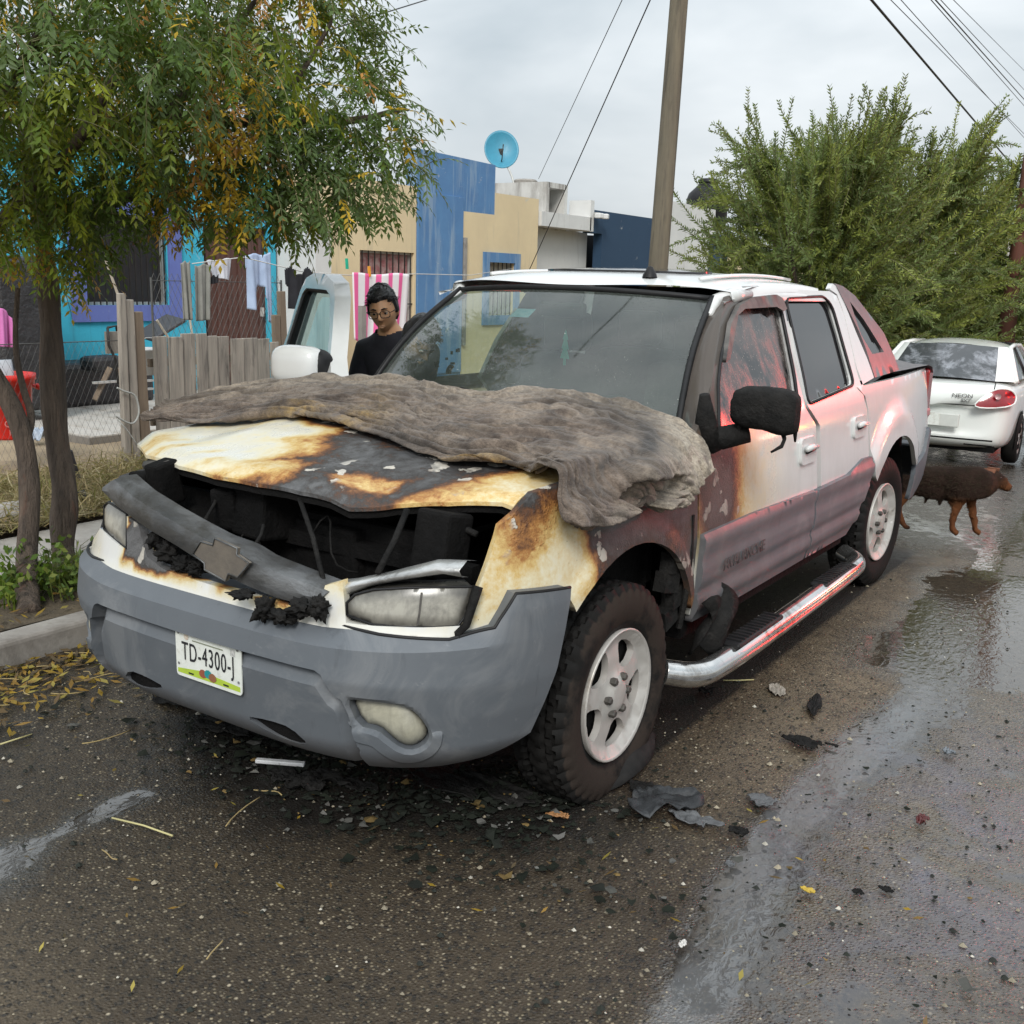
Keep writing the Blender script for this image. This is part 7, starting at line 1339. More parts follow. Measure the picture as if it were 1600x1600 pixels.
# ------------------------------------------------------------------ bodies by skinned joints
def skinned(chains, voxel, extra=()):
    """one continuous surface grown from joint chains ((point, radius), ...) plus extra closed meshes (V, F)"""
    V, E, R_ = [], [], []; key = {}
    def vid(p, r_):
        k = tuple(round(float(x), 4) for x in p)
        if k not in key: key[k] = len(V); V.append(k); R_.append(r_)
        return key[k]
    for ch_ in chains:
        ids = [vid(p, r_) for p, r_ in ch_]; E += list(zip(ids[:-1], ids[1:]))
    me = bpy.data.meshes.new('tmp'); me.from_pydata(V, E, []); o = bpy.data.objects.new('tmp', me); COL.objects.link(o); md = o.modifiers.new('s', 'SKIN'); md.use_smooth_shade = True
    for i, r_ in enumerate(R_):
        sv = me.skin_vertices[0].data[i]; sv.radius = (r_, r_) if np.isscalar(r_) else r_; sv.use_root = (i == 0)
    s2 = o.modifiers.new('u', 'SUBSURF'); s2.levels = 2; dg = bpy.context.evaluated_depsgraph_get(); m2 = bpy.data.meshes.new_from_object(o.evaluated_get(dg)); bpy.data.objects.remove(o)
    b = bmesh.new(); b.from_mesh(m2); 
    for (v, f) in extra:
        vs2 = [b.verts.new(p) for p in v]
        for q in f: b.faces.new([vs2[i] for i in q])
    m3 = bpy.data.meshes.new('tmp2'); b.to_mesh(m3); b.free(); o = bpy.data.objects.new('tmp', m3); COL.objects.link(o); r = o.modifiers.new('r', 'REMESH'); r.mode = 'VOXEL'; r.voxel_size = voxel; r.use_smooth_shade = True; sm = o.modifiers.new('sm', 'SMOOTH'); sm.iterations = 2; sm.factor = .4
    dg = bpy.context.evaluated_depsgraph_get(); m4 = bpy.data.meshes.new_from_object(o.evaluated_get(dg)); bpy.data.objects.remove(o); n = len(m4.vertices); co = np.zeros(n*3); m4.vertices.foreach_get('co', co); return co.reshape(-1, 3), [tuple(p.vertices) for p in m4.polygons]
def head_mesh(grow=None):
    n, m = 64, 96; V = []
    for i in range(n):
        for j in range(m):
            t, a_ = math.pi*i/(n-1), 2*math.pi*j/m; d = np.array((math.sin(t)*math.cos(a_), math.sin(t)*math.sin(a_), math.cos(t))); p = d*np.array((.073, .092, .112))     # faces -y
            z = p[2]; jaw = max(0, -z/.112); p[0] *= 1-.30*jaw**1.4; p[1] *= 1-.10*jaw if p[1] < 0 else 1-.35*jaw
            if p[1] > 0: p[1] *= 1.06; p[2] += .006*(d[2] > 0)
            if d[1] < -.15:
                x = p[0]; f = -d[1]; g = lambda cx, cz, sx, sz: math.exp(-((x-cx)/sx)**2-((z-cz)/sz)**2)
                y = 0; y -= .024*g(0, -.020, .013, .016)+.016*g(0, .0, .009, .022)+.008*(g(-.014, -.026, .008, .008)+g(.014, -.026, .008, .008)); y += .011*(g(-.031, .010, .017, .012)+g(.031, .010, .017, .012)); y -= .006*(g(-.03, .030, .024, .008)+g(.03, .030, .024, .008)); y -= .007*g(0, -.055, .022, .006)+.008*g(0, -.066, .019, .006); y += .004*g(0, -.0605, .024, .0025); y -= .008*g(0, -.095, .018, .014); y -= .004*(g(-.045, -.012, .02, .016)+g(.045, -.012, .02, .016))
                p[1] += y*min(1, f*1.6)
            if grow is not None:
                hl = grow(d, p); p = p*(1+hl)
            V.append(p)
    return np.array(V), [(i*m+j, i*m+(j+1) % m, (i+1)*m+(j+1) % m, (i+1)*m+j) for i in range(n-1) for j in range(m)]
def ear(sg):
    V = []; n = 10
    for i in range(n):
        for j in range(n): t, a_ = math.pi*i/(n-1), 2*math.pi*j/n; V.append((sg*.073+sg*.010*math.sin(t)*math.cos(a_)+sg*.004, .008+.018*math.sin(t)*math.sin(a_), .0+.032*math.cos(t)))
    return np.array(V), [(i*n+j, i*n+(j+1) % n, (i+1)*n+(j+1) % n, (i+1)*n+j) for i in range(n-1) for j in range(n)]
def hand(w, d, up, sg, curl=.5):
    """palm and five bent fingers from the wrist w along d; up is the back of the hand"""
    d, up = unit(np.array(d, float)), unit(np.array(up, float)); s_ = unit(np.cross(d, up))*sg; w = np.array(w, float); k = w+d*.05; ch_ = []
    for i, (o_, L) in enumerate(((-.03, .062), (-.010, .078), (.010, .084), (.030, .074))):
        b_ = w+d*.085+s_*o_; p1 = b_+d*L*.45-up*L*.12*curl; p2 = p1+d*L*.30-up*L*.35*curl; p3 = p2+d*L*.18-up*L*.32*curl; ch_.append([(k, .026), (b_, .0105), (p1, .0095), (p2, .0085), (p3, .007)])
    t0 = w+d*.030+s_*.034; ch_.append([(k, .026), (t0, .013), (t0+d*.028+s_*.016-up*.012, .011), (t0+d*.056+s_*.014-up*.03, .009)]); return k, ch_
M_speclens = clear_mat(); M_speclens.name = 'spectacle_lens'
for n_ in M_speclens.node_tree.nodes:
    if n_.type == 'BSDF_TRANSPARENT': n_.inputs[0].default_value = (.95, .96, .96, 1)
    if n_.type == 'FRESNEL': n_.inputs[0].default_value = 1.25
def skin_tone(name, c):
    t = NT(name); n = t.noise(40, 4); cc = t.mix(n, c, tuple(x*.86 for x in c)); return t.set(col=cc, rough=.48, sub=.06, nrm=t.bump(t.noise(300, 2), .1, .001))
def person(lb, hips, chest, neckb, headc, yaw, pitch, roll, hair, glasses, shirt, skinc, hands, feet):
    T = thing('person', lb, 'person', (hips[0], hips[1], .12)); Rm = np.array((Matrix.Rotation(yaw, 3, 'Z') @ Matrix.Rotation(pitch, 3, 'X') @ Matrix.Rotation(roll, 3, 'Y'))); hc = np.array(headc); hw = lambda V: np.asarray(V) @ Rm.T+hc
    hv, hf_ = head_mesh(); hips, chest, neckb = (np.array(q, float) for q in (hips, chest, neckb)); side = unit(np.cross(chest-hips, np.array((math.sin(yaw), -math.cos(yaw), 0)))); side = np.array((math.cos(yaw), math.sin(yaw), 0)); nk = hc+np.array(Rm @ np.array((0, .03, -.075)))
    arms = []; ch_ = [[(hips, (.16, .115)), (hips*.5+chest*.5, (.15, .11)), (chest, (.165, .12)), (neckb, (.075, .07)), (nk, .054), (hc+np.array(Rm @ np.array((0, .015, -.02))), .055)]]
    sleeves = []; shirtch = [[(hips+np.array((0, 0, -.06)), (.172, .127)), (hips*.5+chest*.5, (.163, .122)), (chest, (.185, .14)), (chest*.4+neckb*.6+np.array((0, 0, .02)), (.15, .12)), (neckb+np.array((0, 0, .015)), (.092, .088))]]; trous = []
    for sg, (elb, wri, hd_, up_) in zip((-1, 1), hands):
        sh = chest+side*sg*.19+np.array((0, 0, .06)); elb, wri = np.array(elb, float), np.array(wri, float); k, fc = hand(wri, hd_, up_, sg); ch_ += [[(chest, (.165, .12)), (sh, .062), ((sh+elb)/2, .050), (elb, .042), ((elb*.55+wri*.45), .038), (wri, .026), (k, .026)]]+fc
        shirtch += [[(chest, (.185, .14)), (sh, .082), ((sh+elb)/2, .063), (elb*.75+sh*.25, .058)]]
    legs = []
    for sg, ft_ in zip((-1, 1), feet):
        ft_ = np.array(ft_, float); hp_ = hips+side*sg*.09+np.array((0, 0, -.08)); kn = (hp_+ft_)/2+np.array((math.sin(yaw)*.04, -math.cos(yaw)*.04, .02)); fw_ = np.array((math.sin(yaw), -math.cos(yaw), 0)); ch_.append([(hips, (.16, .115)), (hp_, .085), (kn, .058), (ft_+np.array((0, 0, .09)), .04), (ft_+fw_*.08+np.array((0, 0, .045)), .036), (ft_+fw_*.17+np.array((0, 0, .035)), .03)]); trous.append([(hips, (.17, .125)), (hp_, .098), (kn, .074), (ft_+np.array((0, 0, .12)), .065)])
        o = bevel(MB().box(ft_+fw_*.06+np.array((0, 0, .045)), (.10, .27, .09), rz=yaw).build('shoe', M_black, T), .03, 3)
    ears = [(hw(v), f) for v, f in (ear(-1), ear(1))]; V, F = skinned(ch_, .0075, [(hw(hv), hf_)]+ears); mesh_obj('body', V, F, skin_tone(lb[:8]+'_skin', skinc), T, True)
    Nn = np.zeros_like(V); Fa = np.array([f for f in F if len(f) == 4]); fn_ = np.cross(V[Fa[:, 2]]-V[Fa[:, 0]], V[Fa[:, 3]]-V[Fa[:, 1]])
    for k in range(4): np.add.at(Nn, Fa[:, k], fn_)
    Nn /= np.linalg.norm(Nn, axis=1)[:, None]+1e-12; keep = (V[:, 2] < neckb[2]+.018+.25*(np.linalg.norm(V[:, :2]-neckb[:2], axis=1)-.06)) & (V[:, 2] > hips[2]-.11) & (np.linalg.norm(V-hc, axis=1) > .125)
    for elb, wri, *_r in hands: e_, w_ = np.array(elb), np.array(wri); ab = w_-e_; t_ = ((V-e_) @ ab)/(ab @ ab); keep &= ~((np.linalg.norm(V-e_-np.clip(t_, 0, 1.6)[:, None]*ab, axis=1) < .075) & (t_ > -.25))
    Fk = [f for f in F if all(keep[i] for i in f)]; ids = sorted({i for f in Fk for i in f}); ix = {j: q for q, j in enumerate(ids)}; SV = V[ids]+Nn[ids]*(.010+.012*(fbm(V[ids]*np.array((1, 1, .6)), 12, 3, 3)-.3).clip(0))[:, None]
    o = mesh_obj('shirt', SV, [tuple(ix[i] for i in f) for f in Fk], shirt, T, True); o.modifiers.new('thick', 'SOLIDIFY').thickness = .004; V, F = skinned(trous, .012); mesh_obj('trousers', V, F, mat('dark_denim', (.03, .035, .05), (.045, .05, .065), 12, .9), T, True)
    def gh(d, p):
        x, y, z = p; top_ = z > .052-.05*max(0, -d[1]-.72)*0; fr_ = y < -.02
        side_ = (y > -.020 and z > -.02-.04*(y > .03)); line = .068+.02*math.sin(x*60)*.3
        cover = (fr_ and z > line-.012*(abs(x) > .045)) or side_ and not (abs(x) > .05 and y < .03 and z < -.01); return (.10+.16*fbm(np.array([p*np.array((1, 1, .7))])*55, 1, 3, 5)[0]+(.10*max(0, min(1, (z-.045)/.03)))) if cover else -.08
    hv2, hf2 = head_mesh(gh); hv2 = hv2+np.array((0, .002, .002))*1; o = mesh_obj('hair', hw(hv2), hf2, hair, T, True)
    # hair strands for an uneven outline
    r_ = np.random.default_rng(5); b = MB()
    for i in range(900):
        d = unit(r_.normal(0, 1, 3)); 
        if d[2] < .30: continue
        if d[1] < -.55 and d[2] < .62: continue
        p = d*np.array((.073, .096, .118))*r_.uniform(1.10, 1.19); t_ = unit(np.array((r_.normal(0, .5), -.5-r_.random(), r_.normal(0, .3)))+d*.5); b.tube(hw(np.array([p, p+t_*.014+d*.003, p+t_*.026])), [.0024, .002, .0007], 3, False)
    b.build('hair_strands', hair, T, True)['kind'] = 'stuff'
    M_eye = mat('eye_white', (.62, .6, .56), None, 5, .25); M_iris = mat('eye_dark', (.018, .012, .01), None, 5, .15); M_lip = mat(lb[:6]+'_lip', tuple(c*.62 for c in skinc), None, 30, .45)
    for sg in (-1, 1):
        b = MB().lathe([(0, .0125), (.006, .011), (.0105, .0065), (.0125, 0), (.0105, -.0065), (0, -.0125)], (0, 0, 0), n=16); b.V = [hw(b.V[0]+np.array((sg*.031, -.0735, .010)))]; b.build('eye', M_eye, T, True); b = MB().lathe([(0, .0016), (.0055, .001), (.006, -.002)], (0, 0, 0), 'Y', 14); b.V = [hw(b.V[0]*np.array((1, -1, 1))+np.array((sg*.031, -.0856, .008)))]; b.build('iris', M_iris, T, True)
        b = MB().tube([(sg*.014, -.0905, .030), (sg*.030, -.0915, .036), (sg*.047, -.082, .031)], (.0038, .0042, .002), 6); b.V = [hw(b.V[0])]; b.build('eyebrow', hair, T, True)
        b = MB().tube([(sg*.016, -.0835, .013), (sg*.031, -.0885, .0185), (sg*.045, -.079, .012)], (.0025, .0035, .002), 6); b.V = [hw(b.V[0])]; b.build('eyelid', bpy.data.objects[[c.name for c in T.children if c.name.startswith('body')][0]].data.materials[0], T, True)
    for z, r_2 in ((-.0565, .0042), (-.0655, .005)): b = MB().tube([(-.022, -.0865, -.0605), (-.009, -.0985, z), (.009, -.0985, z), (.022, -.0865, -.0605)], (.001, r_2, r_2, .001), 6); b.V = [hw(b.V[0])]; b.build('lip', M_lip, T, True)
    if glasses:
        gm = mat('glasses_frame', (.015, .015, .017), None, 5, .25); G_ = bpy.data.objects.new('glasses', None); COL.objects.link(G_); G_.parent = T
        for sg in (-1, 1):
            L = np.array([(sg*.033+.026*math.copysign(abs(math.cos(w))**.6, math.cos(w)), -.104+.010*((math.cos(w)*sg+1)/2)**2, .006+.0185*math.copysign(abs(math.sin(w))**.6, math.sin(w))) for w in np.linspace(0, 2*math.pi, 29)]); b = MB().tube(hw(L), .0021, 6, False); b.build('glasses_rim', gm, G_, True); MB().tube(hw(np.array([(sg*.059, -.094, .012), (sg*.077, -.06, .014), (sg*.080, .0, .012), (sg*.076, .022, -.004)])), .0022, 5).build('temple_arm', gm, G_, True)
            n_ = len(L)-1; b = MB().add(hw(L[:-1]), [tuple(range(n_))]); b.build('glasses_lens', M_speclens, G_)
        MB().tube(hw(np.array([(-.008, -.105, .012), (0, -.108, .014), (.008, -.105, .012)])), .0022, 5).build('bridge', gm, G_, True)
    return T
M_hair = mat('black_hair', (.008, .008, .009), (.016, .015, .015), 60, .42, bump=(150, .6, .003), stretch=(1, .3, 1)); M_shirt = mat('black_shirt_cloth', (.012, .012, .018), (.02, .02, .027), 12, .88, bump=(60, .3, .003))
M_hair.name = 'black_hair'
hd = adist(599, 486, 5.75); hc = hd
person('young man in black shirt and glasses looking over the open truck door', (hc[0]-.06, hc[1]+.28, .98), (hc[0]-.03, hc[1]+.15, hc[2]-.29), (hc[0]+.0, hc[1]+.06, hc[2]-.125), hc, math.radians(28), math.radians(14), math.radians(-7), M_hair, True, M_shirt, (.64, .35, .19),
       [((hc[0]-.26, hc[1]+.02, hc[2]-.60), (hc[0]-.12, hc[1]-.16, hc[2]-.72), (.5, -.6, -.3), (0, 0, 1)), ((hc[0]+.24, hc[1]-.02, hc[2]-.60), (hc[0]+.12, hc[1]-.20, hc[2]-.68), (.3, -.8, -.3), (0, 0, 1))], [(hc[0]-.16, hc[1]+.30, .12), (hc[0]+.05, hc[1]+.26, .12)])
h2 = adist(655, 532, 5.45)
person('dark haired person bending into the cab, mostly behind the windscreen edge', (h2[0]-.42, h2[1]+.42, .98), (h2[0]-.12, h2[1]+.22, h2[2]-.17), (h2[0]-.05, h2[1]+.12, h2[2]-.10), h2, math.radians(78), math.radians(48), math.radians(0), M_hair, False, mat('black_shirt_cloth', (.012, .012, .018)), (.42, .24, .14),
       [((h2[0]+.14, h2[1]-.06, h2[2]-.28), (h2[0]+.30, h2[1]-.22, h2[2]-.33), (.7, -.4, -.3), (0, 0, 1)), ((h2[0]+.10, h2[1]+.30, h2[2]-.36), (h2[0]+.28, h2[1]+.16, h2[2]-.40), (.7, -.2, -.3), (0, 0, 1))], [(h2[0]-.50, h2[1]+.42, .02), (h2[0]-.36, h2[1]+.58, .02)])

# ------------------------------------------------------------------ dog, standing across the street behind the rear wheel
fp = [az(1487, 838, 0), az(1522, 838, 0)]; hpw = [az(1414, 830, 0), az(1397, 815, 0)]
fr_ = (fp[0]+fp[1])/2; hi = (hpw[0]+hpw[1])/2; D = unit(np.array((fr_[0]-hi[0], fr_[1]-hi[1], 0))); Sd = np.array((D[1], -D[0], 0)); dl = adist(1520, 760, 8.0)
zt = lambda px, py, ref: CAM[2]+ray(px, py)[2]*np.dot(ref-CAM, FW)
DG = thing('dog', 'brown dog with black back standing in the wet street', 'dog', tuple((fr_+hi)/2))
ch0 = np.array((fr_[0], fr_[1], 0)); bz = zt(1500, 727, ch0); cw = np.array((*ch0[:2], bz-.125)); hipc = np.array((*hi[:2], bz-.12)); mid = (cw+hipc)/2+np.array((0, 0, -.015)); nkp = adist(1545, 755, np.dot(ch0-CAM, FW)); hdp = adist(1555, 748, np.dot(ch0-CAM, FW)); muz = adist(1582, 763, np.dot(ch0-CAM, FW))
chs = [[(mid, (.115, .125)), (cw, (.12, .155)), (cw+D*.10+np.array((0, 0, .03)), (.10, .12)), (nkp, (.078, .090)), (hdp, (.088, .088)), (hdp*.66+muz*.34+np.array((0, 0, .002)), (.058, .056)), (hdp*.42+muz*.58+np.array((0, 0, -.012)), (.036, .036)), (muz+np.array((0, 0, -.006)), (.029, .030))], [(mid, (.105, .12)), (hipc, (.09, .10)), (hipc-D*.10, (.06, .07)), (hipc-D*.22+np.array((0, 0, -.10)), .022), (hipc-D*.26+np.array((0, 0, -.26)), .016)]]
for p, sg in zip(fp, (1, -1)):
    b_ = cw+Sd*sg*.06+D*.02; e_ = np.array((b_[0]*.6+p[0]*.4, b_[1]*.6+p[1]*.4, .26))-D*.03; w_ = np.array((p[0], p[1], .11)); chs.append([(cw, (.105, .135)), (b_+np.array((0, 0, -.06)), (.05, .06)), (e_, .036), (w_-D*.01, .026), (p+np.array((0, 0, .045)), .024), (p+D*.045+np.array((0, 0, .022)), .026)])
for p, sg in zip(hpw, (1, -1)):
    b_ = hipc+Sd*sg*.06; kn = np.array((b_[0], b_[1], .30))+D*.07; hk = np.array((p[0], p[1], .17))-D*.07; chs.append([(hipc, (.09, .10)), (b_+np.array((0, 0, -.07)), .06), (kn, .042), (hk, .024), (p-D*.02+np.array((0, 0, .05)), .021), (p+D*.035+np.array((0, 0, .022)), .025)])
for t_, L in ((.15, .05), (.40, .055), (.62, .06), (.78, .05)):
    q = hipc*(1-t_)+cw*t_+Sd*.05+np.array((0, 0, -.115)); chs.append([(mid, (.105, .12)), (q, .022), (q+np.array((0, 0, -L)), .010)])
V, F = skinned(chs, .011); V = V+(fbm(V, 30, 3, 8)[:, None]-.5)*.014; zz = V[:, 2]; al = (V-hipc) @ D; n_ = fbm(V, 14, 3, 9); L_ = np.dot(cw-hipc, D)
tan_ = np.clip(sst(bz-.18, bz-.27, zz+.06*(n_-.5))*sst(.0, .1, np.abs(al-L_*.5)-L_*.2)+sst(L_+.10, L_+.32, al+.16*(n_-.5)), 0, 1)
cols = np.outer(1-tan_, (.026, .0145, .011))+np.outer(tan_, (.15, .056, .022)); cols *= (.7+.7*n_)[:, None]; nos = np.linalg.norm(V-muz, axis=1) < .022; cols[nos] = (.012, .01, .01)
def fur():
    t = NT('dog_fur'); c = t.attc('tint'); f = t.noise(70, 5, .7, .4, (1, 1, .5)); return t.set(col=t.mix(t.m2('MULTIPLY', f, .45), c, (.02, .013, .01)), rough=.85, spec=.1, nrm=t.bump(f, 1., .012))
mesh_obj('body', V, F, fur(), DG, True, cols=cols)
for sg in (1, -1):
    e0 = hdp+np.array((0, 0, .055))+Sd*sg*.05-D*.03; b = MB().grid(np.array([[e0+D*.042*(u-.5)*2*(1-v*.7)+Sd*sg*(.03*v+.014*math.sin(v*3))+np.array((0, 0, .018-.115*v)) for u in np.linspace(0, 1, 5)] for v in np.linspace(0, 1, 6)])); o = b.build('ear', mat('dog_ear', (.16, .06, .028), (.11, .04, .02), 20, .85), DG, True); o.modifiers.new('t', 'SOLIDIFY').thickness = .008
    MB().lathe([(0, .008), (.007, .004), (.009, 0), (.006, -.006)], hdp+D*.045+Sd*sg*.042+np.array((0, 0, .018)), n=10).build('eye', mat('eye_dark', (.018, .012, .01)), DG, True)

fv, ff, fc = [], [], []; r_ = np.random.default_rng(31)
Fq = np.array([f for f in F if len(f) == 4]); fnm = np.cross(V[Fq[:, 2]]-V[Fq[:, 0]], V[Fq[:, 3]]-V[Fq[:, 1]]); fnm /= np.linalg.norm(fnm, axis=1)[:, None]+1e-12; fcen = V[Fq].mean(1)
for i in r_.choice(len(Fq), 9000):
    if fcen[i][2] < .14: continue
    n = fnm[i]; d = unit(-D*.8+np.array((0, 0, -.45))+n*.55+r_.normal(0, .22, 3)); w_ = unit(np.cross(d, n)+1e-6)*.0022; L = r_.uniform(.012, .034)*(1 if fcen[i][2] > .36 else .5); p = fcen[i]; j = len(fv); fv += [p-w_, p+w_, p+d*L]; ff.append((j, j+1, j+2)); fc += [cols[Fq[i, 0]]*r_.uniform(.7, 1.6)]*3
o = mesh_obj('fur', fv, ff, leaf_mat('fur_hair', .8, .0, .08), DG, False, cols=np.array(fc)); o['kind'] = 'stuff'
# ------------------------------------------------------------------ debris on the road
def deb(px, py, rx_, ry_, h, seed, m, lb, cat='debris', name='charred_scrap', rot=0.): o = crumple(az(px, py, .006), rx_, ry_, h, seed, m, name, None, 17, rot); return tag(o, lb, cat)
M_flake = mat('charred_plastic', (.014, .015, .016), (.04, .043, .047), 9, .55, bump=(40, .5, .006), dirt=((.09, .095, .1), 7, .64), spec=.3); M_ash = mat('ash_scrap', (.12, .125, .13), (.06, .062, .066), 12, .55, bump=(40, .6, .006))
G_ = 'burnt scraps on the wet road'
deb(1022, 1262, .13, .10, .07, 1, M_flake, 'largest curled black plastic scrap, just right of the flat tyre', name='charred_scrap', rot=.5); deb(1085, 1285, .09, .04, .03, 2, M_ash, 'thin grey flake touching the largest black scrap'); deb(1012, 1240, .06, .05, .035, 9, M_char, 'small black curl on top of the largest scrap')
deb(1192, 1255, .052, .05, .02, 3, M_ash, 'squarish dark grey chip lying alone right of the largest scrap'); deb(1255, 1167, .075, .045, .035, 4, M_char, 'frayed black clump near the water line'); deb(1300, 1166, .03, .008, .01, 5, M_char, 'small black fibre beside the frayed clump')
deb(1272, 1108, .03, .12, .03, 6, M_char, 'long ragged black strip upper right of the flat wheel', rot=.3); deb(1214, 1080, .03, .075, .02, 7, mat('birch_chip', (.36, .32, .27), (.2, .18, .15), 10, .7), 'long pale grey sliver at the end of the ragged strip', rot=.55); deb(1104, 1085, .04, .03, .03, 8, M_char, 'small black tangle by the step bar end'); deb(1157, 1305, .035, .025, .025, 10, M_char, 'small black scrap below the squarish chip')
deb(1440, 1286, .022, .026, .03, 11, mat('dark_red_scrap', (.10, .02, .02), (.06, .015, .015), 20, .5), 'small dark red lump on the sheen of oil'); deb(1481, 1180, .022, .02, .03, 12, mat('bluish_scrap', (.16, .18, .2), None, 9, .5), 'small bluish grey stone in the wet'); deb(1385, 1392, .022, .014, .01, 13, M_char, 'tiny black crumb beside the yellow leaf on the wet road'); deb(1340, 1395, .016, .012, .01, 14, M_char, 'tiny black crumb left of the others near the yellow leaf')
deb(1140, 1352, .02, .014, .01, 15, M_ash, 'little grey flake below the black scraps'); deb(1066, 1478, .010, .018, .012, 16, mat('white_stub', (.6, .58, .55), None, 9, .6), 'small white stub lying on the road near the bottom', name='white_stub'); deb(1260, 1394, .022, .014, .012, 17, mat('yellow_leaf', (.5, .36, .05), (.42, .28, .04), 20, .6), 'yellow leaf lying on the wet road', 'leaf', 'fallen_leaf')
deb(876, 1279, .042, .018, .02, 18, mat('brown_leaf', (.35, .17, .06), (.25, .12, .05), 20, .6), 'brown curled leaf below the flat tyre', 'leaf', 'fallen_leaf', .4)
for x, y, rx_, ry_, h, s_, lb in ((470, 1230, .09, .05, .05, 20, 'melted black lump under the bumper, nearest the white strip'), (520, 1222, .10, .04, .045, 21, 'elongated burnt lump right of the melted lumps'), (560, 1232, .08, .03, .03, 22, 'burnt residue at the right end of the lumps'), (440, 1220, .06, .05, .04, 23, 'brownish burnt lump left end under the white strip'), (780, 1240, .14, .07, .03, 24, 'spread of black ash beside the flat tyre tread'), (700, 1232, .16, .06, .03, 25, 'spread of black ash under the middle of the bumper'), (350, 1140, .14, .06, .03, 26, 'black ash heap below the number plate'), (270, 1095, .12, .06, .02, 27, 'thin black ash left of the number plate')): deb(x, y, rx_, ry_, h, s_, M_char, lb, 'burnt residue', 'burnt_lump')
A, B_ = az(400, 1188, .03), az(476, 1194, .03); o = bevel(MB().box((0, 0, 0), (np.linalg.norm(B_-A), .022, .014), rz=math.atan2(*(B_-A)[[1, 0]])).build('white_strip', mat('white_trim_strip', (.72, .73, .74), (.5, .51, .52), 20, .4, dirt=((.05, .05, .05), 25, .62))), .003); o.location = (A+B_)/2; tag(o, 'narrow white trim strip lying under the bumper', 'trim strip')
for (a_, b_, c_, lb) in (((175, 1278), (225, 1290), (270, 1306), 'thin pale straw lying beside the left puddle'), ((1130, 1063), (1155, 1063), (1178, 1062), 'pale green stem lying by the step bar'), ((0, 1163), (25, 1155), (50, 1147), 'pale twig at the left edge of the road')): P = [az(*q, .01) for q in (a_, b_, c_)]; tag(MB().tube(P, .0035, 5).build('straw', mat('straw', (.5, .45, .22), (.42, .38, .18), 9, .7), None, True, loc=tuple(P[1])), lb, 'straw')
FLK = leaf_mat('burnt_flakes', .9, 0.); FLK.node_tree.nodes['Principled BSDF'].inputs['Specular IOR Level'].default_value = .12
# shreds of burnt plastic and ash thick under the nose and round the flat tyre
V, F, C_ = [], [], []; r_ = np.random.default_rng(78)
for i in range(2400):
    if i < 1500: x, y = r_.normal(.15, .55), r_.normal(.42, .16)
    elif i < 1900: x, y = r_.normal(.70, .16), r_.normal(.72, .12)
    else: x, y = r_.uniform(.9, 2.2), r_.uniform(.3, 2.4)
    s_ = (.005+.018*r_.random()**3)*(1 if i < 1900 else .45); p = np.array((x, y, .006+.012*r_.random()*(i < 1900))); j = len(V); nrm = r_.normal(0, .35, 2); m_ = 6
    for k in range(m_): a_ = k*2*math.pi/m_; q = s_*r_.uniform(.45, 1.5); dx, dy = q*math.cos(a_), q*math.sin(a_); V.append(p+np.array((dx, dy, abs(dx*nrm[0]+dy*nrm[1]))))
    V.append(p+np.array((0, 0, s_*r_.uniform(.1, .7)))); F += [(j+k, j+(k+1) % m_, j+m_) for k in range(m_)]; C_ += [np.array((.012, .012, .012) if r_.random() < .86 else ((.12, .115, .11) if r_.random() < .7 else (.20, .13, .05)))*r_.uniform(.6, 1.4)]*(m_+1)
tag(mesh_obj('burnt_shreds', V, F, FLK, None, False, cols=np.array(C_)), kind='stuff')
# loose grit and ash crumbs
V, F, C_ = [], [], []; r_ = np.random.default_rng(77)
for i in range(2600):
    x, y = r_.uniform(-1.5, 3.2), r_.uniform(-1.2, 4.5) if i % 3 else r_.uniform(-.6, 1.5); s_ = .0035*(1+2.4*r_.random()**5); dark = r_.random() < .45; p = np.array((x, y, .005)); j = len(V)
    for k in range(5): a_ = k*1.2566; V.append(p+np.array((math.cos(a_)*s_*r_.uniform(.7, 1.3), math.sin(a_)*s_*r_.uniform(.7, 1.3), 0)))
    V.append(p+np.array((0, 0, s_*.9))); F += [(j+k, j+(k+1) % 5, j+5) for k in range(5)]; C_ += [np.array((.015, .015, .015) if dark else ((.36, .31, .23) if r_.random() < .8 else (.6, .56, .48)))*r_.uniform(.6, 1.2)]*6
tag(mesh_obj('loose_grit', V, F, leaf_mat('grit', .8, 0.), None, False, cols=np.array(C_)), kind='stuff')

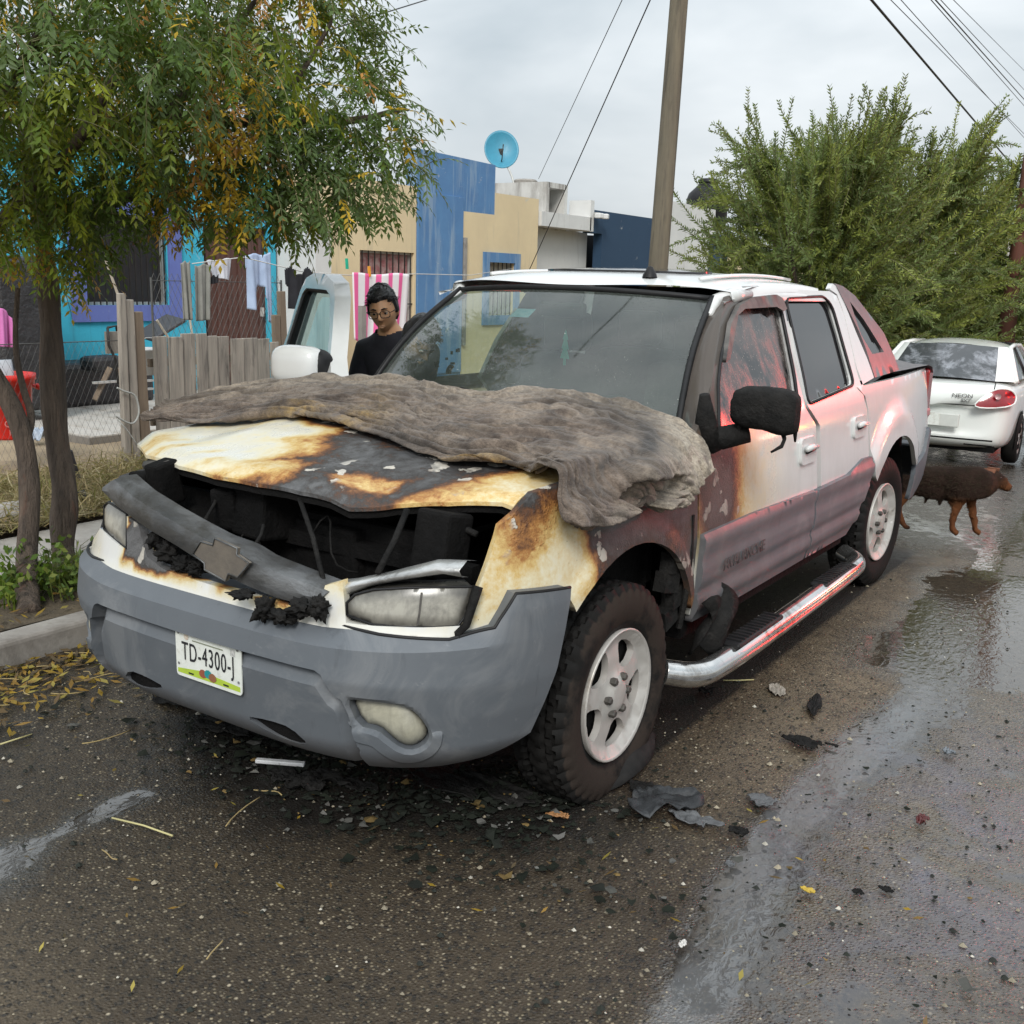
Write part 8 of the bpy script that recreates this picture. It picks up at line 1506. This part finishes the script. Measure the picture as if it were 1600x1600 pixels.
# ------------------------------------------------------------------ rescue truck across the street (outside the frame): its red beacon is what glows on the doors
RT = thing('rescue_truck', 'red rescue truck with a lit red light bar across the street', 'truck', (4.6, 13.0, 0)); rm = mat('rescue_red', (.38, .02, .02), None, 4, .25, coat=.5)
bevel(MB().box((4.6, 13.6, 1.25), (2.2, 3.8, 1.9)).build('box_body', rm, RT), .05, 3); bevel(MB().box((4.6, 10.9, 1.15), (2.1, 1.6, 1.2), taper=.94).build('cab', rm, RT), .08, 3); MB().box((4.6, 10.75, 1.75), (1.8, 1.0, .5), taper=.85).build('cab_glass', M_tint, RT); MB().box((4.6, 10.08, .62), (2.1, .2, .4)).build('bumper', M_chrome, RT)
for sx in (-.95, .95):
    for y in (10.9, 14.6): MB().lathe([(.0, .13), (.25, .13), (.42, .11), (.45, 0), (.42, -.11), (.0, -.11)], (4.6+sx, y, .45), 'X', 28).build('wheel', M_rubber, RT, True)
def emis(name, c, s): t = NT(name); return t.set(col=(.1, .1, .1), emc=c, ems=s)
MB().box((4.6, 10.9, 2.30), (2.0, .30, .20)).build('light_bar', emis('red_beacon', (1, .03, .02), 18), RT)
for sx in (3.75, 4.2): MB().box((sx, 10.02, 1.05), (.26, .06, .16)).build('grille_beacon', bpy.data.materials['red_beacon'], RT); MB().box((4.0, 9.96, .9), (.22, .06, .2)).build('headlight', emis('lamp_warm', (1, .85, .6), 8), RT); MB().box((3.62, 10.02, .9), (.10, .06, .16)).build('marker_lamp', emis('amber_lamp', (1, .4, .03), 12), RT)
for y in (12.0, 15.4): MB().box((3.47, y, 2.15), (.06, .5, .12)).build('side_beacon', bpy.data.materials['red_beacon'], RT)
bl_ = bpy.data.lights.new('beacon_light', 'SPOT'); bl_.spot_size = math.radians(17); bl_.spot_blend = 1.; bl_.energy = 420; bl_.color = (1, .05, .04); bl_.shadow_soft_size = .25; o = bpy.data.objects.new('beacon_light', bl_); COL.objects.link(o); o.parent = RT; o.location = (-.9, -3.3, 2.0); o.rotation_euler = (Vector((4.3, 9.7, 2.0))-Vector((1.0, 1.95, .95))).to_track_quat('Z', 'Y').to_euler()
